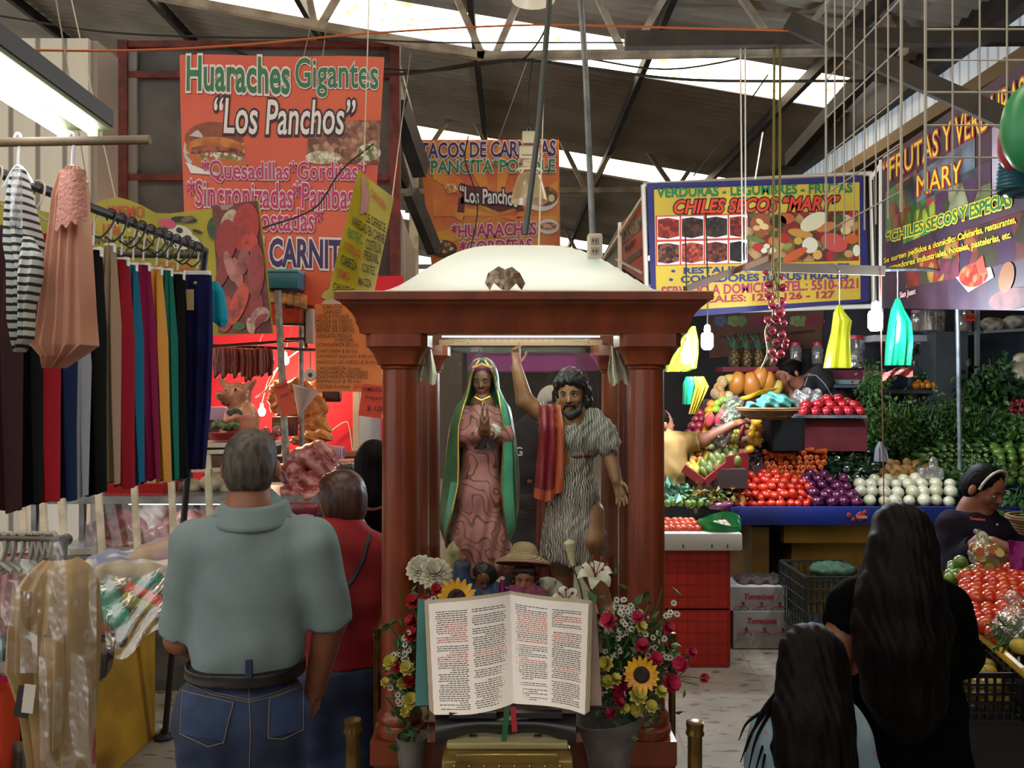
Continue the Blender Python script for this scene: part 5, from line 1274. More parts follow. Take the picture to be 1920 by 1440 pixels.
# collar
S = Solid(.012); c = np.array(P(474, 946, 2.468))
for k in range(45):
	a = -.2 + (pi + .4) * k / 44; q = c + np.array((math.cos(a) * .088, -math.sin(a) * .085 + .02, -.012 * math.sin(a))); q2 = c + np.array((math.cos(a) * .104, -math.sin(a) * .10 + .02, -.050 - .01 * math.sin(a))); S.cap(q, q2, .0085)
S.build('collar', POLO, .005, man)
drape_line(so, [(400, 968), (430, 962), (474, 960), (520, 962), (546, 970)], .0012, mat('#5f7476', .9), 'collar_seam', man, lift=.001)
BELT = mat('#131113', .45)
S = Solid(.01); c = np.array(P(460, 1250, 2.5))
S.cap(c - np.array((.04, 0, .05)), c + np.array((.04, 0, 0)), .139); S.cap(c + np.array((-.04, 0, .05)), c + np.array((.04, 0, .05)), .139); S.cap(c + np.array((-.04, 0, -.05)), c + np.array((.04, 0, -.05)), .139); S.cut(c + np.array((0, 0, .019)), (0, 0, 1), .001); S.cut(c - np.array((0, 0, .019)), (0, 0, -1), .001); S.build('belt', BELT, .005, man, iters=0)
ST = mat('#8a7a5a', .8)
blt = MB().box(P(467, 1254, 2.35), (.018, .012, .05), JEAN); blt.build('belt_loop', man)
for nm, pts in (('yoke_seam', [(345, 1275), (400, 1298), (467, 1312), (520, 1298), (567, 1278)]), ('yoke_seam', [(346, 1280), (400, 1303), (467, 1317), (520, 1303), (567, 1283)]), ('back_seam', [(467, 1286), (468, 1330), (470, 1380), (468, 1440)])):
	drape_line(po, pts, .0011, ST, nm, man)
for q in ([(345, 1296), (438, 1318), (420, 1390), (392, 1398), (340, 1375)], [(504, 1311), (566, 1288), (566, 1368), (530, 1385), (502, 1383)]):
	n_ = len(q); drape_patch(po, [q[0], q[1], q[2], q[4]], mat('#1d2c48', .85, c2='#2c4068', ns=7, bump=(160, .2)), 'back_pocket', man, lift=.004)
	drape_line(po, q + [q[0]], .0012, ST, 'pocket_seam', man, lift=.005)

# --- woman in red
REDT = mat('#8f1119', .85, c2='#7a0e15', ns=5)
wom, so, po, bo, w = figure('person', 'brown-haired woman in red top and jeans with a dark bag strap', 3.15,
	(638, 935, .02, .215, 1.05, .1), [(642, 1030, .0, .14, .10, .12), (645, 1120, .0, .165, .13, .17), (643, 1190, .0, .17, .13, .12), (640, 1260, .0, .175, .14, .13)],
	[([(588, 1028, .03), (568, 1140, .06), (556, 1200, .22)], [.056, .045, .03], 1.1, ((-.1, 1, .2), (0, 0, -1), 1, .5)), ([(700, 1035, .0), (722, 1120, .02), (705, 1200, .14)], [.056, .045, .031], .8, ((-.3, .7, -.4), (-.6, 0, -.5), -1, .5))],
	[[(610, 1290, 0), (612, 1450, .02), (606, 1590, 0), .10], [(672, 1290, 0), (668, 1450, .02), (664, 1590, 0), .10]],
	SKIN, REDT, JEAN, (HAIRR, [(0, -.08, .12, .37, .43, .41), (0, -.18, -.14, .34, .32, .38), (-.30, -.02, -.02, .1, .2, .3), (.30, -.06, -.05, .1, .2, .35), (0, .18, .30, .24, .18, .16), (((0, .36, .1), (0, 1, -.35)))]),
	res=.008, hem=1240, feat=True, waist=1238)
drape_line(so, [(692, 1004), (680, 1050), (662, 1085), (640, 1112)], .009, mat('#1c1a1e', .6), 'bag_strap', wom, lift=.004)
b = MB(); b.box(P(634, 1142, 2.98), (.055, .03, .12), mat('#8fa0ad', .5, c2='#7688a0', ns=8), rot(0, -.25, 0), bev=.01); b.build('bag', wom, label='pale blue shoulder bag')

# --- black-haired woman by the butcher counter
figure('person', 'black-haired woman in black beside the left shrine column', 4.0,
	(700, 872, .0, .225, .35, .15), [(702, 975, 0, .17, .11, .13), (702, 1050, 0, .18, .13, .2), (702, 1130, 0, .18, .13, .15)],
	[([(645, 965, 0), (635, 1060, .05), (650, 1110, .25)], [.055, .045, .032], 1.9, ((.2, 1, 0), (0, 0, -1), 1, .4)), ([(760, 965, 0), (768, 1060, .05), (750, 1110, .25)], [.055, .045, .032], 1.9, None)],
	[[(680, 1150, 0), (680, 1280, .02), (680, 1390, 0)], [(725, 1150, 0), (725, 1280, .02), (725, 1390, 0)]],
	SKIN, DARKC, DARKC, (HAIRB, [(0, -.08, .14, .38, .44, .41), (0, -.16, -.15, .36, .34, .42), (0, -.2, -.5, .36, .28, .5), (-.32, .02, -.1, .08, .2, .3), (((0, .37, .1), (0, 1, -.3)))]), res=.010, hem=1160, waist=1160)

# --- man reaching to the fruit, tan shirt
TAN = mat('#9a7a44', .85, c2='#8a6c3a', ns=4)
figure('person', 'man in tan shirt stretching an arm across the fruit', 6.05,
	(1240, 795, .0, .225, -1.25, -.1), [(1238, 840, .0, .19, .13, .14), (1244, 880, .0, .19, .16, .15), (1240, 920, .0, .19, .16, .13), (1236, 960, .0, .18, .15, .12)],
	[([(1268, 832, .05), (1318, 826, -.05), (1374, 797, -.12)], [.075, .050, .034], .82, ((.9, .3, .3), (0, .3, -1), 1, .5)), ([(1205, 835, 0), (1195, 900, -.02), (1210, 940, .15)], [.06, .048, .034], .9, None)],
	[[(1222, 985, 0), (1222, 1120, 0), (1222, 1235, 0)], [(1256, 985, 0), (1256, 1120, 0), (1256, 1235, 0)]],
	SKIN, TAN, mat('#2a2a30', .8), (HAIRB, [(0, -.10, .14, .36, .40, .38), (0, -.2, -.08, .33, .30, .3), (((0, .28, .1), (0, 1, -.4)))]), res=.009, hem=935, waist=936)

# --- stall keeper leaning over the fruit
lean, so, po, bo, w = figure('person', 'dark-haired stall keeper leaning over the papayas, hand to face', 7.0,
	(1481, 700, -.08, .22, 1.85, .45), [(1532, 722, .05, .15, .14, .12), (1555, 755, .1, .17, .15, .14), (1578, 790, .15, .17, .15, .15), (1590, 840, .15, .17, .14, .15)],
	[([(1512, 722, -.06), (1500, 762, -.14), (1470, 722, -.14)], [.055, .046, .03], .55, ((-.3, .1, .8), (.2, .9, 0), -1, .7)), ([(1545, 705, .16), (1525, 770, .2), (1490, 775, .1)], [.055, .046, .032], .6, None)],
	[[(1580, 860, .1), (1580, 960, .12), (1580, 1060, .14)], [(1605, 860, .2), (1605, 960, .2), (1605, 1060, .2)]],
	SKIN, mat('#15161c', .8), DARKC, (HAIRB, [(0, -.10, .12, .37, .42, .40), (0, -.46, .12, .17), (0, .12, .3, .22, .2, .15), (((0, .34, .1), (0, 1, -.45)))]), res=.010, root_z=.45)
drape_line(so, [(1508, 724), (1516, 704), (1530, 704), (1546, 720), (1560, 742), (1572, 765)], .004, mat('#8d949c', .6), 'apron_piping', lean, lift=.003)

# --- stall keeper with a hair band behind the tomato table
PUR = mat('#14111c', .85, spec=.1, c2='#1b1726', ns=5)
ven, so, po, bo, w = figure('person', 'stall keeper with white hair band and dark purple shirt, looking down', 4.3,
	(1848, 917, .0, .235, pi + .42, .4), [(1842, 1000, .05, .16, .12, .13), (1842, 1070, .05, .175, .14, .19), (1842, 1150, .05, .18, .15, .16)],
	[([(1786, 985, .06), (1795, 1060, .0), (1838, 1014, -.14)], [.066, .054, .036], 1.75, None), ([(1896, 985, .06), (1925, 1040, .0), (1890, 1050, -.2)], [.066, .054, .036], 1.6, ((-.9, -.3, -.2), (0, .2, -1), 1, .5))],
	[[(1815, 1190, .05), (1815, 1290, .05), (1815, 1360, .05)], [(1868, 1190, .05), (1868, 1290, .05), (1868, 1360, .05)]],
	SKIN2, PUR, DARKC, (HAIRB, [(0, -.10, .15, .36, .42, .39), (0, -.22, -.06, .33, .3, .33), (0, -.5, -.05, .14), (((0, .30, .12), (0, 1, -.42)))]), res=.0075, waist=1170)
S = Solid(.01); S.chain([np.array(P(1838, 1014, 4.16)), np.array(P(1862, 1020, 4.08)), np.array(P(1893, 1028, 4.02))], [.036, .034, .028]); hand(S, np.array(P(1893, 1028, 4.02)), (1, -.2, -.1), (.1, .2, -1), .17, -1, curl=.6); S.build('forearm', SKIN2, .006, ven)
MB().tube([w(.38 * math.cos(a), .12 + .05 * math.sin(a), .12 + .43 * math.sin(a)) for a in np.linspace(-.1, pi + .1, 18)], .007, mat('#a9a59a', .4), 8).build('hair_band', ven)
MB().tube([P(1838, 1016, 4.10) + V(.012 + .0 * math.sin(a), math.cos(a) * .038, math.sin(a) * .04) for a in np.linspace(0, 2 * pi, 16)], .013, mat('#8d8a5a', .6), 8).build('wrist_band', ven)
drape_text(so, 'Tomatitos', (1818, 970), (1847, 972), 5, mat('#b5432a', .6), 'shirt_lettering', ven, .03, .004)
for x_, y_ in ((1869, 984), (1855, 956)):
	q = hit(so, x_, y_, .003)
	if q is not None: MB().ell(q, .006, mat('#b5b0a6', .3), seg=8, ring=5).build('shirt_button', ven)

# --- woman and girl with long black hair
strand = lambda x, y, z: .0022 * np.sin(x * 300 + 5 * np.sin(z * 12)) + .002 * np.sin(x * 130 + 4 * np.sin(z * 9 + 1))
figure('person', 'woman in black with very long black hair, seen from behind', 2.65,
	(1688, 1015, .0, .225, -.1, .15), [(1685, 1130, .02, .17, .12, .13), (1685, 1230, .02, .19, .15, .2), (1690, 1330, .02, .20, .16, .16), (1695, 1420, .02, .21, .17, .16)],
	[([(1600, 1135, .02), (1566, 1225, .0), (1600, 1285, .2)], [.062, .05, .035], .42, ((.3, 1, -.2), (0, 0, -1), 1, .5)), ([(1772, 1135, .02), (1800, 1225, .05), (1785, 1265, .26)], [.062, .05, .035], 1.2, ((-.3, 1, 0), (0, 0, -1), -1, .5))],
	[[(1645, 1460, .02), (1648, 1600, .02), (1650, 1740, .0), .12], [(1735, 1460, .02), (1732, 1600, .02), (1730, 1740, .0), .12]],
	SKIN, DARKC, DARKC, (HAIRB, [(0, -.06, .14, .40, .46, .42), (0, -.15, -.15, .43, .38, .5), ([(1690, 1040, -.06), (1690, 1120, -.11), (1690, 1210, -.14), (1695, 1300, -.14), (1698, 1345, -.13)], [.105, .12, .125, .115, .08]), ([(1640, 1090, -.03), (1635, 1170, -.1), (1645, 1260, -.12)], [.05, .06, .05]), ([(1735, 1090, -.03), (1748, 1170, -.1), (1745, 1260, -.12)], [.05, .06, .05]), (((0, .37, .1), (0, 1, -.2)))], strand), res=.0075, hem=1460, feat=False, waist=1440)
girl, so, po, bo, w = figure('person', 'girl with long black hair and pale floral top, seen from behind', 2.12,
	(1521, 1248, .0, .195, -.15, .1), [(1520, 1370, .0, .125, .09, .11), (1520, 1450, .0, .13, .10, .14), (1520, 1530, .0, .14, .11, .13)],
	[([(1450, 1372, 0), (1428, 1460, .02), (1440, 1540, .1)], [.042, .036, .026], .8, ((0, .3, -1), (1, 0, 0), -1, .4)), ([(1588, 1375, 0), (1610, 1460, .02), (1600, 1540, .1)], [.042, .036, .026], .8, ((0, .3, -1), (-1, 0, 0), 1, .4))],
	[[(1490, 1570, 0), (1490, 1730, .01), (1490, 1990, 0), .08], [(1552, 1570, 0), (1552, 1730, .01), (1552, 1990, 0), .08]],
	SKIN, mat('#a07070', .8, voro=('#7f98a8', 22, .12, .2)), JEAN, (HAIRB, [(0, -.06, .14, .41, .46, .42), (0, -.14, -.1, .44, .4, .5), ([(1522, 1290, -.04), (1524, 1350, -.08), (1530, 1420, -.10), (1535, 1490, -.10), (1535, 1530, -.09)], [.088, .095, .092, .082, .05]), ([(1468, 1330, -.02), (1462, 1390, -.04), (1478, 1460, -.06)], [.028, .03, .02]), (((0, .37, .1), (0, 1, -.2)))], strand), res=.0065, hem=1560, feat=False, waist=1540)
b = MB()
for x0, y0, x1, y1, x2, y2 in ((1462, 1300, 1412, 1370, 1388, 1430), (1460, 1310, 1420, 1380, 1402, 1450), (1456, 1320, 1404, 1352, 1385, 1388), (1458, 1330, 1430, 1400, 1410, 1470), (1464, 1340, 1436, 1410, 1424, 1480), (1455, 1300, 1425, 1340, 1398, 1410)):
	b.tube(smooth_path([P(x0, y0, 2.1), P(x1, y1, 2.07), P(x2, y2, 2.05)], 6), [.006 - .0048 * k / 12 for k in range(13)], HAIRB, 6)
b.build('loose_strands', girl)

# --- man in black seen through the shrine glass
g, so, po, bo, w = figure('person', 'man in black jersey with white letter, seen through the shrine glass', 4.7,
	(1034, 762, .1, .22, .4, .3), [(1002, 830, 0, .15, .11, .13), (992, 880, 0, .155, .13, .17), (990, 940, 0, .155, .13, .13)],
	[([(962, 822, 0), (968, 880, -.02), (992, 900, -.1)], [.058, .045, .032], .9, None), ([(1040, 820, 0), (1046, 880, 0), (1040, 930, .1)], [.058, .045, .032], .9, None)],
	[[(975, 965, 0), (972, 1120, 0), (968, 1290, 0), .10], [(1012, 965, 0), (1014, 1120, 0), (1016, 1290, 0), .10]],
	SKIN, mat('#17151a', .8), mat('#14141a', .8), (mat('#b5b2ac', .7), [(0, -.06, .16, .37, .43, .39), (0, .32, .2, .26, .2, .05), (((0, 0, .02), (0, 0, -1)))]), res=.010, hem=950, waist=952)
drape_text(so, 'G', (966, 838), (980, 838), 17, mat('#b9b6b2', .6), 'jersey_letter', g, .02, .004)
# ================================================================ CLOTHES RAILS ON THE LEFT
def garment(rows, Y, m, folds=3, amp=.012, name='garment', label=None, cat='clothes', group=None, parent=None, nu=36, sub=5, bot=0.0, ph=0.0):
	"""soft tube of cloth; rows (py, x0, x1, depth metres[, dY]) from top to bottom, hanging at depth Y"""
	n = (len(rows) - 1) * sub
	def fn(u, v):
		f = v * (len(rows) - 1); i = min(int(f), len(rows) - 2); t = f - i; t = t * t * (3 - 2 * t) * .5 + t * .5
		a, c = rows[i], rows[i + 1]; g = lambda k: (a[k] if len(a) > k else 0) * (1 - t) + (c[k] if len(c) > k else 0) * t
		w = 2 * pi * u; x = math.cos(w); s_ = math.sin(w)
		x = math.copysign(abs(x) ** .8, x); d = -math.copysign(abs(s_) ** .6, s_) * g(3) * .5
		fold = amp * math.sin(folds * pi * (x + 1) + ph + 1.2 * v) * min(1, .2 + v * 1.6)
		py = g(0) + bot * math.sin(x * 3 + ph) * v ** 6
		return P((g(1) + g(2)) / 2 + x * (g(2) - g(1)) / 2, py, Y + g(4)) + V(0, d + fold * (1 if s_ > 0 else .6), 0)
	b = MB(); b.grid(fn, nu, n, m)
	return b.build(name, parent, label=label, cat=cat, group=group)
def cl(h, h2=None): return mat(h, .9, c2=h2 or h, ns=7, spec=.08)
B0, B1 = P(-60, 302, 2.25), P(385, 470, 3.8)
rail = thing('clothes_rail', 'long dark clothes rail running back toward the butcher, on a slanting leg', 'clothes rail', P(308, 1390, 4.2))
DKM = mat('#26262a', .5, .3)
MB().tube([B0, B1], .016, DKM, 10).build('top_rail', rail)
MB().tube([B1, P(375, 560, 3.85), P(352, 890, 4.0), P(308, 1392, 4.2)], .015, DKM, 10).build('leg', rail)
MB().tube([P(180, 477, 3.8), P(383, 480, 3.8)], .013, DKM, 8).build('cross_bar', rail)
p_ = P(308, 1392, 4.2); MB().lathe([(.05, 0), (.05, .012), (.02, .03), (.016, .05)], (p_.x, p_.y, 0), DKM, 14).build('foot', rail)
p_ = P(290, 1380, 4.25); S = Solid(.01); S.ell((p_.x, p_.y, .02), (.06, .04, .03)); S.cut((0, 0, .001), (0, 0, -1)); S.build('crumpled_bag', mat('#a39c8c', .7), .008, disp=lambda x, y, z: .006 * np.sin(x * 120) * np.sin(y * 140), label='scrap of pale crumpled bag beside the rail foot', category='litter')
def bar_at(Y):
	t = (Y - B0.y) / (B1.y - B0.y); return B0.lerp(B1, t)
HW = mat('#c9c9c6', .35)
def clip_hanger(Y, x0, x1, y, label, m=HW):
	bp = bar_at(Y); t = thing('clip_hanger', label, 'hanger', P((x0 + x1) / 2, y, Y), 'white clip hangers on the long rail')
	c = P((x0 + x1) / 2, y, Y); top = V(c.x, Y, bp.z + .018)
	MB().tube(smooth_path([V(c.x - .012, Y, bp.z - .012), V(c.x - .018, Y, bp.z + .008), top, V(c.x + .016, Y, bp.z + .004), V(c.x + .006, Y, bp.z - .03), c + V(0, 0, .02)]), .0035, m, 6).build('hook', t)
	MB().bar(P(x0, y, Y), P(x1, y, Y), .01, .022, m).build('bar', t, smooth=False)
	for x in (x0 + 3, x1 - 3): MB().box(P(x, y + 3, Y), (.016, .022, .035), m, bev=.003).build('clip', t)
TR = [  # x0t x1t x0b x1b yt yb Y colour label
 (2, 30, 0, 34, 425, 956, 2.42, '#3a2428', 'plum brown trousers at the near end of the long rail'), (40, 68, 30, 76, 470, 945, 2.52, '#0a0c10', 'black trousers hanging behind the striped blouse'),
 (78, 100, 72, 106, 440, 941, 2.60, '#8f1822', 'red trousers hanging left behind the peach dress'), (110, 132, 106, 142, 520, 934, 2.70, '#12213f', 'navy trousers hanging under the peach dress'),
 (140, 158, 138, 160, 560, 930, 2.80, '#84868c', 'narrow grey trousers hanging beside black ones'), (160, 190, 154, 197, 470, 926, 2.92, '#0a0a0a', 'black trousers right of the peach dress'),
 (200, 214, 196, 224, 462, 905, 3.04, '#8a7460', 'beige trousers fourth from the peach dress hem'), (215, 240, 214, 249, 488, 912, 3.14, '#7d1520', 'crimson trousers between the beige and teal pairs'),
 (243, 256, 245, 270, 498, 906, 3.25, '#14556e', 'teal blue trousers hanging on the long rail'), (257, 280, 266, 298, 498, 900, 3.36, '#6d1238', 'magenta wine trousers hanging beside mustard ones'),
 (284, 303, 295, 319, 506, 901, 3.46, '#b57f38', 'mustard yellow trousers on the long rail'), (304, 322, 313, 334, 508, 897, 3.55, '#175a4c', 'bottle green trousers on the long rail'),
 (321, 345, 330, 350, 515, 896, 3.65, '#090909', 'black trousers just left of the navy pair')]
for k, (a, b_, c, d, yt, yb, Y, h, lb) in enumerate(TR):
	garment([(yt, a, b_, .05), (yt + 20, a, b_, .06), ((yt * 2 + yb) / 3, (a * 2 + c) / 3 - 2, (b_ * 2 + d) / 3 + 2, .11), ((yt + yb * 2) / 3, (a + c * 2) / 3, (b_ + d * 2) / 3, .09), (yb, c, d, .06)], Y, cl(h), 2.0 + .3 * (k % 3), .012, 'trousers', lb, 'trousers', 'trousers on the long rail', nu=28, bot=4, ph=k * 1.7)
	if k > 4: clip_hanger(Y, a - 1, b_ + 1, yt, 'white clip hanger holding the ' + lb.split(' trousers')[0] + ' trousers')
nv = garment([(516, 346, 396, .05), (530, 345, 397, .06), (640, 347, 398, .09), (760, 347, 394, .09), (879, 346, 385, .06)], 3.74, cl('#181a4a', '#141438'), 2.5, .010, 'trousers', 'navy blue trousers with a cream tag at the rail end', 'trousers', 'trousers on the long rail', ph=.7)
MB().box(P(356, 562, 3.68), (.034, .004, .092), mat('#b5a076', .7)).build('paper_tag', nv); MB().ell(P(366, 531, 3.69), (.008, .004, .008), mat('#8d8a86', .3, .6), seg=10, ring=6).build('button', nv)
clip_hanger(3.74, 346, 394, 512, 'white clip hanger with round clips holding the navy trousers')
garment([(528, 398, 408, .03), (545, 394, 418, .06), (580, 394, 424, .07), (600, 396, 426, .07), (613, 412, 421, .04)], 3.9, cl('#1b7d94'), 2, .006, 'blouse', 'turquoise blouse sleeve showing past the navy trousers', 'blouse', ph=1)
def hook(Y, dx, label, m=DKM):                            # empty wire hangers
	q = bar_at(Y); b = MB()
	b.tube(smooth_path([q + V(-.012, 0, -.02), q + V(-.02, 0, .005), q + V(0, 0, .022), q + V(.02, 0, .004), q + V(.012 + dx, -.01, -.05), q + V(-.02 + dx, -.02, -.085), q + V(-.045 + dx, -.03, -.07)]), .0035, m, 6)
	return b.build('wire_hanger', label=label, cat='hanger', group='dark wire hangers on the long rail')
for k in range(11): hook(2.98 + k * .075, .01 * (k % 3) - .01, 'dark wire hanger hook on the long rail before the yellow cloth')
for k in range(4):
	hook(2.36 + k * .1, .0, 'pale wire hanger hook on the near end of the long rail', mat('#9a8f70', .5))
# near wooden pole with a striped blouse and a peach dress
pole = MB().tube([P(-60, 268, 2.25), P(281, 262, 2.25)], .0125, mat('#6f5c40', .6, c2='#5a4a33', ns=10), 12).build('wooden_pole', label='short wooden pole across the top left holding two tops', cat='pole')
STR = mat('#c4c9c6', .85, stripes=('#23262c', 14, 'Z', .60, .72, .6))
bl = garment([(318, 30, 46, .03), (340, 24, 50, .06), (400, 20, 62, .10), (460, 17, 76, .11), (500, 25, 80, .11), (550, 25, 72, .10), (600, 26, 62, .09), (640, 28, 60, .06), (660, 31, 44, .03)], 2.22, STR, 3, .010, 'blouse', 'black and white striped blouse hanging at top left', 'blouse')
garment([(445, 46, 60, .03), (480, 40, 78, .05), (520, 36, 76, .06), (580, 40, 62, .05), (635, 38, 60, .04), (656, 30, 42, .02)], 2.13, STR, 2, .008, 'sleeve', parent=bl)
MB().ell(P(47, 454, 2.14), (.010, .006, .008), mat('#16161a', .4), seg=10, ring=6).build('button', bl)
b = MB(); b.grid(lambda u, v: P(22 + 20 * u - 4 * v * (1 - u), 318 + 110 * v, 2.15 + .02 * math.sin(u * 6 + v * 5)), 6, 10, film('#eef4ff', .7, .3)); b.build('plastic_cover', bl)
PEA = mat('#cf9c86', .9, c2='#c08c76', ns=4, thin=.15)
dr_ = garment([(313, 128, 150, .03), (330, 112, 160, .06), (370, 105, 162, .09), (432, 100, 165, .10), (520, 88, 170, .11), (600, 80, 174, .12), (648, 66, 178, .12), (668, 86, 150, .10), (690, 88, 118, .06)], 2.25, PEA, 5, .009, 'dress', 'peach sleeveless dress with crochet yoke at top left', 'dress', nu=120, sub=9)
b = MB(); b.grid(lambda u, v: P(104 + 60 * u + (1 - v) * (10 - 14 * u), 318 + 106 * v + 5 * math.sin(u * 22) * v - 22 * (u - .3) * v, 2.185 - .02 * math.sin(pi * u)), 30, 14, mat('#8f5a50', .9, voro=('#c48a7c', 75, .05, .3), bump=(110, .8)), .002); b.build('crochet_yoke', dr_)
for x, lb in ((34, 'striped blouse'), (136, 'peach dress')):
	t = thing('plastic_hanger', 'white plastic hanger carrying the ' + lb, 'hanger', P(x, 310, 2.25))
	MB().tube(smooth_path([P(x - 4, 270, 2.25), P(x - 6, 258, 2.25), P(x, 250, 2.25), P(x + 5, 260, 2.25), P(x + 1, 285, 2.25), P(x, 312, 2.25)]), .0045, HW, 6).build('hook', t)
	MB().tube(smooth_path([P(x - 26, 352, 2.25), P(x - 10, 322, 2.25), P(x, 312, 2.25), P(x + 12, 322, 2.25), P(x + 27, 345, 2.25)]), .006, HW, 6).build('shoulder_bar', t)

# low rail in the front left corner
r2 = thing('clothes_rail', 'low brown steel clothes rail in the front left corner', 'clothes rail', (P(118, 720, 1.6).x, 1.6, 0))
BRN = mat('#3a2c26', .4, .3, c2='#2c211d', ns=12)
pt_ = P(118, 1012, 1.6); MB().tube([(pt_.x, 1.6, 0), (pt_.x, 1.6, pt_.z)], .0085, BRN, 12).build('upright', r2)
MB().tube([P(-60, 1006, 1.6), P(124, 1011, 1.6)], .0075, mat('#5a5048', .35, .5), 10).build('rail', r2); MB().ell(P(124, 1012, 1.6), .012, BRN, seg=10, ring=7).build('corner_cap', r2)
PLH = mat('#a9aaa6', .3, c2='#93958f', ns=5, thin=.3)
for k, x in enumerate((4, 20, 36, 54, 66, 78, 88, 100)):
	t = thing('plastic_hanger', 'thick white plastic hanger on the low brown rail', 'hanger', P(x, 1050, 1.6), 'thick white hangers on the low rail')
	MB().tube(smooth_path([P(x - 8, 1034, 1.6), P(x - 11, 1012, 1.6), P(x - 2, 999, 1.6), P(x + 8, 1010, 1.6), P(x + 6, 1036, 1.6), P(x - 2, 1056, 1.61)]), .0058, PLH, 7, flat=.7).build('hook', t)
	MB().tube([P(x - 34, 1074, 1.64), P(x - 2, 1054, 1.61), P(x + 22, 1072, 1.58)], .006, PLH, 6).build('shoulder_bar', t)
garment([(1040, 8, 52, .04), (1070, 2, 58, .08), (1130, 0, 54, .10), (1200, -8, 34, .10), (1214, -8, 30, .08)], 1.72, mat('#b07a7e', .85, c2='#9a6068', ns=9), 3, .010, 'blouse', 'pink satin blouse under film behind the cream one', 'blouse')
garment([(1190, -30, 22, .05), (1225, -30, 20, .05), (1240, -30, 8, .04)], 1.66, cl('#1f6d70'), 2, .006, 'blouse', 'teal garment edge at the left border of the view', 'blouse')
garment([(1205, -30, 42, .06), (1262, -30, 40, .07), (1268, -30, 36, .05)], 1.78, mat('#8a3f52', .85, voro=('#aaa09a', 16, .12, .3)), 3, .008, 'blouse', 'white blouse with dark pink print under the pink satin one', 'blouse')
garment([(1255, 0, 74, .08), (1340, -4, 76, .10), (1480, -10, 78, .10), (1600, -10, 78, .09)], 1.76, cl('#a01c44', '#8a1640'), 4, .010, 'skirt', 'hot pink skirt hanging low in the front left corner', 'skirt')
garment([(1290, -20, 16, .06), (1380, -16, 26, .08), (1420, -12, 30, .07), (1600, -30, 20, .07)], 1.68, cl('#b8452c'), 3, .008, 'skirt', 'orange garment at the left border beside the hot pink skirt', 'skirt')
garment([(1380, 26, 66, .05), (1480, 28, 70, .07), (1600, 28, 72, .07)], 1.7, mat('#2a2524', .8, c2='#6a625c', ns=14), 3, .008, 'skirt', 'black patterned skirt end below the cream jacket', 'skirt')
garment([(1200, 140, 166, .05), (1300, 134, 164, .07), (1400, 126, 160, .07), (1600, 126, 160, .07)], 1.64, mat('#a39d98', .8, voro=('#17161a', 19, .12, .24)), 2, .008, 'blouse', 'black and white patterned blouse seen right of the steel upright', 'blouse')
garment([(1270, 150, 172, .05), (1380, 140, 172, .06), (1600, 140, 172, .06)], 1.70, cl('#96283f'), 2, .006, 'skirt', 'crimson garment edge right of the steel upright', 'skirt')
CRM = mat('#a58b62', .88, c2='#947a54', ns=4, thin=.1)
jk = garment([(1046, 88, 140, .05), (1066, 66, 158, .10), (1095, 46, 172, .13), (1160, 36, 176, .15), (1230, 36, 172, .16), (1300, 60, 168, .15), (1400, 74, 160, .13), (1500, 80, 150, .11)], 1.56, CRM, 4, .010, 'jacket', 'cream open jacket under clear film on the low rail', 'jacket', nu=50)
garment([(1110, 34, 58, .05), (1170, 30, 62, .07), (1250, 26, 66, .07), (1285, 44, 68, .05)], 1.49, CRM, 2, .006, 'sleeve', parent=jk, ph=1)
garment([(1190, 84, 116, .03), (1290, 96, 118, .04), (1400, 96, 112, .03)], 1.475, CRM, 1.5, .006, 'lapel', parent=jk, ph=2)
tg = MB(); tg.box(P(54, 1310, 1.44), (.020, .0015, .05), mat('#b9b6ae', .6), rot(0, .12, 0)); tg.build('price_tag', jk)
b = MB(); b.box(P(44, 1316, 1.452), (.026, .0015, .055), mat('#a9a6a0', .6, voro=('#1a1a1c', 45, .1, .25)), rot(0, .2, 0)); b.build('size_card', jk)
cov = lambda x0, x1, y0, y1, d, k: (lambda u, v: P(x0 + (x1 - x0) * u - (1 - v) * 8 * (u < .5), y0 + (y1 - y0) * v + 10 * abs(u - .5) * (1 - v), d + .018 * math.sin(u * 9 + k) * math.sin(v * 7 + k)))
for x0, x1, y0, y1, d, k, lb in ((76, 181, 998, 1480, 1.40, 0, 'clear film cover over the cream jacket'), (-20, 70, 1046, 1262, 1.40, 2, 'clear film cover over the pink satin blouse')):
	b = MB(); b.grid(cov(x0, x1, y0, y1, d, k), 14, 24, film('#f4f6ff', .95, .3, (22, .9))); b.build('film_cover', label=lb, cat='plastic cover')

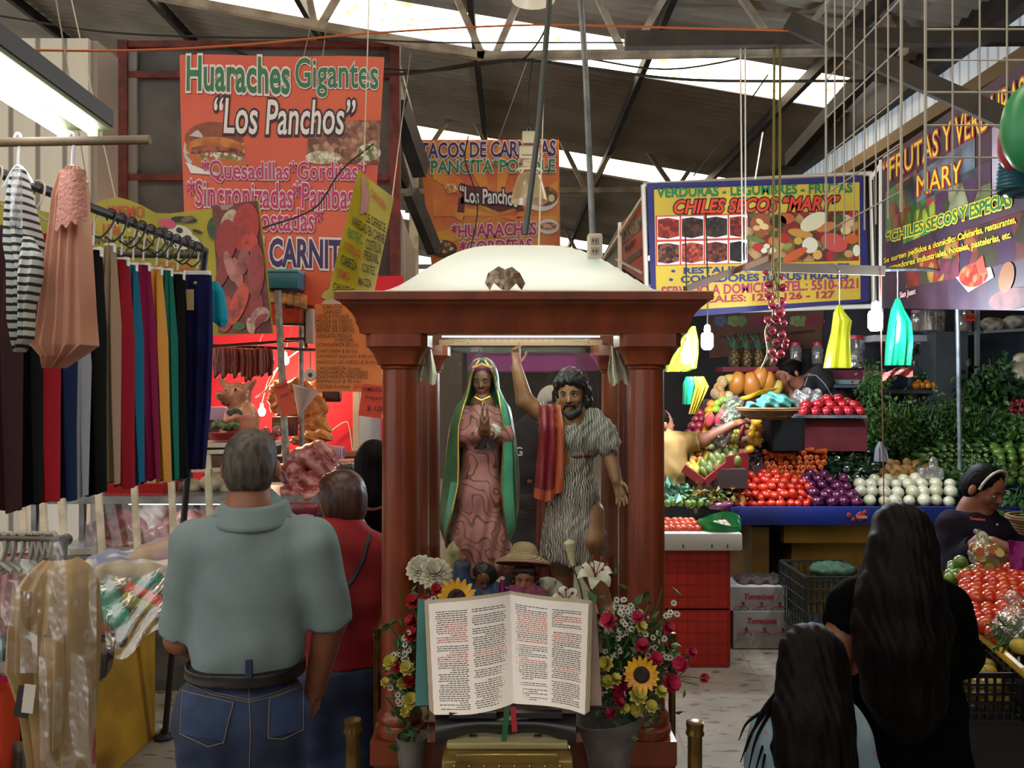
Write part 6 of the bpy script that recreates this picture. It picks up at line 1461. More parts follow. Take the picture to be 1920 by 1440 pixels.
# ---------------------------------------------------------------- yellow block counter with folded clothes in bags
def block_mat(c, mortar, bw, bh):
	m = mat(c, .55, c2='#8d6a10', ns=3, lo=.4, hi=.8, bump=(30, .2)); nt = m.node_tree; N = nt.nodes; L = nt.links
	tc = N.new('ShaderNodeTexCoord'); sx = N.new('ShaderNodeSeparateXYZ'); L.new(tc.outputs['Object'], sx.inputs[0])
	ad = N.new('ShaderNodeMath'); L.new(sx.outputs[0], ad.inputs[0]); L.new(sx.outputs[1], ad.inputs[1]); cb = N.new('ShaderNodeCombineXYZ'); L.new(ad.outputs[0], cb.inputs[0]); L.new(sx.outputs[2], cb.inputs[1])
	br = N.new('ShaderNodeTexBrick'); br.inputs['Scale'].default_value = 1; br.inputs['Brick Width'].default_value = bw; br.inputs['Row Height'].default_value = bh; br.inputs['Mortar Size'].default_value = .006; L.new(cb.outputs[0], br.inputs[0])
	iv = N.new('ShaderNodeMath'); iv.operation = 'SUBTRACT'; iv.inputs[0].default_value = 1; L.new(br.outputs['Fac'], iv.inputs[1])
	bp = N.new('ShaderNodeBump'); bp.inputs['Strength'].default_value = .6; bp.inputs['Distance'].default_value = .01; L.new(iv.outputs[0], bp.inputs['Height']); L.new(bp.outputs[0], N['Principled BSDF'].inputs['Normal'])
	return m
b = MB(); b.box((-2.55, 3.2, .36), (1.38, 2.1, .72), block_mat('#b58512', '#8a650f', .38, .19), rot(0, 0, -.04), bev=.01); b.build('block_counter', label='yellow painted block counter under the bagged clothes', cat='counter')
def folded(px, py, Y, w, d, h, m, name, label, r=0, tilt=0):
	S = Solid(.02); S.box(P(px, py, Y), (w / 2, d / 2, h / 2), Euler((tilt, r, .2)).to_matrix(), min(w, h) * .35)
	return S.build(name, m, .009, disp=lambda x, y, z: .006 * np.sin(x * 50 + y * 30) + .004 * np.sin(y * 90 + z * 40), label=label, category='folded clothes', group=None)
folded(250, 1062, 3.95, .40, .34, .10, mat('#7d86a8', .85, c2='#c4c0ba', ns=5, lo=.45, hi=.55), 'folded_clothes', 'white and blue folded garment at the back of the bagged pile', .05)
folded(310, 1045, 4.05, .30, .34, .16, mat('#a5907a', .85, c2='#8a7a88', ns=4), 'folded_clothes', 'beige folded garment on top of the bagged pile near the man', -.25)
folded(280, 1085, 3.75, .40, .30, .12, mat('#a8a090', .85, c2='#8d8478', ns=6), 'folded_clothes', 'pale folded garment in the middle of the bagged pile', .1, -.3)
folded(268, 1105, 3.62, .12, .1, .05, cl('#1f7d6a'), 'folded_clothes', 'small green folded garment inside the clear bag', .7, -.5)
folded(292, 1098, 3.60, .11, .1, .05, cl('#1a6f66'), 'folded_clothes', 'small dark green folded garment beside the coral one', -.9, -.5)
folded(272, 1122, 3.56, .17, .10, .05, cl('#b8483c'), 'folded_clothes', 'coral folded garment inside the clear bag', .6, -.6)
folded(258, 1135, 3.53, .13, .10, .05, cl('#8a8f3c'), 'folded_clothes', 'olive green folded garment inside the clear bag', .6, -.6)
folded(212, 1140, 3.50, .09, .1, .22, cl('#2a8272'), 'folded_clothes', 'teal folded garment at the left of the clear bag', -.7, -.4)
folded(198, 1160, 3.52, .14, .12, .14, cl('#a8705a'), 'folded_clothes', 'salmon folded garment beside the cream jacket', .5, -.4)
folded(200, 1190, 3.50, .16, .06, .06, cl('#16304a'), 'folded_clothes', 'navy folded edge hanging over the yellow counter', .5, -.3)
b = MB(); b.grid(lambda u, v: P(180 + 36 * u - 6 * v + 10 * v * (u - .5) * (1 - v), 1195 + 86 * v - 60 * v * abs(u - .45), 3.36 + .015 * math.sin(u * 8)), 8, 8, mat('#1d1a18', .7, c2='#5f5440', ns=16, lo=.5, hi=.54), .004); b.build('scarf', label='dark floral scarf corner hanging over the yellow counter', cat='scarf')
b = MB(); b.grid(lambda u, v: P(185 + 125 * u + 15 * v, 1070 + 20 * math.sin(u * 3) - 14 * u + 150 * v - 40 * u * v + 16 * math.sin(u * 7) * v, 3.40 - .16 * v + .02 * math.sin(u * 13 + v * 9) * math.sin(v * 11)), 26, 26, film('#fffdf6', .86, .22, (12, .8))); b.build('clear_bag', label='big clear plastic bag lying over the folded clothes', cat='bag')

# ================================================================ BUTCHER STALL
STEEL = mat('#8a8f92', .35, .7, c2='#6f7477', ns=9)
WB = mat('#bdb6a2', .5, c2='#a59d88', ns=12)
gd = thing('guard_rail', 'white painted flat-bar guard rail before the butcher case', 'railing', P(260, 1400, 4.5))
for xt, xb, yt in ((40, 50, 900), (78, 88, 900), (112, 124, 900), (182, 193, 880), (250, 260, 880), (320, 328, 870)): MB().bar(P(xt, yt, 4.5), P(xb, 1060, 4.4), .032, .02, WB, up=(0, 1, 0)).build('bar', gd, smooth=False)
MB().bar(P(389, 846, 4.5), P(396, 1060, 4.4), .032, .02, WB, up=(0, 1, 0)).build('bar', gd, smooth=False); MB().bar(P(386, 848, 4.5), P(452, 846, 4.5), .03, .02, WB).build('top_bar', gd, smooth=False); MB().bar(P(340, 882, 4.5), P(470, 880, 4.5), .025, .02, WB).build('mid_bar', gd, smooth=False)
MB().bar(P(30, 1058, 4.4), P(470, 1058, 4.4), .03, .02, WB).build('bottom_bar', gd, smooth=False)
for x in (50, 396): p_ = P(x, 1058, 4.4); MB().bar(p_, V(p_.x, p_.y, 0), .032, .02, WB, up=(0, 1, 0)).build('post', gd, smooth=False)
case = thing('display_case', 'steel and glass butcher case full of meat behind the guard rail', 'display case', P(300, 1400, 5.1))
x0, x1 = P(60, 1, 4.85).x, P(640, 1, 4.85).x; xm, xw = (x0 + x1) / 2, x1 - x0
z_ = lambda py, Y=4.85: P(0, py, Y).z
MB().box((xm, 5.25, z_(1042) / 2), (xw, .8, z_(1042)), STEEL).build('base', case)
MB().box((xm, 4.87, z_(1034)), (xw, .05, .035), mat('#9aa09c', .3, .5)).build('front_rail', case)
MB().box((xm, 5.2, z_(938)), (xw, .7, .045), STEEL).build('top_shelf', case)
MB().box((xm, 5.62, (z_(1042) + z_(940)) / 2), (xw, .03, .3), mat('#3a3c3c', .5)).build('back_panel', case)
for x in (x0, P(150, 1, 4.85).x, x1): MB().box((x, 4.88, (z_(1042) + z_(940)) / 2), (.03, .03, z_(940) - z_(1042)), STEEL).build('upright', case)
MB().grid(lambda u, v: V(x0 + xw * u, 4.86 + .03 * v, z_(1034) + (z_(944) - z_(1034)) * v), 2, 2, film('#eaf4f2', .9, .03, None)).build('glass_front', case)
MB().tube([(x0 + .5, 5.0, z_(938) - .035), (x1 - .1, 5.0, z_(938) - .035)], .012, mat('#f4f8ff', .3, emit=10), 8).build('tube_lamp', case)
def meat(h, h2, ns=8): return mat(h, .32, c2=h2, ns=ns, lo=.42, hi=.62, det=5, bump=(18, .3), coat=.2)
def chunk(pts, rs, m, name, label, res=.012, k=.03, sq=1, amp=.010, cat='meat', group=None):
	S = Solid(k)
	for (x, y, Y), r in zip(pts, rs): S.ell(P(x, y, Y), r if isinstance(r, tuple) else (r, r, r * .8))
	return S.build(name, m, res, disp=lambda x, y, z: amp * np.sin(x * 47 + y * 21) * np.sin(z * 61 + x * 17) + amp * .5 * np.sin(x * 110 + z * 90), label=label, category=cat, group=group)
RAW, FAT, PNK = meat('#6f1f24', '#a05a58', 9), meat('#b5a59a', '#8d5a52', 6), meat('#8a4a42', '#b08a7c', 7)
chunk([(190, 1005, 5.1), (225, 985, 5.12), (250, 1000, 5.1)], [(.13, .12, .09), (.13, .12, .11), (.12, .12, .1)], RAW, 'beef_cut', 'dark red beef cut lying left in the butcher case')
chunk([(270, 975, 5.2), (296, 962, 5.25), (285, 1000, 5.15)], [(.09, .1, .10), (.09, .1, .09), (.1, .1, .09)], FAT, 'fat_slab', 'white fatty slab under the lamp in the butcher case')
chunk([(300, 1012, 5.05), (330, 995, 5.08), (350, 980, 5.12)], [(.11, .09, .08), (.10, .09, .09), (.10, .09, .08)], PNK, 'shank', 'pink bony shank in the middle of the butcher case', cat='meat')
chunk([(365, 1000, 5.05), (395, 985, 5.1), (372, 970, 5.2)], [(.11, .09, .08), (.11, .09, .07), (.08, .08, .06)], meat('#7d3a36', '#b59a90', 8), 'ribs', 'rack of pinkish ribs right in the butcher case')
chunk([(425, 970, 5.15), (460, 975, 5.15), (440, 1000, 5.1)], [(.13, .1, .08), (.12, .1, .08), (.12, .1, .08)], RAW, 'beef_cut', 'dark beef cut behind the man in the butcher case')
chunk([(225, 1020, 5.0), (300, 1026, 4.99), (350, 1022, 5.0)], [(.12, .06, .035), (.12, .06, .03), (.12, .06, .035)], meat('#8a3a34', '#a88070'), 'trimmings', 'flat trimmings along the front edge of the butcher case')
# on the shelf over the case
zt = z_(938) + .023
t = thing('tray', 'red plastic tray of bones on the butcher case shelf', 'tray', P(267, 930, 5.0))
b = MB(); c = P(268, 930, 5.02); RP = mat('#a8161c', .35)
b.box((c.x, c.y, zt + .006), (.32, .22, .012), RP)
for sx, sy, w, d in ((0, -.11, .34, .012), (0, .11, .34, .012), (-.165, 0, .012, .22), (.165, 0, .012, .22)): b.box((c.x + sx, c.y + sy, zt + .035), (w, d, .07), RP, rot(.25 * (1 if sy < 0 else -1) * (sx == 0), 0, 0))
b.build('body', t)
for k in range(5):
	S = Solid(.01); q = np.array((c.x - .11 + .055 * k, c.y + .03 * math.sin(k * 2), zt + .055)); S.ell(q, (.035, .03, .03)); S.cap(q, q + np.array((.03, 0, .05 * math.sin(k + 1))), .016, .01)
	S.build('bone_piece', meat('#a8685a', '#c9b5a6', 20), .008, label='pinkish bone piece in the red butcher tray', category='meat', group='bones in the red tray')
for x, y, r in ((362, 912, (.075, .07, .05)), (402, 905, (.09, .08, .065)), (432, 915, (.08, .07, .055)), (352, 925, (.05, .05, .03))):
	S = Solid(.02); S.ell(P(x, y, 5.15), r); S.build('bag_of_lard', mat('#a39a80', .4, c2='#bdb7a5', ns=10), .012, disp=lambda a, b_, c_: .007 * np.sin(a * 60) * np.sin(c_ * 70), label='pale bag of lard on the butcher case shelf', category='bag', group='bags of lard on the case shelf')
MB().lathe([(.03, 0), (.035, .01), (.035, .09), (.03, .10), (.03, .115), (.0, .115)], (P(205, 930, 5.05).x, 5.05, zt), mat('#9a6420', .3, c2='#7d4f18', ns=5), 16).build('jar', label='amber jar with white lid beside the red butcher tray', cat='jar')
# red back wall and side
MB().box((P(560, 720, 6.9).x, 6.9, 1.5), (1.75, .04, 2.4), mat('#b5122a', .55, c2='#a31024', ns=1)).build('wall_5', kind='structure', origin=(P(560, 720, 6.9).x, 6.9, 0))
b = MB(); b.bar(P(668, 735, 6.6), P(668, 880, 6.6), .05, .03, mat('#a39a84', .5)); b.bar(P(690, 735, 6.7), P(690, 930, 6.7), .2, .02, mat('#7f8a94', .5)); b.build('trim_5', smooth=False, kind='structure')
MB().box((P(560, 1, 6).x, 6.0, P(1, 850, 6).z / 2), (1.2, .5, P(1, 850, 6).z), mat('#5d3f30', .6, c2='#45301f', ns=5)).build('back_counter', label='brown back counter below the red butcher wall', cat='counter')
# poles, bars and frame
for a, c_, r, lb in (((521, 545, 5.2), (541, 960, 5.2), .022, 'grey speckled pole beside the pig figure'), ((564, 570, 5.6), (566, 840, 5.6), .016, 'thin grey pole before the crackling sheets')):
	MB().tube([P(*a), P(*c_)], r, mat('#6d6862', .6, c2='#8f8a80', ns=22), 10).build('pole', label=lb, cat='pole')
sr = thing('sausage_rail', 'dark rail hung with sausages over the pig figure', 'rail', P(470, 645, 5.7))
MB().bar(P(396, 650, 5.7), P(575, 637, 5.7), .02, .02, mat('#33201a', .6)).build('bar', sr, smooth=False); MB().bar(P(400, 648, 5.75), P(590, 656, 5.75), .02, .02, mat('#33201a', .6)).build('bar', sr, smooth=False)
SAU = mat('#5a1f16', .4, c2='#7a2f1e', ns=14)
S = Solid(.005); a = P(404, 655, 5.68); S.chain([a, a + V(-.004, 0, -.10), a + V(.0, 0, -.19)], [.014, .017, .012]); S.chain([a + V(.012, -.01, 0), a + V(.02, -.01, -.09), a + V(.014, -.01, -.18)], [.013, .016, .012])
sau = S.build('sausage', SAU, .006, label='dark red sausage loop hanging from the butcher rail', category='sausage', group='sausages on the butcher rail', origin=a)
for k in range(1, 15): dup(sau, P(404 + k * 7.2, 655 + RND.uniform(-2, 2), 5.68 + RND.uniform(-.03, .03)), (0, 0, RND.uniform(-.5, .5)), RND.uniform(.8, 1.12))
fr = thing('wall_frame', 'small dark metal frame with a pale box beside the price sheet', 'frame', P(575, 660, 5.5))
for a, c_ in (((535, 575), (588, 575)), ((572, 575), (574, 652)), ((530, 608), (572, 608)), ((535, 636), (572, 635)), ((552, 655), (592, 656))): MB().bar(P(*a, 5.5), P(*c_, 5.5), .02, .02, mat('#3a2a26', .6)).build('bar', fr, smooth=False)
MB().box(P(582, 612, 5.5), (.05, .05, .23), mat('#9a938a', .5), bev=.005).build('switch_box', fr)
tbx = thing('storage_box', 'teal plastic box standing on the butcher awning', 'box', P(535, 545, 5.5)); MB().box(P(535, 528, 5.5), (.22, .2, .11), mat('#1f5a70', .4), bev=.008).build('body', tbx); MB().box(P(533, 511, 5.5), (.235, .215, .02), mat('#4f8a94', .4), bev=.005).build('lid', tbx)
b = MB(); b.grid(lambda u, v: P(500 + 76 * u, 544 + 14 * u * u + 26 * v, 5.35 + .12 * (1 - v) + .008 * math.sin(u * 40)), 30, 4, mat('#a5713f', .7, c2='#6a4526', ns=8, emit=0), .015); b.build('awning', label='small tan wooden awning over the butcher lamps', cat='awning')
# bulbs
for x, y, Y, pw, lb in ((535, 676, 6.4, 20, 'bare bulb glowing beside the grey pole'), (478, 690, 6.4, 16, 'bare bulb glowing above the pig figure'), (491, 772, 6.5, 14, 'bare bulb glowing low behind the pig figure')):
	t = thing('light_bulb', lb, 'lamp', P(x, y, Y)); c = P(x, y, Y)
	MB().ell(c, (.03, .03, .036), mat('#ffd9a0', .3, emit=25), seg=12, ring=9).build('bulb', t); MB().lathe([(.014, .03), (.016, .035), (.016, .06), (.01, .07)], c, mat('#8d8478', .4), 10).build('socket', t)
	MB().tube([c + V(0, 0, .065), c + V(.01, .1, .22), c + V(0, .3, .34)], .003, mat('#b5aca0', .5), 5).build('flex', t)
	point('bulb_light', c - V(0, .06, 0), pw, (1, .62, .38), .04)
for pts, lb in (([(520, 690, 6.3), (500, 730, 6.2), (478, 745, 6.2)], 'white flex looping right of the pig figure'), ([(612, 815, 6.8), (645, 792, 6.8), (655, 800, 6.8), (662, 850, 6.8)], 'white flex bent across the red wall'), ([(585, 640, 6.5), (540, 672, 6.5), (512, 700, 6.5)], 'white flex between the frame and the bulb')):
	MB().tube(smooth_path([P(*p) for p in pts]), .006, mat('#b9a9a4', .5), 6).build('cable', label=lb, cat='cable')
# pig figure with chef bowl
pg = thing('pig_figure', 'painted plaster pig figure holding a bowl on the butcher stall', 'figurine', P(447, 828, 5.5)); q = lambda x, y, d=0: np.array(P(x, y, 5.5)) + np.array((0, d, 0))
S = Solid(.03); S.ell(q(455, 790), (.11, .11, .14)); S.ell(q(446, 742), (.088, .085, .09)); S.ell(q(433, 747, -.06), (.05, .05, .045)); S.cap(q(430, 743, -.08), q(425, 741, -.115), .036, .032, .02); S.cap(q(440, 758, -.06), q(448, 757, -.06), .025); S.cap(q(428, 728), q(412, 708, -.02), .034, .008, .012); S.cap(q(464, 728), q(482, 712, -.02), .034, .010, .012)
S.cap(q(474, 778, -.04), q(452, 782, -.12), .032, .026, .02); S.cap(q(432, 778, -.04), q(438, 786, -.12), .03, .025, .02); S.cap(q(475, 822, -.06), q(485, 825, -.13), .045, .035)
S.build('body', mat('#b57a60', .35, c2='#a0664c', ns=7, coat=.3), .0075, pg)
for x in (427, 430.5): MB().ell(q(x - 4, 740, -.146), .006, mat('#5a2a22', .5), seg=6, ring=5).build('nostril', pg)
for x, y in ((431, 733), (449, 730)): MB().ell(q(x, y, -.082), .009, mat('#15100e', .2), seg=8, ring=6).build('eye', pg)
MB().tube(smooth_path([q(425, 754, -.095), q(432, 759, -.10), q(441, 756, -.09)]), .006, mat('#5a1f1a', .4), 6).build('mouth', pg)
b = MB(); b.lathe([(.0, -.02), (.09, -.018), (.115, .03), (.11, .03)], q(433, 818, -.10), mat('#8a1c22', .4), 20); b.build('red_bowl', pg)
S = Solid(.02)
for k in range(9): S.ell(q(415 + 5 * k, 797 - 3 * math.sin(k) - .2 * k, -.10 - .03 * math.sin(k * 2.2)), (.032, .03, .026))
S.build('salad', mat('#33502f', .5, c2='#5a7040', ns=20), .008, pg, disp=lambda x, y, z: .006 * np.sin(x * 160) * np.sin(z * 170)); S = Solid(.01)
for k in range(5): S.ell(q(440 + 5 * k, 772 + 4 * math.sin(k * 2), -.10), (.022, .02, .016))
S.build('neckerchief', mat('#2f4a3a', .5, c2='#22342c', ns=20), .007, pg)
MB().bar(P(380, 832, 5.42), P(520, 832, 5.42), .25, .03, mat('#b5ada0', .5)).build('shelf_board', smooth=False, label='white shelf board under the pig figure', cat='shelf')
MB().bar(P(380, 843, 5.45), P(520, 843, 5.45), .2, .07, mat('#221a18', .6)).build('shelf_rail', smooth=False, label='dark rail under the white shelf board', cat='shelf')
MB().box(P(408, 775, 5.7), (.16, .16, .09), mat('#a58aa8', .4), bev=.008).build('plastic_tub', label='lilac plastic tub left of the pig figure', cat='tub')
MB().box(P(402, 805, 5.8), (.14, .2, .16), mat('#4d2a1e', .6)).build('wooden_block', label='brown wooden block under the lilac tub', cat='block')
S = Solid(.01)
for k in range(16): S.ell(P(508 + RND.uniform(-12, 12), 812 + RND.uniform(-9, 9), 5.3 + RND.uniform(-.04, .04)), (.025, .025, .02))
S.build('minced_meat', meat('#8a3a3c', '#a8605c', 30), .007, disp=lambda x, y, z: .004 * np.sin(x * 260) * np.sin(z * 240), label='heap of minced meat right of the pig figure', category='meat')
wbx = thing('wooden_box', 'red-brown wooden box with green front in the meat stall', 'box', P(535, 818, 5.6)); MB().box(P(535, 799, 5.6), (.15, .12, .13), mat('#6a2a1e', .6, c2='#4d1c14', ns=8), bev=.006).build('body', wbx); MB().box(P(522, 802, 5.53), (.06, .01, .07), mat('#4f6a34', .5)).build('green_panel', wbx)
# crackling sheets
CRK = mat('#b87a36', .5, c2='#8a4f1c', ns=12, lo=.4, hi=.65, det=5, bump=(22, .8))
for pts, lb in (([(560, 735, 6.2, .12, .05, .10), (585, 770, 6.2, .12, .05, .13), (545, 760, 6.2, .11, .05, .16), (590, 805, 6.15, .12, .05, .10), (520, 745, 6.25, .07, .04, .14)], 'big golden sheet of pork crackling hanging behind the poles'), ([(600, 722, 6.4, .10, .04, .06), (612, 735, 6.4, .10, .04, .04)], 'golden crackling piece hanging under the price sheet'), ([(575, 825, 5.9, .12, .06, .05), (600, 818, 5.9, .10, .05, .05)], 'curled crackling sheet lying above the raw beef')):
	S = Solid(.04)
	for x, y, Y, a, b_, c_ in pts: S.ell(P(x, y, Y), (a, b_, c_))
	S.build('pork_crackling', CRK, .012, disp=lambda x, y, z: .014 * np.sin(x * 60 + 8 * np.sin(z * 18)) * np.sin(z * 55), label=lb, category='crackling')
S = Solid(.02)
for k in range(6): S.cap(P(606 + 6 * k, 733, 6.3), P(607 + 6 * k, 750, 6.3), .018, .016)
S.build('blood_sausage', mat('#3a120e', .3, coat=.4), .01, label='short dark blood sausages hanging under the price sheet', category='sausage')
# raw beef heap
for pts, rs, lb in (([(575, 862, 5.15), (600, 850, 5.2), (610, 878, 5.15)], [(.12, .1, .09), (.10, .1, .08), (.09, .1, .09)], 'large rounded raw beef piece on top of the meat heap'), ([(548, 885, 5.1), (570, 900, 5.05), (600, 910, 5.05)], [(.09, .1, .07), (.11, .1, .06), (.10, .1, .06)], 'raw beef strip in the middle of the meat heap'), ([(555, 925, 4.95), (585, 930, 4.95), (610, 925, 5)], [(.10, .1, .06), (.11, .1, .06), (.09, .1, .06)], 'marbled raw beef slab low in the meat heap')):
	chunk(pts, rs, meat('#6d1c22', '#a8706a', 10), 'beef_piece', lb)
MB().box(P(572, 952, 4.86), (.19, .16, .07), meat('#5a1420', '#6d1c2a', 5), rot(0, .04, 0), bev=.02).build('beef_block', label='cut beef block with pale rind at the front of the heap', cat='meat')
CHK = mat('#6a5f94', .8, stripes=('#b5b0c4', 26, 'X', .6, .7))
b = MB(); b.grid(lambda u, v: P(518 + 70 * u, 958 + 26 * v + 6 * math.sin(u * 6), 4.80 - .03 * v), 10, 6, CHK, .003); b.build('checked_cloth', label='purple checked cloth hanging under the meat heap', cat='cloth')
MB().box(P(622, 848, 5.6), (.17, .12, .09), mat('#8a5a72', .4, stripes=('#c0a8b4', 22, 'X', .6, .7)), rot(0, .1, 0), bev=.02).build('wrapped_parcel', label='pink checked parcel beside the raw beef', cat='parcel')
MB().bar(P(610, 868, 5.4), P(670, 866, 5.4), .2, .03, mat('#a8705a', .5)).build('shelf_board', smooth=False, label='pale board right of the raw beef', cat='shelf')
S = Solid(.01); S.box(P(640, 876, 5.2), (.09, .08, .025), None, .015); S.build('folded_bags', mat('#a9a9a9', .4, c2='#2a2a2c', ns=9), .009, disp=lambda x, y, z: .006 * np.sin(x * 80) * np.sin(y * 90), label='folded grey and black bags right of the meat heap', category='bags')
b = MB(); b.lathe([(.001, -.17), (.09, .03), (.085, .03)], P(572, 735, 5.4), mat('#b9a39a', .6), 14, r=rot(0, .25, 0), cap=False); b.build('paper_cone', label='white paper cone hanging by the thin pole', cat='paper')
t = thing('spring_scale', 'small white round dial hanging beside the price sheet', 'scale', P(582, 703, 5.3)); MB().lathe([(.036, 0), (.042, .01), (.036, .02)], P(582, 703, 5.3), mat('#b5b0aa', .4), 18, r=rot(pi / 2, 0, 0)).build('dial', t); MB().lathe([(.016, 0), (.014, .008)], P(582, 703, 5.285), mat('#4a2a1e', .5), 12, r=rot(pi / 2, 0, 0)).build('hub', t); MB().tube([P(582, 694, 5.3), P(582, 660, 5.3)], .003, BLACK, 5).build('hook', t)
# ================================================================ VEGETABLE STALL ON THE RIGHT
YW = mat('#9a7410', .6, c2='#7d5d10', ns=2); BLUE = mat('#12246a', .4, c2='#0e1b52', ns=4); REDB = mat('#6a1420', .6, c2='#55101a', ns=3); DKB = mat('#15161c', .6)
zz = lambda py, Y: P(0, py, Y).z
xx = lambda px, Y: P(px, 0, Y).x
def slab(name, px0, px1, Yf, Yb, z0, z1, m, label, cat, bev=.0):
	a, c = xx(px0, Yf), xx(px1, Yf)
	return MB().box(((a + c) / 2, (Yf + Yb) / 2, (z0 + z1) / 2), (c - a, Yb - Yf, z1 - z0), m, bev=bev).build(name, label=label, cat=cat, smooth=bool(bev))
zt1 = zz(950, 5.75)                                    # tray top
slab('counter', 1410, 1442, 5.9, 6.9, 0, zz(988, 5.9), mat('#6a4d14', .6), 'mustard pier carrying the left end of the blue tray', 'counter')
slab('counter', 1470, 1960, 5.95, 6.05, zz(1018, 5.95), zz(985, 5.95), YW, 'mustard beam under the blue tray', 'counter')
slab('counter', 1484, 1960, 6.15, 6.9, 0, zz(1010, 6.15), YW, 'mustard yellow stall front behind the dark crate', 'counter')
tr = thing('display_tray', 'long blue display tray along the front of the vegetable stall', 'tray', P(1600, 985, 5.8))
a, c = xx(1368, 5.75), xx(1960, 5.75); zb = zz(985, 5.75)
MB().box(((a + c) / 2, 5.76, (zt1 + zb) / 2), (c - a, .03, zt1 - zb), BLUE, bev=.006).build('front', tr); MB().box((a, 6.0, (zt1 + zb) / 2), (.03, .5, zt1 - zb), BLUE).build('side', tr); MB().box(((a + c) / 2, 6.0, zb + .05), (c - a, .46, .03), BLUE).build('bottom', tr)
b = MB()
for x, y, r in ((1592, 966, 5), (1600, 974, 4), (1614, 968, 9), (1622, 960, 4)): b.ell(P(x, y, 5.742), (r / 270, .003, r / 270), mat('#8a2a2c', .5), seg=10, ring=6)
b.build('red_print', tr); v, f = text_geo('Tomates', .03); lo = v.min(0); hi = v.max(0)
MB().add([P(1604 + 22 * (x - lo[0]) / (hi[0] - lo[0]), 972 - 7 * (y - lo[1]) / (hi[1] - lo[1]), 5.735) for x, y in v], f, mat('#b58a7a', .5)).build('lettering', tr, smooth=False)
slab('display_shelf', 1395, 1960, 6.18, 6.5, zz(905, 6.18) - .05, zz(905, 6.18), BLUE, 'blue second tier behind the onions', 'shelf')
slab('display_board', 1470, 1960, 6.64, 6.68, zz(905, 6.18), zz(792, 6.55), REDB, 'dark red back board behind the carrots', 'board')
slab('display_box', 1506, 1626, 6.2, 6.5, zz(846, 6.2), zz(786, 6.2), REDB, 'dark red box under the pile of round tomatoes', 'box')
slab('metal_tray', 1492, 1626, 6.1, 6.5, zz(784, 6.1), zz(779, 6.1), GALV, 'thin metal tray under the pile of round tomatoes', 'tray')
slab('bench', 1310, 1420, 6.3, 6.8, zz(900, 6) - .5, zz(900, 6), mat('#3d2a22', .7), 'brown bench under the sloping fruit display', 'bench')

b = MB(); b.grid(lambda u, v: P(1284 + 146 * u + v * 40 * (1 - u), 912 - 22 * u - 160 * v + 12 * u * v, 6.06 + .62 * v), 2, 2, mat('#3d0f16', .6), .02); b.build('fruit_slope', smooth=False, label='dark red sloping board under the heaped fruit', cat='board')
slab('fruit_stand', 1318, 1478, 6.68, 7.0, 0, zz(749, 6.68), mat('#3a1a1c', .6), 'dark stand under the papayas and melons', 'stand')
# ---------------------------------------------------------------- produce prototypes
def proto(name, build, label, cat, group):
	b = MB(); build(b); o = b.build(name, label=label, cat=cat, group=group, origin=(0, 0, 0)); COL.objects.unlink(o); return o
def heap(o, rows, jit=.006, upr=False, sc=(.9, 1.1), sq=None, dmax=None):
	"""rows: (py, px0, px1, n, Y). copies of o laid in rows, front row first"""
	for py, x0, x1, n, Y in rows:
		for k in range(n):
			x = x0 + (x1 - x0) * (k + .5) / n; p = P(x, py, Y) + V(RND.uniform(-jit, jit), RND.uniform(-jit, jit), RND.uniform(-jit, jit) * .6)
			r = (RND.uniform(-.5, .5), RND.uniform(-.5, .5), RND.uniform(0, 6)) if upr else (RND.uniform(0, 6), RND.uniform(0, 6), RND.uniform(0, 6))
			if sq: r = sq()
			dup(o, p, r, RND.uniform(*sc))
def rnd(m, r, st=None, squash=1.0, dim=.0, seg=14, ring=9):
	def f(b):
		b.ell((0, 0, 0), (r, r, r * squash), m, seg=seg, ring=ring, fn=(lambda d: d * (1 - dim * math.exp(-(1 - abs(d.z)) * 14))) if dim else None)
		if st: b.lathe([(.0, r * squash * .8), (r * .16, r * squash * .86), (r * .08, r * squash * 1.08)], (0, 0, 0), st, 6)
	return f
GL = dict(coat=.5)
TOM = mat('#a3160f', .25, c2='#b5321a', ns=9, **GL); STG = mat('#4a6a2a', .6)
plum = proto('plum_tomato', rnd(TOM, .031, STG, 1.3, seg=12), 'shiny red plum tomato in the heap on the blue tray', 'tomato', 'plum tomatoes on the blue tray')
heap(plum, [(944, 1386, 1522, 8, 5.86), (928, 1374, 1530, 9, 5.90), (914, 1368, 1525, 9, 5.96), (934, 1380, 1526, 8, 5.92), (903, 1376, 1512, 8, 6.02), (893, 1400, 1480, 5, 6.06), (922, 1372, 1528, 8, 5.97), (886, 1425, 1462, 2, 6.09)], .012)
PON = mat('#4a1238', .22, c2='#2f0a26', ns=8, stripes=('#5f2448', 9, 'Z', .7, .9, 2), **GL)
pon = proto('red_onion', rnd(PON, .044, mat('#7a5a50', .7), .92, seg=14), 'purple onion in the heap between tomatoes and white onions', 'onion', 'purple onions on the blue tray')
heap(pon, [(940, 1520, 1618, 4, 5.86), (925, 1512, 1616, 4, 5.92), (912, 1505, 1602, 4, 5.98), (899, 1500, 1590, 4, 6.03), (889, 1502, 1560, 2, 6.08), (930, 1530, 1610, 3, 5.9)], .012, True)
WON = mat('#bdbaa4', .3, c2='#a9a888', ns=4, **GL)
won = proto('white_onion', rnd(WON, .044, mat('#6a5a40', .8), .95), 'white onion in the rows at the front of the vegetable stall', 'onion', 'white onions on the blue tray')
heap(won, [(939, 1620, 1792, 7, 5.86), (922, 1600, 1792, 8, 5.91), (908, 1598, 1790, 8, 5.98), (899, 1625, 1760, 5, 6.04)], .010, False, (.92, 1.15))
CAR = mat('#cf5a1c', .5, c2='#b54a16', ns=14)
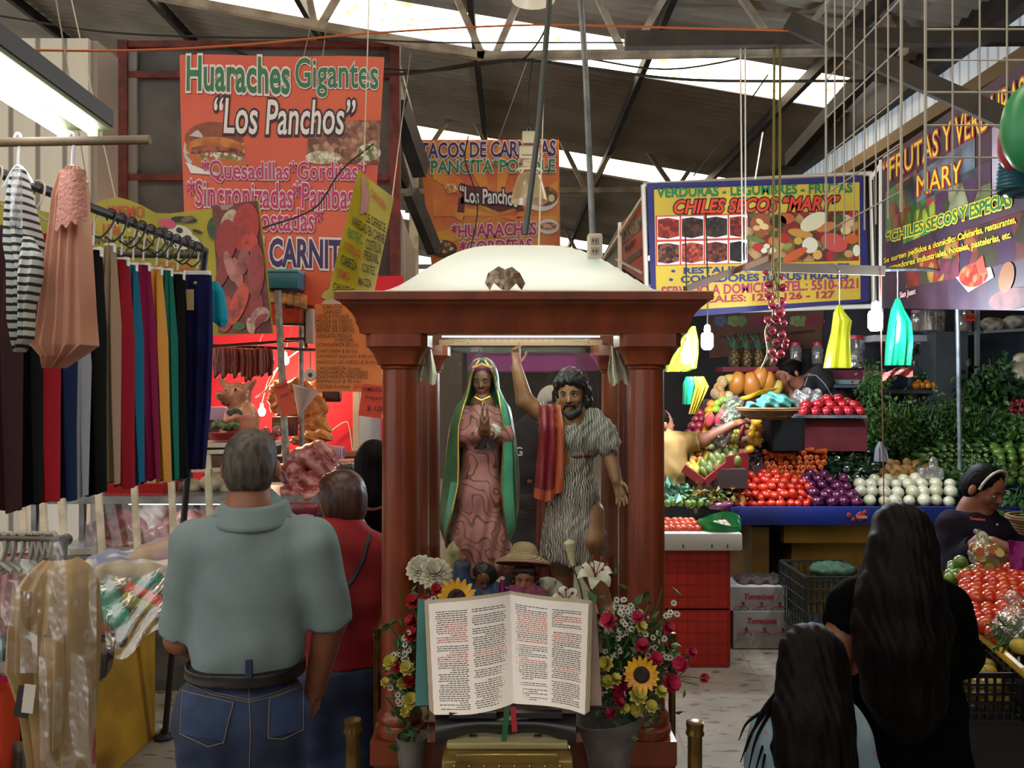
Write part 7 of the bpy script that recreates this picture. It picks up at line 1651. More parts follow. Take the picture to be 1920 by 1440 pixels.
def carrot(b): b.lathe([(.0, -.085), (.008, -.083), (.013, -.05), (.018, 0), (.0205, .055), (.020, .062), (.012, .066), (.0, .066)], (0, 0, 0), CAR, 9, r=rot(pi / 2, 0, 0)); b.lathe([(.008, .06), (.006, .072), (0, .072)], (0, 0, 0), mat('#5a4a20', .8), 6, r=rot(pi / 2, 0, 0))
car = proto('carrot', carrot, 'orange carrot stacked end-out in the carrot block', 'carrot', 'carrots in the stacked block')
heap(car, [(y, 1431 + max(0, (y - 885) * .7), 1545 - max(0, (y - 870) * 1.0), n, Y) for y, n, Y in ((902, 6, 6.22), (893, 8, 6.22), (884, 9, 6.23), (875, 10, 6.24), (866, 10, 6.25), (857, 10, 6.26))], .008, sq=lambda: (RND.uniform(-.15, .15), RND.uniform(-2, 2), RND.uniform(-.2, .2)))
heap(car, [(848, 1436, 1540, 6, 6.26), (841, 1446, 1530, 6, 6.30), (835, 1466, 1520, 5, 6.34), (851, 1432, 1480, 3, 6.20), (845, 1500, 1545, 2, 6.2)], .010, sq=lambda: (RND.uniform(-.3, .3), RND.uniform(-3, 3), RND.choice((1.4, -1.4, .5, 1.2, -1.1, .2))))
POB = mat('#0b1c10', .22, c2='#0f2a18', ns=5, **GL)
def pob(b):
	b.lathe([(.0, -.06), (.012, -.052), (.022, -.02), (.028, .02), (.024, .042), (.010, .046), (.0, .044)], (0, 0, 0), POB, 10); b.tube([(0, 0, .044), (.004, 0, .06), (.012, 0, .07)], .004, STG, 5)
po = proto('poblano_chilli', pob, 'dark green glossy chilli in the heap right of the carrots', 'chilli', 'dark green chillies beside the carrots')
heap(po, [(902, 1560, 1646, 6, 6.16), (893, 1552, 1652, 7, 6.18), (882, 1552, 1650, 7, 6.2), (871, 1550, 1648, 7, 6.23), (860, 1546, 1645, 7, 6.26), (849, 1540, 1640, 7, 6.3), (839, 1532, 1632, 7, 6.34), (886, 1556, 1650, 6, 6.24), (866, 1550, 1640, 6, 6.3)], .014, False, (.9, 1.2))
heap(po, [(895, 1402, 1424, 2, 6.1), (880, 1400, 1424, 2, 6.15), (862, 1402, 1426, 2, 6.2), (845, 1404, 1432, 2, 6.25), (836, 1406, 1440, 2, 6.3)], .012, False, (.9, 1.3))
POT = mat('#a07a44', .65, c2='#8a6636', ns=10)
pota = proto('potato', lambda b: b.ell((0, 0, 0), (.032, .03, .048), POT, seg=12, ring=8), 'tan potato in the heap behind the white onions', 'potato', 'potatoes behind the white onions')
heap(pota, [(898, 1650, 1765, 8, 6.12), (888, 1648, 1768, 7, 6.15), (879, 1654, 1762, 6, 6.2), (870, 1660, 1725, 4, 6.24), (884, 1655, 1715, 4, 6.22)], .012)
ZUC = mat('#2f4a20', .35, c2='#486a30', ns=20, **GL)
zuc = proto('zucchini', lambda b: (b.lathe([(.0, -.09), (.016, -.085), (.022, -.04), (.023, .03), (.019, .06), (.010, .066)], (0, 0, 0), ZUC, 10, r=rot(pi / 2, 0, 0)), b.lathe([(.009, .062), (.007, .075), (0, .075)], (0, 0, 0), mat('#8a9a5a', .6), 6, r=rot(pi / 2, 0, 0))), 'green courgette with its end facing out in the stacked heap', 'courgette', 'courgettes stacked end-out')
heap(zuc, [(y, x0, x1, n, Y) for y, x0, x1, n, Y in ((903, 1764, 1830, 5, 6.2), (893, 1756, 1838, 6, 6.22), (883, 1750, 1846, 7, 6.24), (873, 1730, 1850, 9, 6.26), (863, 1724, 1852, 9, 6.29), (853, 1722, 1854, 9, 6.32), (843, 1726, 1850, 8, 6.35), (835, 1755, 1840, 5, 6.38))], .009, sq=lambda: (RND.uniform(-.2, .2), RND.uniform(-2, 2), RND.uniform(-.25, .25)))
CHY = mat('#4a6a22', .35, c2='#5f8230', ns=7, **GL)
chy = proto('chayote', lambda b: b.ell((0, 0, 0), (.036, .034, .046), CHY, seg=16, ring=10, fn=lambda d: d * (1 - .16 * max(0, math.cos(5 * math.atan2(d.y, d.x))) ** 6 * (1 - d.z) * .6)), 'light green chayote squash stacked at the right of the stall', 'squash', 'chayotes at the right of the stall')
heap(chy, [(903, 1880, 1930, 2, 6.15), (888, 1862, 1934, 3, 6.2), (874, 1866, 1936, 3, 6.23), (859, 1862, 1936, 3, 6.26), (846, 1858, 1934, 3, 6.3), (837, 1850, 1934, 3, 6.34)], .008)
RTM = mat('#a11d26', .2, c2='#8f1520', ns=4, coat=.7)
rtm = proto('round_tomato', rnd(RTM, .044, None, .88, .12), 'large glossy round tomato stacked on the metal tray', 'tomato', 'round tomatoes on the metal tray')
heap(rtm, [(771, 1496, 1622, 6, 6.2), (762, 1498, 1616, 5, 6.28), (759, 1500, 1612, 5, 6.24), (747, 1542, 1580, 2, 6.27), (755, 1530, 1600, 3, 6.32)], .004, True)
# fruit slope
def fruit(name, h, h2, r, label, cat, group, sq=1.0, rough=.35, ns=6): return proto(name, rnd(mat(h, rough, c2=h2, ns=ns), r, None, sq), label, cat, group)
ora = fruit('orange', '#c98a14', '#b5700f', .034, 'yellow-orange citrus in the column left of the papayas', 'orange', 'oranges on the fruit slope')
heap(ora, [(815, 1316, 1326, 1, 6.2), (806, 1318, 1330, 1, 6.25), (794, 1320, 1332, 1, 6.3), (782, 1322, 1334, 1, 6.35), (770, 1324, 1336, 1, 6.4), (758, 1327, 1339, 1, 6.45), (822, 1290, 1318, 2, 6.2)], .004)
pea = fruit('green_pear', '#6f9a2c', '#8aa83a', .030, 'green pear in the row under the papayas', 'pear', 'green pears on the fruit slope', 1.2)
heap(pea, [(757, 1337, 1352, 1, 6.44), (751, 1346, 1372, 2, 6.5), (768, 1336, 1350, 1, 6.4), (766, 1350, 1364, 1, 6.45)], .004)
app = fruit('red_apple', '#9a2a2e', '#b5685a', .030, 'red striped apple beside the wicker basket', 'apple', 'red apples on the fruit slope', .9)
heap(app, [(772, 1350, 1368, 2, 6.38), (782, 1346, 1364, 2, 6.33), (764, 1356, 1372, 1, 6.42), (792, 1344, 1360, 1, 6.3)], .005)
pgr = fruit('pomegranate', '#5f1022', '#7d1a2a', .034, 'dark red pomegranate at the left of the fruit slope', 'pomegranate', 'pomegranates on the fruit slope')
heap(pgr, [(812, 1284, 1316, 2, 6.2), (800, 1292, 1318, 2, 6.25), (788, 1298, 1322, 2, 6.3), (776, 1304, 1320, 1, 6.35)], .006)
sap = fruit('sapote', '#6a4430', '#7d543a', .027, 'brown sapote in the column beside the yellow mangoes', 'sapote', 'brown sapotes on the fruit slope', 1.1, .7)
heap(sap, [(848, 1384, 1398, 2, 6.0), (836, 1386, 1402, 2, 6.05), (824, 1388, 1406, 2, 6.1), (812, 1391, 1410, 2, 6.15), (800, 1394, 1413, 2, 6.2), (790, 1398, 1416, 2, 6.25)], .005)
man_ = fruit('yellow_mango', '#c39a22', '#b5821c', .030, 'yellow mango in the column beside the black crate', 'mango', 'yellow mangoes on the fruit slope', 1.3)
heap(man_, [(842, 1398, 1410, 1, 6.0), (828, 1402, 1424, 2, 6.06), (816, 1406, 1426, 2, 6.1), (804, 1409, 1428, 2, 6.15), (792, 1412, 1428, 1, 6.2)], .005)
gua = fruit('guava', '#a39a2c', '#8a8f34', .024, 'yellow-green guava in the small red bin', 'guava', 'guavas in the red bin')
heap(gua, [(838, 1366, 1384, 2, 6.0), (828, 1368, 1386, 2, 6.04), (819, 1370, 1386, 2, 6.08), (811, 1372, 1388, 2, 6.12)], .004)
gmg = proto('green_mango', lambda b: b.ell((0, 0, 0), (.034, .03, .06), mat('#56622a', .4, c2='#8a5a3a', ns=9, lo=.5, hi=.65), seg=12, ring=9), 'long green mango standing in the front red bin', 'mango', 'green mangoes in the red bin')
heap(gmg, [(888, 1312, 1340, 2, 5.85), (876, 1312, 1350, 3, 5.9), (862, 1330, 1376, 4, 5.95), (850, 1336, 1386, 3, 6.0), (868, 1358, 1384, 2, 5.92)], .006, sq=lambda: (RND.uniform(-.4, .2), RND.uniform(.1, .6), RND.uniform(0, 6)))
pch = fruit('peach', '#b5663a', '#c98f4a', .027, 'orange-pink peach beside the man in tan', 'peach', 'peaches on the fruit slope')
heap(pch, [(872, 1286, 1306, 2, 5.95), (862, 1294, 1318, 2, 6.0), (852, 1304, 1330, 2, 6.05), (843, 1315, 1326, 1, 6.1)], .005)
gap = fruit('green_apple', '#8a9a54', '#a3ad6a', .030, 'pale green apple beside the man in tan', 'apple', 'green apples on the fruit slope')
heap(gap, [(853, 1288, 1304, 1, 6.06), (846, 1294, 1318, 2, 6.1), (840, 1310, 1340, 2, 6.14)], .005)
ylp = proto('yellow_mamey', lambda b: b.ell((0, 0, 0), (.03, .03, .055), mat('#b5962a', .45, c2='#9a8a2a', ns=8), seg=12, ring=8), 'yellow papaya-like fruit at the corner of the red bin', 'fruit', 'yellow fruit in the red bin')
heap(ylp, [(882, 1288, 1312, 2, 5.88), (872, 1296, 1318, 2, 5.94), (846, 1356, 1380, 2, 6.1), (858, 1318, 1330, 1, 6.0)], .005, sq=lambda: (RND.uniform(-.4, .4), RND.uniform(.3, .9), RND.uniform(0, 2)))
gp = mat('#5a6a3a', .25, c2='#8a9a6a', ns=30, coat=.6)
for x, y, Y, m, lb, n in ((1374, 762, 6.35, gp, 'bag of green grapes left of the wicker basket', 30), (1366, 786, 6.2, gp, 'bag of pale green grapes above the reaching arm', 22), (1352, 818, 6.0, mat('#2a1a2a', .2, c2='#4a3a4a', ns=30, coat=.7), 'bag of dark grapes below the reaching arm', 24)):
	t = thing('grape_bag', lb, 'grapes', P(x, y, Y))
	b = MB()
	for k in range(n): b.ell(P(x, y, Y) + V(RND.gauss(0, .035), RND.gauss(0, .03), RND.gauss(0, .035)), .016, m, seg=8, ring=6)
	o = b.build('grape', t); o['kind'] = 'stuff'
	S = Solid(.02); S.ell(P(x, y, Y), (.085, .07, .085)); S.build('clear_bag', film('#eef4f4', .78, .12, (30, 1)), .014, t, disp=lambda a, b_, c_: .012 * np.sin(a * 70) * np.sin(c_ * 80))
PAP = mat('#b5702a', .4, c2='#a38a34', ns=4, lo=.45, hi=.7)
for x, y, r, rz, lb in ((1382, 722, .10, .1, 'ribbed orange papaya half left of the biggest papaya'), (1410, 726, .115, -.2, 'biggest orange papaya in the front row'), (1424, 713, .10, .2, 'orange papaya behind the biggest one'), (1440, 719, .09, 0, 'rounded orange papaya beside the stall keeper'), (1456, 730, .07, .3, 'papaya half hidden by the hand of the stall keeper'), (1364, 712, .06, 1.2, 'small yellowish papaya at the left end')):
	MB().ell(P(x, y, 6.75), (r * .72, r * .7, r * 1.05), PAP if r > .07 else mat('#b59a3a', .5), rot(.3, rz, 0), 20, 14, fn=lambda d: d * (1 - .05 * abs(math.sin(2.5 * math.atan2(d.y, d.x)))) * (1 + .10 * d.z)).build('papaya', label=lb, cat='papaya')
for k, (x, y, m) in enumerate(((1348, 728, '#a8703a'), (1352, 742, '#b5743c'), (1342, 738, '#9a8060'), (1366, 744, '#b5b58a'), (1354, 716, '#a88a5a'))):
	MB().ell(P(x, y, 6.7), (.045, .045, .05), mat(m, .5, c2='#c0a070', ns=20)).build('melon', label='%s melon left of the papayas' % ('rough tan', 'orange-skinned', 'greyish netted', 'pale green', 'small tan top')[k], cat='melon')
BAN = mat('#b8951c', .45, c2='#a3821a', ns=9)
t = thing('banana_bunch', 'yellow banana bunch lying before the papayas', 'bananas', P(1420, 745, 6.45))
for k in range(9):
	x0 = 1396 + k * 4; b = MB(); b.tube(smooth_path([P(x0 - 10, 748 - k * .6, 6.42 + .01 * k), P(x0 + 10, 744 - k, 6.38 + .015 * k), P(x0 + 30, 732 - k * .6, 6.42 + .012 * k)], 5), [.008, .015, .018, .019, .019, .019, .018, .016, .012, .008, .005], BAN, 8); b.build('banana', t)
for x, y, r, lb in ((1330, 788, .3, 'left cut watermelon wedge'), (1348, 786, .45, 'right cut watermelon wedge'), (1320, 832, 1.0, 'low watermelon wedge under the reaching arm')):
	t = thing('watermelon_wedge', lb, 'watermelon', P(x, y, 6.2)); R3 = rot(0, r, .2)
	for nm, s_, m, d in (('rind', 1.0, mat('#7a8a5a', .4), .012), ('flesh', .92, mat('#3a0f14', .5, voro=('#b0303e', 40, .1, .16)), -.006)):
		S = Solid(.005); c = np.array(P(x, y, 6.2 + d)); S.ell(c, np.array((.034, .04, .062)) * s_, R3); S.cut(c + np.array((0, -.018 if nm == 'rind' else -.022, 0)), (0, -1, 0)); S.build(nm, m, .009, t)
t = thing('red_bin', 'red-edged sloping bin full of green mangoes', 'bin', P(1330, 900, 5.85))
for a, c_, w in ((((1282, 878, 5.85)), ((1320, 906, 5.75)), .06), (((1320, 906, 5.75)), ((1362, 872, 5.85)), .05), ((1362, 872, 5.85), (1402, 862, 6.0), .12), ((1376, 848, 6.0), (1396, 798, 6.15), .05), ((1364, 830, 6.0), (1374, 796, 6.12), .04)): MB().bar(P(*a), P(*c_), .018, w, mat('#7a1a1e', .5)).build('edge_board', t, smooth=False)
slab('cardboard_box', 1340, 1402, 5.8, 6.0, zz(916, 5.8), zz(880, 5.8), mat('#2f1d18', .8), 'dark brown cardboard box below the mango bin', 'box')

# ---------------------------------------------------------------- leafy greens
def leaves(name, label, c, n, size, spread, m, droop=.6, stem=None, tall=1.0, aim=(0, -.5, -.6), group=None):
	b = MB(); c = Vector(c)
	for k in range(n):
		p = c + V(RND.gauss(0, spread[0]), RND.gauss(0, spread[1]), RND.gauss(0, spread[2])); d = V(RND.gauss(0, .7), RND.gauss(0, .5), RND.gauss(0, .6)) + Vector(aim) * droop; d.normalize()
		s = d.cross(V(RND.gauss(0, 1), RND.gauss(0, 1), RND.gauss(0, 1))).normalized(); nn = d.cross(s); L = size * RND.uniform(.6, 1.3); w = L * .32
		b.add([p, p + d * L * .45 + s * w - nn * L * .1, p + d * L, p + d * L * .45 - s * w - nn * L * .1, p + d * L * .5 + nn * L * .06], [(0, 1, 4), (1, 2, 4), (2, 3, 4), (3, 0, 4)], m)
	if stem:
		for k in range(int(n * .12)):
			p = c + V(RND.gauss(0, spread[0] * .8), RND.gauss(0, spread[1]), RND.gauss(0, spread[2] * .6)); b.tube([p, p + V(RND.gauss(0, .03), RND.gauss(-.02, .03), RND.uniform(.06, .14) * tall)], .002, stem, 4)
	o = b.build(name, label=label, cat='greens', group=group); return o
GR = [mat('#24481a', .5, c2='#3a6a26', ns=14, thin=.12), mat('#1c3d20', .5, c2='#2f5c2c', ns=14, thin=.12), mat('#33561f', .5, c2='#4f7a30', ns=14, thin=.12)]
for x, y, Y, n, sz, sp, k, lb in ((1640, 812, 6.50, 380, .045, (.06, .035, .09), 0, 'leafy herb bunch beside the round tomatoes'), (1668, 800, 6.50, 420, .045, (.09, .035, .09), 2, 'herb bunch behind the brown string'), (1705, 800, 6.52, 420, .045, (.09, .035, .09), 0, 'herb bunch third from the tomatoes'), (1742, 796, 6.52, 420, .045, (.09, .035, .09), 1, 'herb bunch under the peppers'), (1780, 795, 6.52, 420, .05, (.09, .035, .09), 2, 'herb bunch under the grey cabinet'), (1815, 800, 6.52, 420, .055, (.09, .035, .09), 0, 'herb bunch below the spinach'), (1850, 805, 6.52, 420, .06, (.09, .035, .09), 1, 'dark leafy bunch above the courgettes'), (1890, 815, 6.50, 420, .065, (.09, .035, .09), 2, 'leafy bunch below the radishes'),
		(1690, 845, 6.5, 260, .04, (.12, .02, .045), 1, 'drooping herb fringe over the red board'), (1638, 735, 6.9, 340, .05, (.07, .06, .11), 0, 'feathery herb bunch left of the green bag'), (1840, 885, 6.15, 180, .05, (.12, .03, .05), 1, 'green chilli and herb fringe above the seated keeper'), (1900, 950, 5.85, 220, .06, (.12, .05, .06), 1, 'dark green leaves right of the seated keeper'), (1790, 905, 6.1, 160, .05, (.08, .03, .06), 1, 'dark herb clump right of the potatoes')):
	leaves('herb_bunch', lb, P(x, y, Y), n, sz, sp, GR[k], stem=mat('#5a7a3a', .6))
leaves('spinach_bunch', 'big-leaved spinach hanging from the right shelf', P(1855, 728, 6.75), 300, .10, (.11, .05, .09), GR[1], stem=mat('#6a7a44', .6)); leaves('spinach_bunch', 'spinach leaves trailing below the shelf beside the cabinet', P(1850, 775, 6.7), 130, .10, (.07, .04, .09), GR[0])
leaves('herb_bunch', 'whitish-stemmed greens on the shelf above the peppers', P(1732, 652, 7.3), 200, .07, (.10, .05, .05), mat('#3f5544', .5, c2='#8a9a8a', ns=14))
# ---------------------------------------------------------------- baskets, crates, bags
def basket(name, label, c, rx, ry, h, m, tilt=None):
	t = thing(name, label, 'basket', c); c = Vector(c); b = MB()
	b.lathe([(.62, 0), (.8, h * .35 / rx), (.95, h * .8 / rx), (1.0, h / rx), (.97, h / rx), (.78, h * .36 / rx), (.6, .02)], (0, 0, 0), m, 40)
	b.v = [tuple(c + V(v[0] * rx, v[1] * ry, v[2] * rx)) for v in b.v]; b.build('body', t)
	MB().tube([c + V(rx * math.cos(a), ry * math.sin(a), h) for a in np.linspace(0, 2 * pi, 41)], .012, m, 7).build('rim', t); return t
WIC = mat('#8d6a3f', .7, c2='#6d4e2a', ns=20, stripes=('#5f4425', 22, 'Z', .5, .8), bump=(22, .8, 'wave', 'Z'))
bk_ = basket('wicker_basket', 'wide wicker basket beside the round tomatoes', P(1440, 786, 5.9), .215, .17, .075, WIC)
S = Solid(.03); S.ell(P(1452, 752, 5.9), (.13, .09, .06)); S.ell(P(1420, 760, 5.88), (.08, .07, .03)); S.build('plastic_bags', mat('#2f6a60', .3, c2='#4a8a80', ns=12), .011, disp=lambda x, y, z: .016 * np.sin(x * 60 + z * 40) * np.sin(z * 80), label='teal plastic bags heaped in the wicker basket', category='bag')
S = Solid(.02); S.ell(P(1515, 748, 6.5), (.13, .08, .09)); S.build('clear_bags', film('#f0f6fa', .55, .15, (25, 1)), .012, disp=lambda x, y, z: .016 * np.sin(x * 70 + z * 30) * np.sin(z * 60), label='crumpled clear bags behind the round tomatoes', category='bag')
def crate(name, label, c, w, d, h, m, rim=None, nx=8, nz=4, solid=False, mb=None):
	"""lattice crate with base centre c"""
	t = thing(name, label, 'crate', c); c = Vector(c); r = .008
	for nm, o, wd, ax in (('front', (0, -d / 2), w, 0), ('back', (0, d / 2), w, 0), ('side', (-w / 2, 0), d, 1), ('side', (w / 2, 0), d, 1)):
		b = MB(); p = c + V(o[0], o[1], 0); mk, m = m, mb or m; e = V(1, 0, 0) if ax == 0 else V(0, 1, 0)
		if solid: b.box(p + V(0, 0, h / 2), ((wd, .006, h - .02) if ax == 0 else (.006, wd, h - .02)), mk)
		for k in range(nx + 1): b.bar(p + e * (wd * (k / nx - .5)), p + e * (wd * (k / nx - .5)) + V(0, 0, h), r, r if k % nx else .02, m, up=(0, 1, 0) if ax == 0 else (1, 0, 0))
		for k in range(nz + 1): b.bar(p - e * wd / 2 + V(0, 0, h * k / nz), p + e * wd / 2 + V(0, 0, h * k / nz), .01, r * (2.2 if k in (0, nz) else 1), m)
		b.build(nm, t, smooth=False); m = mk
	MB().box(c + V(0, 0, .006), (w, d, .012), m).build('bottom', t)
	if rim:
		b = MB(); q = [c + V(sx * w / 2, sy * d / 2, h) for sx, sy in ((-1, -1), (1, -1), (1, 1), (-1, 1), (-1, -1))]
		for a_, b_ in zip(q, q[1:]): b.tube([a_, b_], .016, rim, 8)
		b.build('rim', t)
	return t
RC = mat('#a82416', .45, c2='#961c10', ns=3); RD2 = mat('#86190f', .5); BKC = mat('#0d0e12', .4)
x0, x1 = xx(1232, 5.25), xx(1366, 5.25); zt2 = zz(1030, 5.25)
crate('red_crate', 'lower red plastic crate of the stack left of the tomato boxes', ((x0 + x1) / 2, 5.48, 0.012), x1 - x0, .46, zt2 / 2 - .02, RC, nx=7, nz=5, solid=True, mb=RD2); crate('red_crate', 'upper red plastic crate of the stack left of the tomato boxes', ((x0 + x1) / 2, 5.48, zt2 / 2), x1 - x0, .46, zt2 / 2, RC, nx=7, nz=5, solid=True, mb=RD2)
t = thing('foam_box', 'white foam box lid lying on the red crates', 'box', P(1310, 1030, 5.2)); xa, xb = xx(1225, 5.2), xx(1390, 5.2); MB().box(((xa + xb) / 2, 5.42, (zt2 + zz(1000, 5.2)) / 2 + .005), (xb - xa, .5, zz(1000, 5.2) - zt2), mat('#aaa9a6', .6), bev=.01).build('body', t)
b = MB()
for x in (1281, 1335, 1364): b.box(P(x, 1024, 5.168), (.008, .01, .02), mat('#3a3836', .8))
b.build('slots', t)
ctm = proto('tomato', rnd(mat('#a8321c', .25, c2='#b8481f', ns=5, coat=.5), .033, STG, .92), 'small red tomato in the pile on the white foam box', 'tomato', 'small tomatoes on the foam box')
heap(ctm, [(993, 1240, 1312, 6, 5.28), (985, 1240, 1308, 6, 5.33), (978, 1246, 1302, 5, 5.38), (988, 1244, 1306, 5, 5.42)], .006)
t = thing('green_bag', 'open green plastic bag of garlic on the foam box', 'bag', P(1348, 1008, 5.25)); c = P(1350, 992, 5.3)
b = MB(); b.grid(lambda u, v: c + V((.135 + .012 * math.sin(u * 30)) * math.cos(2 * pi * u) * (.62 + .38 * math.sin(v * 2.2)), .11 * math.sin(2 * pi * u) * (.7 + .3 * v), -.055 + .12 * v + .018 * math.sin(4 * pi * u) * v + .02 * v * math.sin(2 * pi * u)), 40, 8, mat('#1c8a48', .3, c2='#157a3c', ns=6, thin=.2), .002); b.build('bag', t)
gar = proto('garlic_bulb', lambda b: b.lathe([(.0, -.018), (.02, -.014), (.026, 0), (.02, .014), (.007, .024), (.004, .04), (0, .04)], (0, 0, 0), mat('#a89a88', .6, c2='#8a705f', ns=12), 10), 'garlic bulb inside the open green bag', 'garlic', 'garlic in the green bag')
heap(gar, [(995, 1334, 1366, 4, 5.26), (988, 1330, 1368, 4, 5.32), (982, 1336, 1362, 3, 5.36)], .006)
for k, (x0, x1, y0, y1, Y, lb) in enumerate(((1370, 1478, 1101, 1146, 5.62, 'upper white carton printed Tomatoes'), (1376, 1481, 1147, 1194, 5.6, 'lower white carton printed Tomatoes on the floor'))):
	z0 = 0.004 if k else zz(1146, Y); z1 = zz(y0, Y); a, c_ = xx(x0, Y), xx(x1, Y)
	t = thing('carton', lb, 'carton', ((a + c_) / 2, Y + .15, z0)); MB().box(((a + c_) / 2, Y + .16, (z0 + z1) / 2), (c_ - a, .3, z1 - z0 - .004), mat('#8d8a88', .75, c2='#7d7a78', ns=5)).build('box', t, smooth=False)
	b = MB(); v, f = text_geo('Tomatoes', .045, .2); lo = v.min(0); hi = v.max(0); ym = y0 + 12
	b.add([P(x0 + 25 + 56 * (x - lo[0]) / (hi[0] - lo[0]), ym + 11 - 11 * (y - lo[1]) / (hi[1] - lo[1]), Y - .004) for x, y in v], f, mat('#7d1a26', .7)); b.build('lettering', t, smooth=False)
	b = MB()
	for j in range(3):
		cx = x0 + 20 + j * 34; b.tube([P(cx + 14 * math.cos(w), y1 - 1 - 10 * math.sin(w), Y - .002) for w in np.linspace(.2, pi - .2, 10)], .004, mat('#7d1a26', .7), 4); b.box(P(cx + 4, y1 - 13, Y), (.014, .008, .03), mat('#5f1522', .7)); b.box(P(cx, y1 - 11, Y), (.03, .007, .006), mat('#2a2a26', .7))
	b.build('tomato_print', t, smooth=False)
S = Solid(.02); S.box(P(1425, 1092, 5.8), (.17, .1, .045), None, .03); S.build('netting_heap', mat('#2a2220', .8, c2='#3d2a26', ns=14), .012, disp=lambda x, y, z: .015 * np.sin(x * 60) * np.sin(y * 70 + z * 50), label='dark net sacks heaped on the upper tomato carton', category='sacks')
crate('dark_crate', 'empty dark grey plastic crate standing before the mustard stall front', P(1546, 1172, 5.45) + V(0, 0, 0), .42, .5, .37, mat('#1e2424', .5), nx=10, nz=5)
crate('dark_crate', 'dark plastic crate under the round tomato tray', P(1466, 840, 6.25), .22, .3, .22, BKC, nx=7, nz=4, solid=True)
S = Solid(.02); S.ell(P(1560, 1068, 5.5), (.15, .12, .05)); S.build('green_cloth', mat('#1c3324', .9, c2='#2a4a34', ns=16), .012, disp=lambda x, y, z: .01 * np.sin(x * 80) * np.sin(y * 90), label='green netting inside the dark grey crate', category='net')
# onion string
t = thing('onion_string', 'hanging string of red onions before the yellow banner', 'onions', P(1455, 500, 5.3))
MB().tube(smooth_path([P(1452, 505, 5.3), P(1444, 540, 5.3), P(1450, 590, 5.28), P(1436, 620, 5.3), P(1440, 660, 5.28), P(1428, 692, 5.3)]), [.008] * 30 + [.006], mat('#8a8a5f', .8), 6).build('braid', t)
b = MB()
for k in range(6): b.tube(smooth_path([P(1452 + RND.uniform(-3, 3), 500, 5.3), P(1452 + RND.uniform(-12, 14), 520 + 10 * k, 5.26), P(1450 + RND.uniform(-10, 16), 550 + 10 * k, 5.28)]), .004, mat('#5a5a34', .8, c2='#8a7a4a', ns=20), 5)
b.build('dry_leaves', t)
RO = mat('#7d1230', .22, c2='#9a2a44', ns=7, coat=.6)
for x, y, r in ((1435, 512, .020), (1466, 520, .018), (1440, 535, .026), (1468, 540, .028), (1442, 556, .030), (1466, 566, .030), (1448, 574, .026), (1462, 586, .036), (1440, 600, .026), (1456, 600, .028), (1470, 606, .022), (1448, 620, .026), (1466, 628, .028), (1440, 636, .018), (1455, 642, .026), (1472, 648, .024), (1448, 660, .026), (1464, 664, .028), (1474, 640, .02), (1452, 676, .02)):
	MB().ell(P(x, y, 5.27 + RND.uniform(-.03, .03)), (r, r, r * .9), RO, rot(RND.uniform(-.6, .6), RND.uniform(-.6, .6), 0), 12, 8, fn=lambda d: d * (1 + .25 * max(0, d.z) ** 8)).build('onion', t)
# hanging plastic bags
def plastic(name, label, rows, Y, m, ph=0): return garment(rows, Y, m, 4, .016, name, label, 'bag', ph=ph, nu=30)
plastic('plastic_bag', 'bright yellow plastic bag hanging left of the big lamp', [(572, 1571, 1576, .02), (585, 1564, 1582, .04), (602, 1562, 1596, .06), (622, 1560, 1592, .07), (655, 1552, 1593, .08), (690, 1545, 1597, .06)], 5.6, mat('#b5b52c', .35, c2='#a3a82a', ns=4, thin=.45)); plastic('plastic_bag', 'green plastic bag hanging right of the big lamp', [(560, 1680, 1686, .02), (580, 1672, 1694, .05), (605, 1668, 1708, .08), (640, 1663, 1712, .09), (685, 1660, 1709, .07)], 5.5, mat('#14a070', .35, c2='#109064', ns=4, thin=.45), 1)
for x, y, Y in ((1574, 573, 5.6), (1683, 561, 5.5)): MB().tube([P(x, y, Y), P(x, 507, 5.3)], .003, mat('#8a8a7a', .7), 5).build('cord', label='thin cord holding the %s bag under the crossbar' % ('yellow' if x < 1600 else 'green'), cat='cord')
b = MB(); b.grid(lambda u, v: P(1654 + 58 * u, 697 - 12 * u + 22 * v * (.6 + .5 * abs(u - .4)) + 3 * math.sin(u * 9), 5.5 + .02 * math.sin(u * 14 + v * 4)), 16, 6, mat('#a85a54', .5, thin=.3), .003); b.build('pink_bag', label='crumpled salmon plastic bag under the green bag', cat='bag')
plastic('plastic_bag', 'yellow-green plastic bag behind the lowest lamp', [(612, 1296, 1304, .03), (640, 1272, 1310, .06), (662, 1262, 1310, .08), (690, 1246, 1306, .08), (697, 1246, 1290, .06)], 5.9, mat('#9ab52c', .35, c2='#b0c03a', ns=5, thin=.45), 2)
plastic('plastic_bag', 'green bag in the hanging bunch left of the oranges', [(706, 1286, 1300, .03), (720, 1281, 1312, .06), (758, 1280, 1302, .06)], 5.9, mat('#12805a', .4, thin=.3), 1); plastic('plastic_bag', 'yellow bag in the hanging bunch left of the oranges', [(706, 1300, 1320, .03), (725, 1304, 1330, .05), (750, 1298, 1318, .05), (776, 1291, 1306, .04)], 5.85, mat('#a8902a', .4, thin=.3), 2)
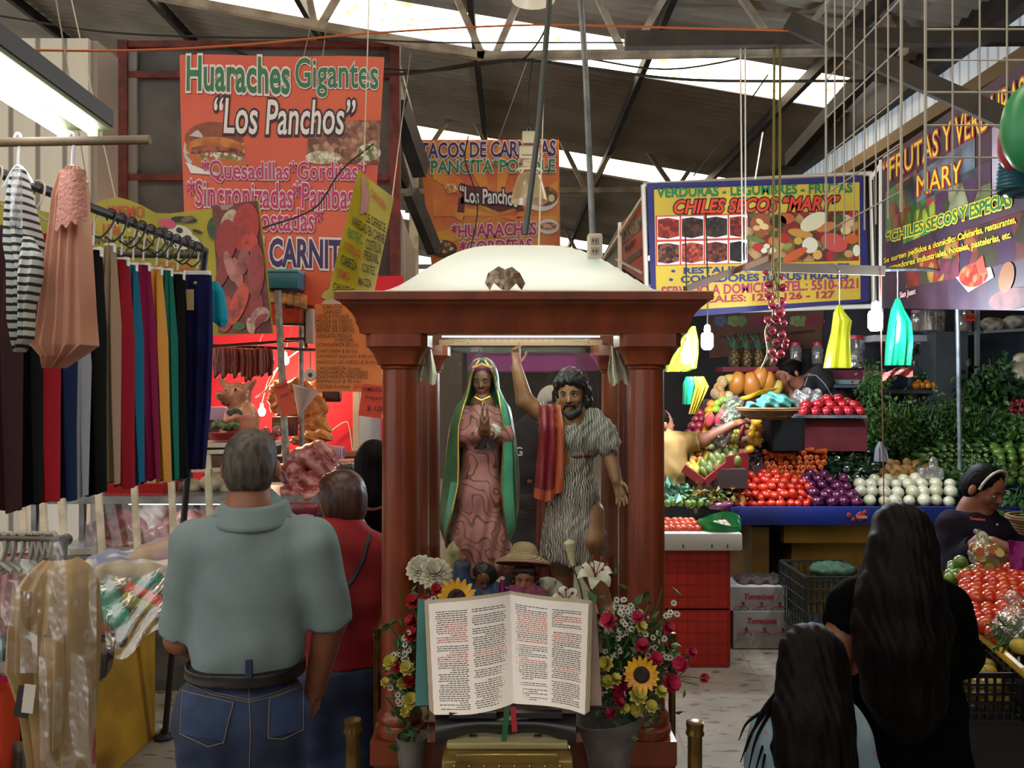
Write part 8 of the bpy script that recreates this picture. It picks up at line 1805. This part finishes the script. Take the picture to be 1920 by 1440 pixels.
# ---------------------------------------------------------------- lamps of the stall
for x, y, Y, r, pw, lb in ((1641, 597, 5.3, .047, 60, 'big glaring lamp between the yellow and green bags'), (1326, 636, 5.8, .043, 42, 'glaring lamp beside the shrine cornice'), (1287, 665, 5.8, .038, 36, 'lowest glaring lamp left of the pineapples')):
	c = P(x, y, Y); t = thing('hanging_lamp', lb, 'lamp', c)
	MB().lathe([(.0, -1.75), (.6, -1.7), (1.0, -1.2), (1.0, .6), (.85, .95), (.5, 1.1)], c, mat('#eef4ff', .3, emit=22), 8).build('bulb', t)
	t_ = t.children[0]; t_.data.transform(Matrix.Scale(r, 4)) if False else None
	for v in t_.data.vertices: v.co *= r
	MB().lathe([(.5 * r, 1.1 * r), (.55 * r, 1.5 * r), (.5 * r, 2.2 * r), (.2 * r, 2.5 * r)], c, mat('#8a8a9a', .4), 12).build('socket', t)
	MB().tube([c + V(0, 0, 2.4 * r), c + V(.01, .02, .3), c + V(0, .04, .9)], .005, BLACK, 6).build('flex', t)
	point('lamp_light', c - V(0, .12, .0), pw, (.80, .90, 1), .06)
# ---------------------------------------------------------------- back of the stall
MB().box((xx(1600, 7.9), 7.9, 1.3), (4.6, .05, 2.6), mat('#23262c', .7, c2='#2f2f34', ns=2)).build('wall_6', kind='structure', origin=(xx(1600, 7.9), 7.9, 0))
s = Sheet([(1328, 585, 7.86), (1545, 578, 7.86), (1540, 652, 7.86), (1330, 672, 7.86)], 0)
for x, h in ((1350, '#5a6a8a'), (1375, '#7d9055'), (1388, '#6a8050'), (1415, '#7a3038'), (1435, '#6f2a34'), (1492, '#7d9058'), (1502, '#708550'), (1520, '#7a2a34'), (1535, '#74303a')):
	for k in range(5): s.ellipse(x + 7 * math.cos(k * 1.3), 602 + 6 * math.sin(k * 1.3), 6, 5, mat(h, .5), .003 + .0006 * k, n=10)
for x0, x1 in ((1350, 1425), (1466, 1528)): s.text('fresca explosión de sabor', (x0, 628 - (x0 > 1400) * 6), (x1, 622 - (x0 > 1400) * 6), 9, mat('#241612', .6), None, .01)
s.done('sign_board', mat('#6a4530', .55, c2='#5a3a2a', ns=3), 'brown fruit sign strip behind the pineapples', 'sign')
slab('red_shelf', 1355, 1466, 7.0, 7.25, zz(697, 7.0), zz(688, 7.0), mat('#6a1a2a', .5), 'dark red shelf under the pineapples', 'shelf'); slab('red_shelf', 1545, 1650, 7.2, 7.5, zz(712, 7.2), zz(694, 7.2), mat('#5f1a34', .5), 'dark red shelf behind the yellow bag', 'shelf')
PIN, PLF = mat('#7d5f2a', .6, voro=('#33240f', 42, .28, .5), bump=(42, .5)), mat('#2f4a3a', .5, c2='#4a6a55', ns=12)
for x, lb in ((1378, 'leftmost pineapple of the row'), (1401, 'second pineapple of the row from the left'), (1423, 'third pineapple of the row from the left'), (1448, 'pineapple nearest the stall keeper')):
	t = thing('pineapple', lb, 'pineapple', P(x, 688, 7.1)); c = P(x, 671, 7.1); MB().lathe([(.0, -.085), (.038, -.08), (.052, -.04), (.053, .01), (.045, .05), (.025, .07), (0, .072)], c, PIN, 16).build('fruit', t)
	b = MB()
	for k in range(22):
		w = k * 2.4; L = .10 + .05 * math.cos(k); o = .03 + .05 * (k / 22); d = V(math.cos(w), math.sin(w), 0); p = c + V(0, 0, .068) + d * .018
		b.add([p - d.cross(V(0, 0, 1)) * .012, p + d.cross(V(0, 0, 1)) * .012, p + d * o * .8 + V(0, 0, L * .6) + d.cross(V(0, 0, 1)) * .008, p + d * o * 1.8 + V(0, 0, L), p + d * o * .8 + V(0, 0, L * .6) - d.cross(V(0, 0, 1)) * .008], [(0, 1, 2, 4), (4, 2, 3)], PLF)
	b.build('leaf_crown', t)
def jar(x, y, Y, r, h, lid, lb, fill='#5a4a3a'):
	t = thing('jar', lb, 'jar', P(x, y, Y)); c = P(x, y, Y); MB().lathe([(r * .9, 0), (r, .01), (r, h * .78), (r * .75, h * .9), (r * .75, h)], c, film('#dfe6ea', .7, .08, None), 18).build('glass', t); MB().lathe([(r * .8, h * .96), (r * .82, h * 1.02), (r * .8, h * 1.1), (0, h * 1.1)], c, mat(lid, .4), 16).build('lid', t); MB().lathe([(0, .012), (r * .88, .014), (r * .88, h * .6), (0, h * .62)], c, mat(fill, .7, c2='#8a7a60', ns=30), 16).build('contents', t)
jar(1492, 682, 7.3, .05, .17, '#b51a3c', 'tall jar with pink lid left of the other pink-lidded jar'); jar(1533, 684, 7.3, .05, .18, '#b51a3c', 'tall jar with pink lid next to the yellow bag')
jar(1602, 690, 7.3, .09, .26, '#a82030', 'wide bluish jar with red lid behind the big lamp', '#2a3a5a'); jar(1722, 622, 7.2, .07, .17, '#8a6a70', 'clear jar on the white shelf right of the green bag', '#6a5a50'); jar(1748, 622, 7.0, .10, .21, '#8a2a2c', 'large clear jar with red lid on the white shelf', '#5a4a40'); jar(1806, 622, 6.9, .065, .20, '#7a7470', 'clear jar with an orange price tag beside the wire shelf', '#5a5048')
s = Sheet([(1808, 588, 6.78), (1828, 588, 6.78), (1828, 602, 6.78), (1808, 602, 6.78)], 0); s.text('$ 25', (1811, 591), (1825, 591), 8, BLACK, None, .01); s.done('price_tag', mat('#b8402a', .5), 'small orange price tag on the right jar', 'tag', nu=2, nv=2)
GREY = mat('#4a5258', .5, c2='#3f464c', ns=3); ZN = mat('#7d868c', .4, .3)
slab('white_shelf', 1640, 1756, 7.1, 7.4, zz(640, 7.1), zz(628, 7.1), mat('#a5a9b0', .5), 'white shelf under the clear jars', 'shelf')
slab('grey_cabinet', 1755, 1815, 6.95, 7.6, .2, zz(622, 6.95), GREY, 'grey metal cabinet under the clear jars', 'cabinet')
sh = thing('shelving_unit', 'grey metal shelving at the far right with greens and wrapped goods', 'shelving', P(1870, 1000, 6.9))
for a, c_, w in (((1832, 575, 6.9), (1832, 760, 6.9), .03), ((1832, 576, 6.9), (1960, 576, 6.9), .02), ((1832, 590, 6.9), (1832, 640, 6.9), .02)): MB().bar(P(*a), P(*c_), w, w, ZN).build('post', sh, smooth=False)
for y in (624, 712): MB().bar(P(1832, y, 7.0), P(1980, y - 8, 7.0), .3, .025, ZN).build('shelf', sh, smooth=False)
MB().box(P(1905, 680, 7.3), (.7, .03, .75), mat('#3a4656', .6)).build('back_panel', sh)
MB().box(P(1905, 855, 6.95), (.7, .03, .6), DKB).build('lower_panel', sh)
S = Solid(.02); S.ell(P(1858, 608, 6.9), (.10, .08, .06)); S.build('wrapped_goods', mat('#6a625a', .4, c2='#a39a86', ns=9), .012, disp=lambda x, y, z: .008 * np.sin(x * 70) * np.sin(z * 80), label='clear-wrapped tan goods on the upper grey shelf', category='goods'); S = Solid(.02); S.ell(P(1905, 604, 6.9), (.12, .08, .06)); S.build('wrapped_goods', mat('#8a8478', .4, c2='#5a4a44', ns=7), .012, disp=lambda x, y, z: .008 * np.sin(x * 60) * np.sin(z * 70), label='pale wrapped goods at the right end of the upper grey shelf', category='goods')
S = Solid(.015)
for k in range(16): S.ell(P(1915 + 14 * math.sin(k * 2.4) * (k / 16), 688 + 18 * math.cos(k * 2.4), 6.7), (.04, .04, .04))
S.build('cauliflower', mat('#b5ae94', .7, c2='#a39c80', ns=40), .009, disp=lambda x, y, z: .006 * np.sin(x * 190) * np.sin(z * 200) * np.sin(y * 180), label='white cauliflower at the right edge of the shelf', category='cauliflower')
rad = proto('radish', rnd(mat('#8a1a30', .35, coat=.4), .024, STG), 'red radish in the bunch at the right edge', 'radish', 'radishes at the right edge'); heap(rad, [(760, 1892, 1925, 4, 6.6), (770, 1895, 1925, 4, 6.55), (781, 1900, 1925, 3, 6.5), (752, 1900, 1925, 2, 6.65)], .012)
pep = proto('bell_pepper', lambda b: b.ell((0, 0, 0), (.034, .034, .036), mat('#b5621c', .3, c2='#b8851f', ns=9, coat=.5), seg=16, ring=9, fn=lambda d: d * (1 - .10 * abs(math.sin(2 * math.atan2(d.y, d.x))))), 'orange-yellow bell pepper on the shelf beside the grey cabinet', 'pepper', 'orange peppers on the shelf'); heap(pep, [(723, 1714, 1756, 4, 7.0), (717, 1716, 1756, 3, 7.06)], .006)
cuc = proto('green_pepper', lambda b: b.ell((0, 0, 0), (.036, .034, .036), mat('#23482a', .35, coat=.4), seg=12, ring=8), 'dark green pepper behind the orange peppers', 'pepper', 'green peppers on the shelf'); heap(cuc, [(707, 1714, 1756, 4, 7.12), (700, 1730, 1756, 2, 7.15)], .006)
slab('shelf_board', 1660, 1757, 7.0, 7.3, zz(738, 7.0), zz(731, 7.0), mat('#3a3a3e', .6), 'dark shelf board under the orange peppers', 'shelf'); slab('red_peppers', 1736, 1757, 7.2, 7.26, zz(700, 7.2), zz(686, 7.2), mat('#9a2c1c', .4), 'red pepper heap edge beside the grey cabinet', 'peppers')
slab('blue_tarp', 1664, 1757, 7.45, 7.5, zz(790, 7.4), zz(650, 7.4), mat('#0c1430', .6), 'dark blue sheet behind the peppers', 'sheet'); slab('shelf_board', 1545, 1662, 6.95, 7.3, zz(727, 6.95), zz(721, 6.95), mat('#3a4450', .5), 'grey counter board left of the green bag', 'shelf')
slab('goods_row', 1560, 1650, 7.05, 7.15, zz(720, 7.05), zz(712, 7.05), mat('#5a7a80', .6, c2='#8a7a74', ns=9), 'row of small packets on the grey counter board', 'packets')
# crossbar and hooped pipe over the stall
MB().bar(P(1400, 500, 5.6), P(1660, 508, 5.2), .03, .06, mat('#6a635a', .6)).build('crossbar', smooth=False, label='greyish wooden bar hung across the yellow banner', cat='bar')
MB().bar(P(1285, 542, 5.0), P(1455, 478, 5.6), .03, .035, mat('#6a4a38', .6)).build('wooden_rod', smooth=False, label='brown rod slanting from the shrine cornice to the crossbar', cat='rod')
MB().tube(smooth_path([P(1650, 505, 5.3), P(1740, 505, 5.5), P(1780, 520, 5.6), P(1794, 560, 5.65), P(1798, 760, 5.7), P(1800, 880, 5.75)]), .014, GALV, 8).build('hooped_pipe', label='grey pipe hoop standing beside the grey cabinet', cat='pipe')
# left end of the stall: greens and eggplant
heap(proto('tomatillo', rnd(mat('#4f6a24', .4, c2='#6a8434', ns=8), .026), 'green tomatillo in the heap left of the plum tomatoes', 'tomatillo', 'tomatillos left of the plum tomatoes'), [(943, 1246, 1330, 7, 5.62), (934, 1246, 1340, 7, 5.68), (925, 1250, 1300, 5, 5.74), (938, 1330, 1352, 2, 5.66), (896, 1375, 1400, 4, 6.1)], .008)
leaves('leafy_greens', 'green and orange herb flowers left of the plum tomatoes', P(1335, 930, 5.7), 160, .05, (.09, .05, .03), mat('#4a5a1c', .6, c2='#8a5a1c', ns=12)); leaves('lettuce', 'pale bluish lettuce behind the tomatillos', P(1268, 922, 5.75), 120, .08, (.06, .05, .02), mat('#4a7a6a', .5, c2='#6a9a84', ns=8), droop=.2)
MB().ell(P(1352, 948, 5.6), (.09, .035, .026), mat('#5a1a44', .25, c2='#7d3a60', ns=7, coat=.6), rot(0, -.15, 0)).build('eggplant', label='purple striped aubergine at the tray corner', cat='aubergine')
t = thing('clear_tub', 'clear punnet of red fruit behind the herb flowers', 'punnet', P(1322, 918, 5.9)); MB().box(P(1322, 914, 5.9), (.11, .09, .04), mat('#8a1c20', .4), bev=.01).build('fruit', t); MB().box(P(1322, 911, 5.9), (.12, .10, .06), film('#e6eef4', .6, .1, None), bev=.01).build('lid', t)
slab('counter', 1240, 1368, 5.71, 5.8, 0, zz(948, 5.7), mat('#1c1a24', .6), 'dark end counter under the tomatillos', 'counter')
for pts, m, lb in (([(1655, 884), (1646, 862), (1668, 830), (1672, 834), (1690, 870)], mat('#9aa0a8', .3, thin=.3), 'white bag hanging by the potatoes'),): plastic('plastic_bag', lb, [(828, 1648, 1652, .02), (842, 1642, 1660, .04), (865, 1640, 1666, .05)], 6.05, m)
S = Solid(.02); S.box(P(1745, 888, 6.02), (.09, .03, .045), None, .015); S.ell(P(1750, 868, 6.04), (.035, .02, .05)); S.build('clear_bag', film('#dfe4e2', .5, .15, (25, .8)), .009, label='clear plastic bag lying over the right end of the potatoes', category='bag')
# ================================================================ TOMATO TABLE AND CRATES, FRONT RIGHT
yc = thing('yellow_crate', 'black crate with thick yellow rim heaped with tomatoes', 'crate', P(1900, 1250, 3.0)); YR = mat('#b5901a', .4)
q = [P(1790, 1165, 3.35), P(1826, 1178, 3.2), P(1960, 1262, 2.55), P(2080, 1180, 2.8), P(1900, 1085, 3.7), P(1790, 1090, 3.6)]
z0 = P(1826, 1178, 3.2).z; q = [V(p.x, p.y, z0) for p in q]
b = MB(); b.tube(q + [q[0]], .018, YR, 8); b.build('rim', yc)
b = MB()
for k, (a, c_) in enumerate(zip(q, q[1:] + q[:1])):
	for j in range(13):
		p = a.lerp(c_, j / 12); b.bar(p, p - V(0, 0, .15), .012, .012, BKC)
	for j in range(5): b.bar(a - V(0, 0, .037 * j), c_ - V(0, 0, .04 * j), .008, .012, BKC)
b.build('lattice', yc, smooth=False)
b = MB(); qb = [q[0], q[1], q[4], q[5]]; n = 4; b.add([p - V(0, 0, .10) for p in qb] + [V(p.x, p.y, .0) for p in qb], [tuple(range(n)), tuple(range(2 * n - 1, n - 1, -1))] + [(i, n + i, n + (i + 1) % n, (i + 1) % n) for i in range(n)], DKB); b.build('base', yc, smooth=False)
bt = proto('tomato', rnd(mat('#b0200f', .25, c2='#b8461c', ns=3, coat=.5), .036, None, .88, .1, 16, 10), 'ripe red tomato heaped in the yellow-rimmed crate', 'tomato', 'tomatoes in the yellow-rimmed crate')
heap(bt, [(1190, 1850, 1880, 1, 2.98), (1176, 1836, 1872, 2, 3.02), (1158, 1818, 1935, 5, 3.06), (1142, 1812, 1935, 5, 3.12), (1126, 1802, 1935, 6, 3.18), (1110, 1796, 1935, 6, 3.25), (1096, 1796, 1935, 6, 3.32), (1083, 1802, 1935, 6, 3.40), (1072, 1830, 1935, 4, 3.48), (1165, 1826, 1890, 3, 3.1), (1148, 1815, 1930, 5, 3.2), (1118, 1800, 1930, 6, 3.3)], .010)
lm_ = proto('lime', rnd(mat('#4a6a20', .35, c2='#6a8a34', ns=6, coat=.4), .023), 'small green lime behind the tomatoes', 'lime', 'limes behind the tomatoes')
heap(lm_, [(1084, 1778, 1800, 2, 3.5), (1074, 1776, 1862, 6, 3.56), (1066, 1776, 1858, 6, 3.62), (1058, 1778, 1800, 2, 3.66), (1080, 1782, 1830, 4, 3.54)], .008); MB().ell(P(1801, 1054, 3.58), .030, mat('#4f6a2a', .4, coat=.4)).build('green_tomato', label='largest round green fruit on top of the limes', cat='fruit')
def bagof(name, label, px, py, Y, r, m, inner, cat='bag'):
	t = thing(name, label, cat, P(px, py, Y)); S = Solid(.02); S.ell(P(px, py, Y), r); S.chain([P(px, py, Y) + V(0, 0, r[2] * .7), P(px - 3, py, Y) + V(0, 0, r[2] * 1.35)], [r[0] * .35, .012]); S.ell(P(px - 6, py, Y) + V(0, 0, r[2] * 1.5), (r[0] * .35, .012, r[2] * .25)); S.build('bag', film('#f2f6f2', .68, .1, (30, 1)), .008, t, disp=lambda x, y, z: .007 * np.sin(x * 110) * np.sin(z * 100)); inner(t)
def slices(t):
	b = MB()
	for k in range(26): p = P(1842, 1040, 3.5) + V(RND.uniform(-.045, .045), RND.uniform(-.05, -.01), RND.uniform(-.05, .045)); b.lathe([(0, -.004), (.020, -.004), (.020, .004), (0, .004)], p, RND.choice((mat('#a89a5a', .5), mat('#a88a4a', .5), mat('#a8603a', .5), mat('#6a7a34', .5))), 10, r=rot(RND.uniform(1, 2), RND.uniform(-.6, .6), 0))
	o = b.build('vegetable_slices', t); o['kind'] = 'stuff'
bagof('vegetable_bag', 'knotted clear bag of sliced vegetables beside the limes', 1842, 1038, 3.5, (.055, .05, .062), None, slices)
def beans(t):
	b = MB()
	for k in range(110): p = P(1905, 1188, 2.75) + V(RND.uniform(-.06, .06), RND.uniform(-.05, .03), RND.uniform(-.045, .04)); d = V(RND.uniform(-1, 1), RND.uniform(-.4, .4), RND.uniform(-.7, .7)).normalized() * .035; b.tube([p - d, p, p + d], .0035, RND.choice((GR[2], GR[0], mat('#4a6a34', .5))), 5)
	o = b.build('green_strips', t); o['kind'] = 'stuff'
bagof('bean_bag', 'clear bag of green cactus strips lying on the tomatoes', 1905, 1178, 2.75, (.075, .06, .07), None, beans)
b = MB(); b.grid(lambda u, v: P(1890 + 60 * u + 6 * v, 1012 + 8 * u + 66 * v, 3.45 + .02 * math.sin(u * 7 + v * 3)), 8, 8, mat('#8a1070', .4, thin=.3), .004); b.build('magenta_bag', label='magenta plastic bag held by the seated keeper', cat='bag')
basket('wicker_basket', 'small brown wicker basket at the right edge', P(1950, 1004, 3.9), .14, .12, .085, WIC); leaves('leafy_greens', 'green leaves in the small right wicker basket', P(1940, 966, 3.9), 60, .05, (.04, .05, .015), GR[0], droop=.1)
bc = crate('black_crate', 'open black lattice crate of yellow fruit in the right corner', (P(1900, 1, 2.76).x, 2.92, P(1, 1355, 2.76).z), .45, .30, P(1, 1268, 2.76).z - P(1, 1355, 2.76).z, BKC, nx=16, nz=5)
MB().box((P(1900, 1, 2.76).x, 2.92, P(1, 1355, 2.76).z / 2 - .005), (.46, .31, P(1, 1355, 2.76).z - .01), DKB).build('crate_stack', label='dark stacked crates under the open black crate', cat='crates')
qf = proto('yellow_fruit', rnd(mat('#a08a2c', .45, c2='#8a7a2a', ns=8), .028, None, .95), 'small yellow fruit in the open black crate', 'fruit', 'yellow fruit in the black crate')
heap(qf, [(1285, 1800, 1880, 6, 2.83), (1276, 1796, 1868, 5, 2.86), (1262, 1796, 1862, 5, 2.9), (1250, 1796, 1856, 5, 2.94), (1240, 1798, 1846, 4, 2.98), (1230, 1800, 1826, 2, 3.0), (1298, 1798, 1880, 6, 2.83), (1312, 1830, 1900, 4, 2.82)], .008)
MB().ell(P(1912, 1212, 2.66), (.03, .03, .025), mat('#a8962f', .45)).build('yellow_fruit', label='single yellow fruit on the yellow rim at the right edge', cat='fruit')
# ================================================================ FLOWERS AROUND THE BOOK
def petals(b, n, r0, L, w, m, up=.2, curl=0.0, ph=0.0, seg=4):
	for k in range(n):
		a = 2 * pi * k / n + ph; d = V(math.cos(a), math.sin(a), 0); t = V(-math.sin(a), math.cos(a), 0); vs = []
		for i in range(seg + 1):
			f = i / seg; ww = w * math.sin(pi * (.12 + .84 * f)) ** .8; z = up * L * f - curl * L * f ** 3 + .0; p = d * (r0 + L * f * (1 - .35 * curl * f)) + V(0, 0, z)
			vs += [p - t * ww, p + V(0, 0, -.12 * ww), p + t * ww]
		fs = [(3 * i + j, 3 * i + j + 1, 3 * i + j + 4, 3 * i + j + 3) for i in range(seg) for j in (0, 1)]; b.add(vs, fs, m)
FACE = lambda px, tilt=.35: (pi / 2 - tilt, 0, (px - 960) * -.0004)
STEM = mat('#2f5426', .55); LEAFM = mat('#2a4a24', .5, c2='#4a6a3a', ns=16)
def flower(name, fn, label, cat, px, py, Y, r=None, group=None, stem=None):
	t = thing(name, label, cat, P(px, py, Y), group); e = Euler(r or FACE(px)).to_matrix()
	for nm, f in fn:
		b = MB(); f(b); b.v = [tuple(P(px, py, Y) + e @ Vector(v)) for v in b.v]; b.build(nm, t)
	if stem: b = MB(); b.tube(smooth_path([P(px, py, Y + .01)] + [P(*s) for s in stem]), .003, STEM, 6); b.build('stem', t)
	return t
SUNP = mat('#d9a512', .5, c2='#c08410', ns=20); SUNC = mat('#1f120a', .8, bump=(120, .8))
sunf = lambda R_: [('petals', lambda b: (petals(b, 17, R_ * .42, R_ * .62, R_ * .14, SUNP, .15), petals(b, 15, R_ * .40, R_ * .52, R_ * .13, SUNP, .35, 0, .2))), ('seed_disc', lambda b: b.lathe([(0, .006), (R_ * .3, .010), (R_ * .46, .004), (R_ * .46, -.006), (0, -.008)], (0, 0, 0), SUNC, 22))]
flower('sunflower', sunf(.056), 'big yellow sunflower standing behind the left page of the book', 'sunflower', 856, 1122, 2.32, (1.1, 0, .1), stem=[(850, 1200, 2.33), (820, 1330, 2.34)])
flower('sunflower', sunf(.045), 'smaller sunflower drooping in the bouquet right of the book', 'sunflower', 1203, 1265, 2.12, (1.35, .15, -.3), stem=[(1190, 1300, 2.16), (1160, 1400, 2.2)])
LIL = mat('#c4c2b4', .45, c2='#b0b29a', ns=12)
lily = lambda R_: [('petals', lambda b: petals(b, 6, R_ * .06, R_ * .95, R_ * .24, LIL, .75, .75, .3, 7)), ('stamens', lambda b: [b.tube(smooth_path([(0, 0, 0), (.3 * R_ * math.cos(a), .3 * R_ * math.sin(a), R_ * .6), (.42 * R_ * math.cos(a), .42 * R_ * math.sin(a), R_ * .75)], 3), [.0014] * 4 + [.004] * 3, mat('#7a2a18', .6), 5) for a in np.linspace(0, 5.2, 6)])]
flower('lily', lily(.068), 'large open white lily right of the straw-hatted doll', 'lily', 1116, 1080, 2.28, (.55, .1, 0), stem=[(1112, 1110, 2.29), (1105, 1200, 2.3), (1130, 1340, 2.3)])
flower('lily', lily(.055), 'white lily half hidden by the top edge of the book', 'lily', 1062, 1126, 2.30, (1.0, -.5, .2), stem=[(1075, 1180, 2.31), (1110, 1330, 2.31)])
flower('lily', lily(.045), 'white lily low beside the right top corner of the book', 'lily', 1145, 1168, 2.22, (1.3, .3, 0), stem=[(1145, 1220, 2.25), (1140, 1340, 2.28)])
flower('lily_bud', [('bud', lambda b: b.lathe([(0, 0), (.006, .004), (.010, .03), (.012, .055), (.015, .07), (.004, .078), (0, .08)], (0, 0, 0), mat('#a3a57a', .5, c2='#c4c2a4', ns=14), 12))], 'closed greenish-white lily bud above the open lily', 'lily', 1074, 1062, 2.3, (.15, -.15, 0), stem=[(1090, 1110, 2.31), (1105, 1210, 2.31)])
flower('white_rose', [('petals', lambda b: [petals(b, 6 + 2 * k, .002 + .004 * k, .018 + .003 * k, .010, mat('#bdbaa8', .6, c2='#aaa690', ns=20), 1.9 - .42 * k, .25, k * .7) for k in range(6)])], 'full white rose left of the kneeling angel boy', 'rose', 815, 1072, 2.36, (.9, .1, 0), stem=[(820, 1130, 2.37), (815, 1330, 2.36)])
flower('white_rose', [('petals', lambda b: [petals(b, 6 + 2 * k, .002 + .004 * k, .017 + .003 * k, .010, mat('#b5b29e', .6), 1.9 - .42 * k, .25, k * .7) for k in range(5)])], 'white rose bloom half hidden behind the left glass edge', 'rose', 788, 1066, 2.38, (.9, -.3, 0), stem=[(800, 1130, 2.38), (805, 1330, 2.36)])
def carn(m): return lambda b: [petals(b, 7, .001, .013 + .002 * k, .0075, m, 1.7 - .5 * k, .15, k * .45, 3) for k in range(4)]
CAL = lambda b: b.lathe([(.002, -.030), (.006, -.024), (.008, -.008)], (0, 0, 0), STEM, 8)
def kind(name, h, h2, label, cat, group, r):
	t = thing(name, label, cat, (0, 0, 0), group)
	for nm, f in (('bloom', carn(mat(h, .6, c2=h2, ns=60))), ('calyx', CAL)): b = MB(); f(b); b.build(nm, t)
	return t
def scatter(t, pts, Y):
	first = True
	for px, py, s in pts:
		loc = P(px, py, Y + RND.uniform(-.03, .03)); r = (RND.uniform(.5, 1.2), RND.uniform(-.4, .4), RND.uniform(-.6, .6))
		if first: t.location = loc; t.rotation_euler = r; t.scale = (s,) * 3; first = False
		else: dup(t, loc, r, s)
scatter(kind('carnation', '#a3141f', '#7d0e18', 'red carnation in the bunch left of the open book', 'carnation', 'red carnations left of the book', 1), [(775, 1130, 1.1), (800, 1128, 1), (818, 1106, .9), (774, 1168, 1.1), (772, 1192, 1.2), (768, 1277, 1.1), (743, 1249, .8)], 2.22)
scatter(kind('carnation', '#b0204a', '#8a1438', 'deep pink carnation in the bouquet right of the open book', 'carnation', 'pink carnations right of the book', 1), [(1143, 1165, 1.2), (1196, 1158, .9), (1205, 1214, 1.1), (1230, 1236, 1), (1250, 1178, 1), (1277, 1247, 1.2), (1256, 1282, 1.4), (1163, 1284, 1.3), (1160, 1306, 1), (1191, 1290, 1), (1146, 1338, .8), (1160, 1320, .8), (1295, 1225, .8), (1320, 1272, .7), (1284, 1240, .7)], 2.16)
YF = ('#a8a03c', '#bdb562'); scatter(kind('carnation', *YF, 'pale yellow carnation left of the open book', 'carnation', 'yellow carnations left of the book', 1), [(732, 1243, 1.1), (764, 1254, 1.1), (755, 1282, .9), (771, 1315, 1.2), (722, 1280, .7), (760, 1335, .8)], 2.2)
scatter(kind('carnation', *YF, 'pale yellow carnation in the bouquet right of the open book', 'carnation', 'yellow carnations right of the book', 1), [(1138, 1245, 1.1), (1200, 1176, .9), (1196, 1306, 1.3), (1195, 1330, 1.1), (1169, 1328, .8), (1238, 1300, .9), (1140, 1280, 1), (1153, 1276, .9), (1222, 1325, .9)], 2.13)
def daisies(label, spots, Y):
	b = MB(); W_ = mat('#b5b2a4', .6)
	for px, py, n, s in spots:
		for k in range(n):
			c = P(px + RND.gauss(0, s), py + RND.gauss(0, s), Y + RND.uniform(-.03, .03)); k0 = len(b.v); petals(b, 7, .002, .007, .003, W_, .3, 0, RND.uniform(0, 3), 2); b.ell((0, 0, .002), .003, mat('#4a3020', .7), seg=6, ring=4)
			e = Euler((RND.uniform(.6, 1.4), RND.uniform(-.4, .4), 0)).to_matrix(); b.v[k0:] = [tuple(c + e @ Vector(v)) for v in b.v[k0:]]
			b.tube([c, P(px * .5 + (1150 if px > 960 else 770) * .5, py + 60, Y + .02)], .0012, STEM, 4)
	o = b.build('filler_flowers', label=label, cat='flowers'); o['kind'] = 'stuff'
daisies('spray of tiny white daisies in the bouquet right of the book', [(1170, 1140, 14, 9), (1160, 1180, 12, 12), (1185, 1190, 12, 10), (1180, 1160, 12, 10), (1225, 1222, 7, 6), (1252, 1230, 7, 7), (1258, 1152, 6, 7), (1240, 1190, 6, 9), (1175, 1215, 10, 11), (1150, 1232, 6, 8)], 2.18)
daisies('spray of tiny white daisies in the bunch left of the book', [(755, 1228, 12, 8), (762, 1196, 6, 6), (816, 1126, 8, 7), (748, 1305, 9, 9)], 2.24)
o = leaves('bouquet_foliage', 'green stems and leaves of the bouquet right of the book', P(1185, 1255, 2.22), 420, .035, (.055, .03, .075), LEAFM, droop=.2, stem=STEM, aim=(0, -.3, .8)); o['kind'] = 'stuff'
o = leaves('bouquet_foliage', 'green stems and leaves of the bunch left of the book', P(768, 1270, 2.28), 240, .03, (.028, .02, .085), LEAFM, droop=.2, stem=STEM, aim=(-.3, -.3, .6)); o['kind'] = 'stuff'
b = MB()
for pts in ([(1230, 1290), (1275, 1270), (1320, 1272)], [(1235, 1280), (1280, 1262), (1296, 1228)], [(1225, 1290), (1262, 1275), (1310, 1285)]): b.tube(smooth_path([P(x, y, 2.15) for x, y in pts]), .0016, STEM, 5)
b.build('loose_stems', label='thin stems reaching out right of the bouquet', cat='stems')
VAS = mat('#6d6a68', .5, c2='#5a5755', ns=16, bump=(40, .15))
b = MB(); c = P(1140, 1440, 2.24); b.grid(lambda u, v: V(c.x + .006 * v + (.047 + .052 * v ** 2.2) * math.cos(2 * pi * u), c.y + (.047 + .045 * v ** 2.2) * math.sin(2 * pi * u), c.z - .10 + .245 * v + .018 * v ** 3 * math.cos(2 * pi * u)), 36, 16, VAS, .003); b.build('flower_vase', label='grey plastic flower vase right of the book rest', cat='vase')
b = MB(); c = P(772, 1440, 2.3); b.lathe([(.03, -.12), (.035, 0), (.045, .09), (.042, .09)], c, VAS, 20, cap=False); b.build('flower_vase', label='small grey vase behind the left cover of the book', cat='vase')
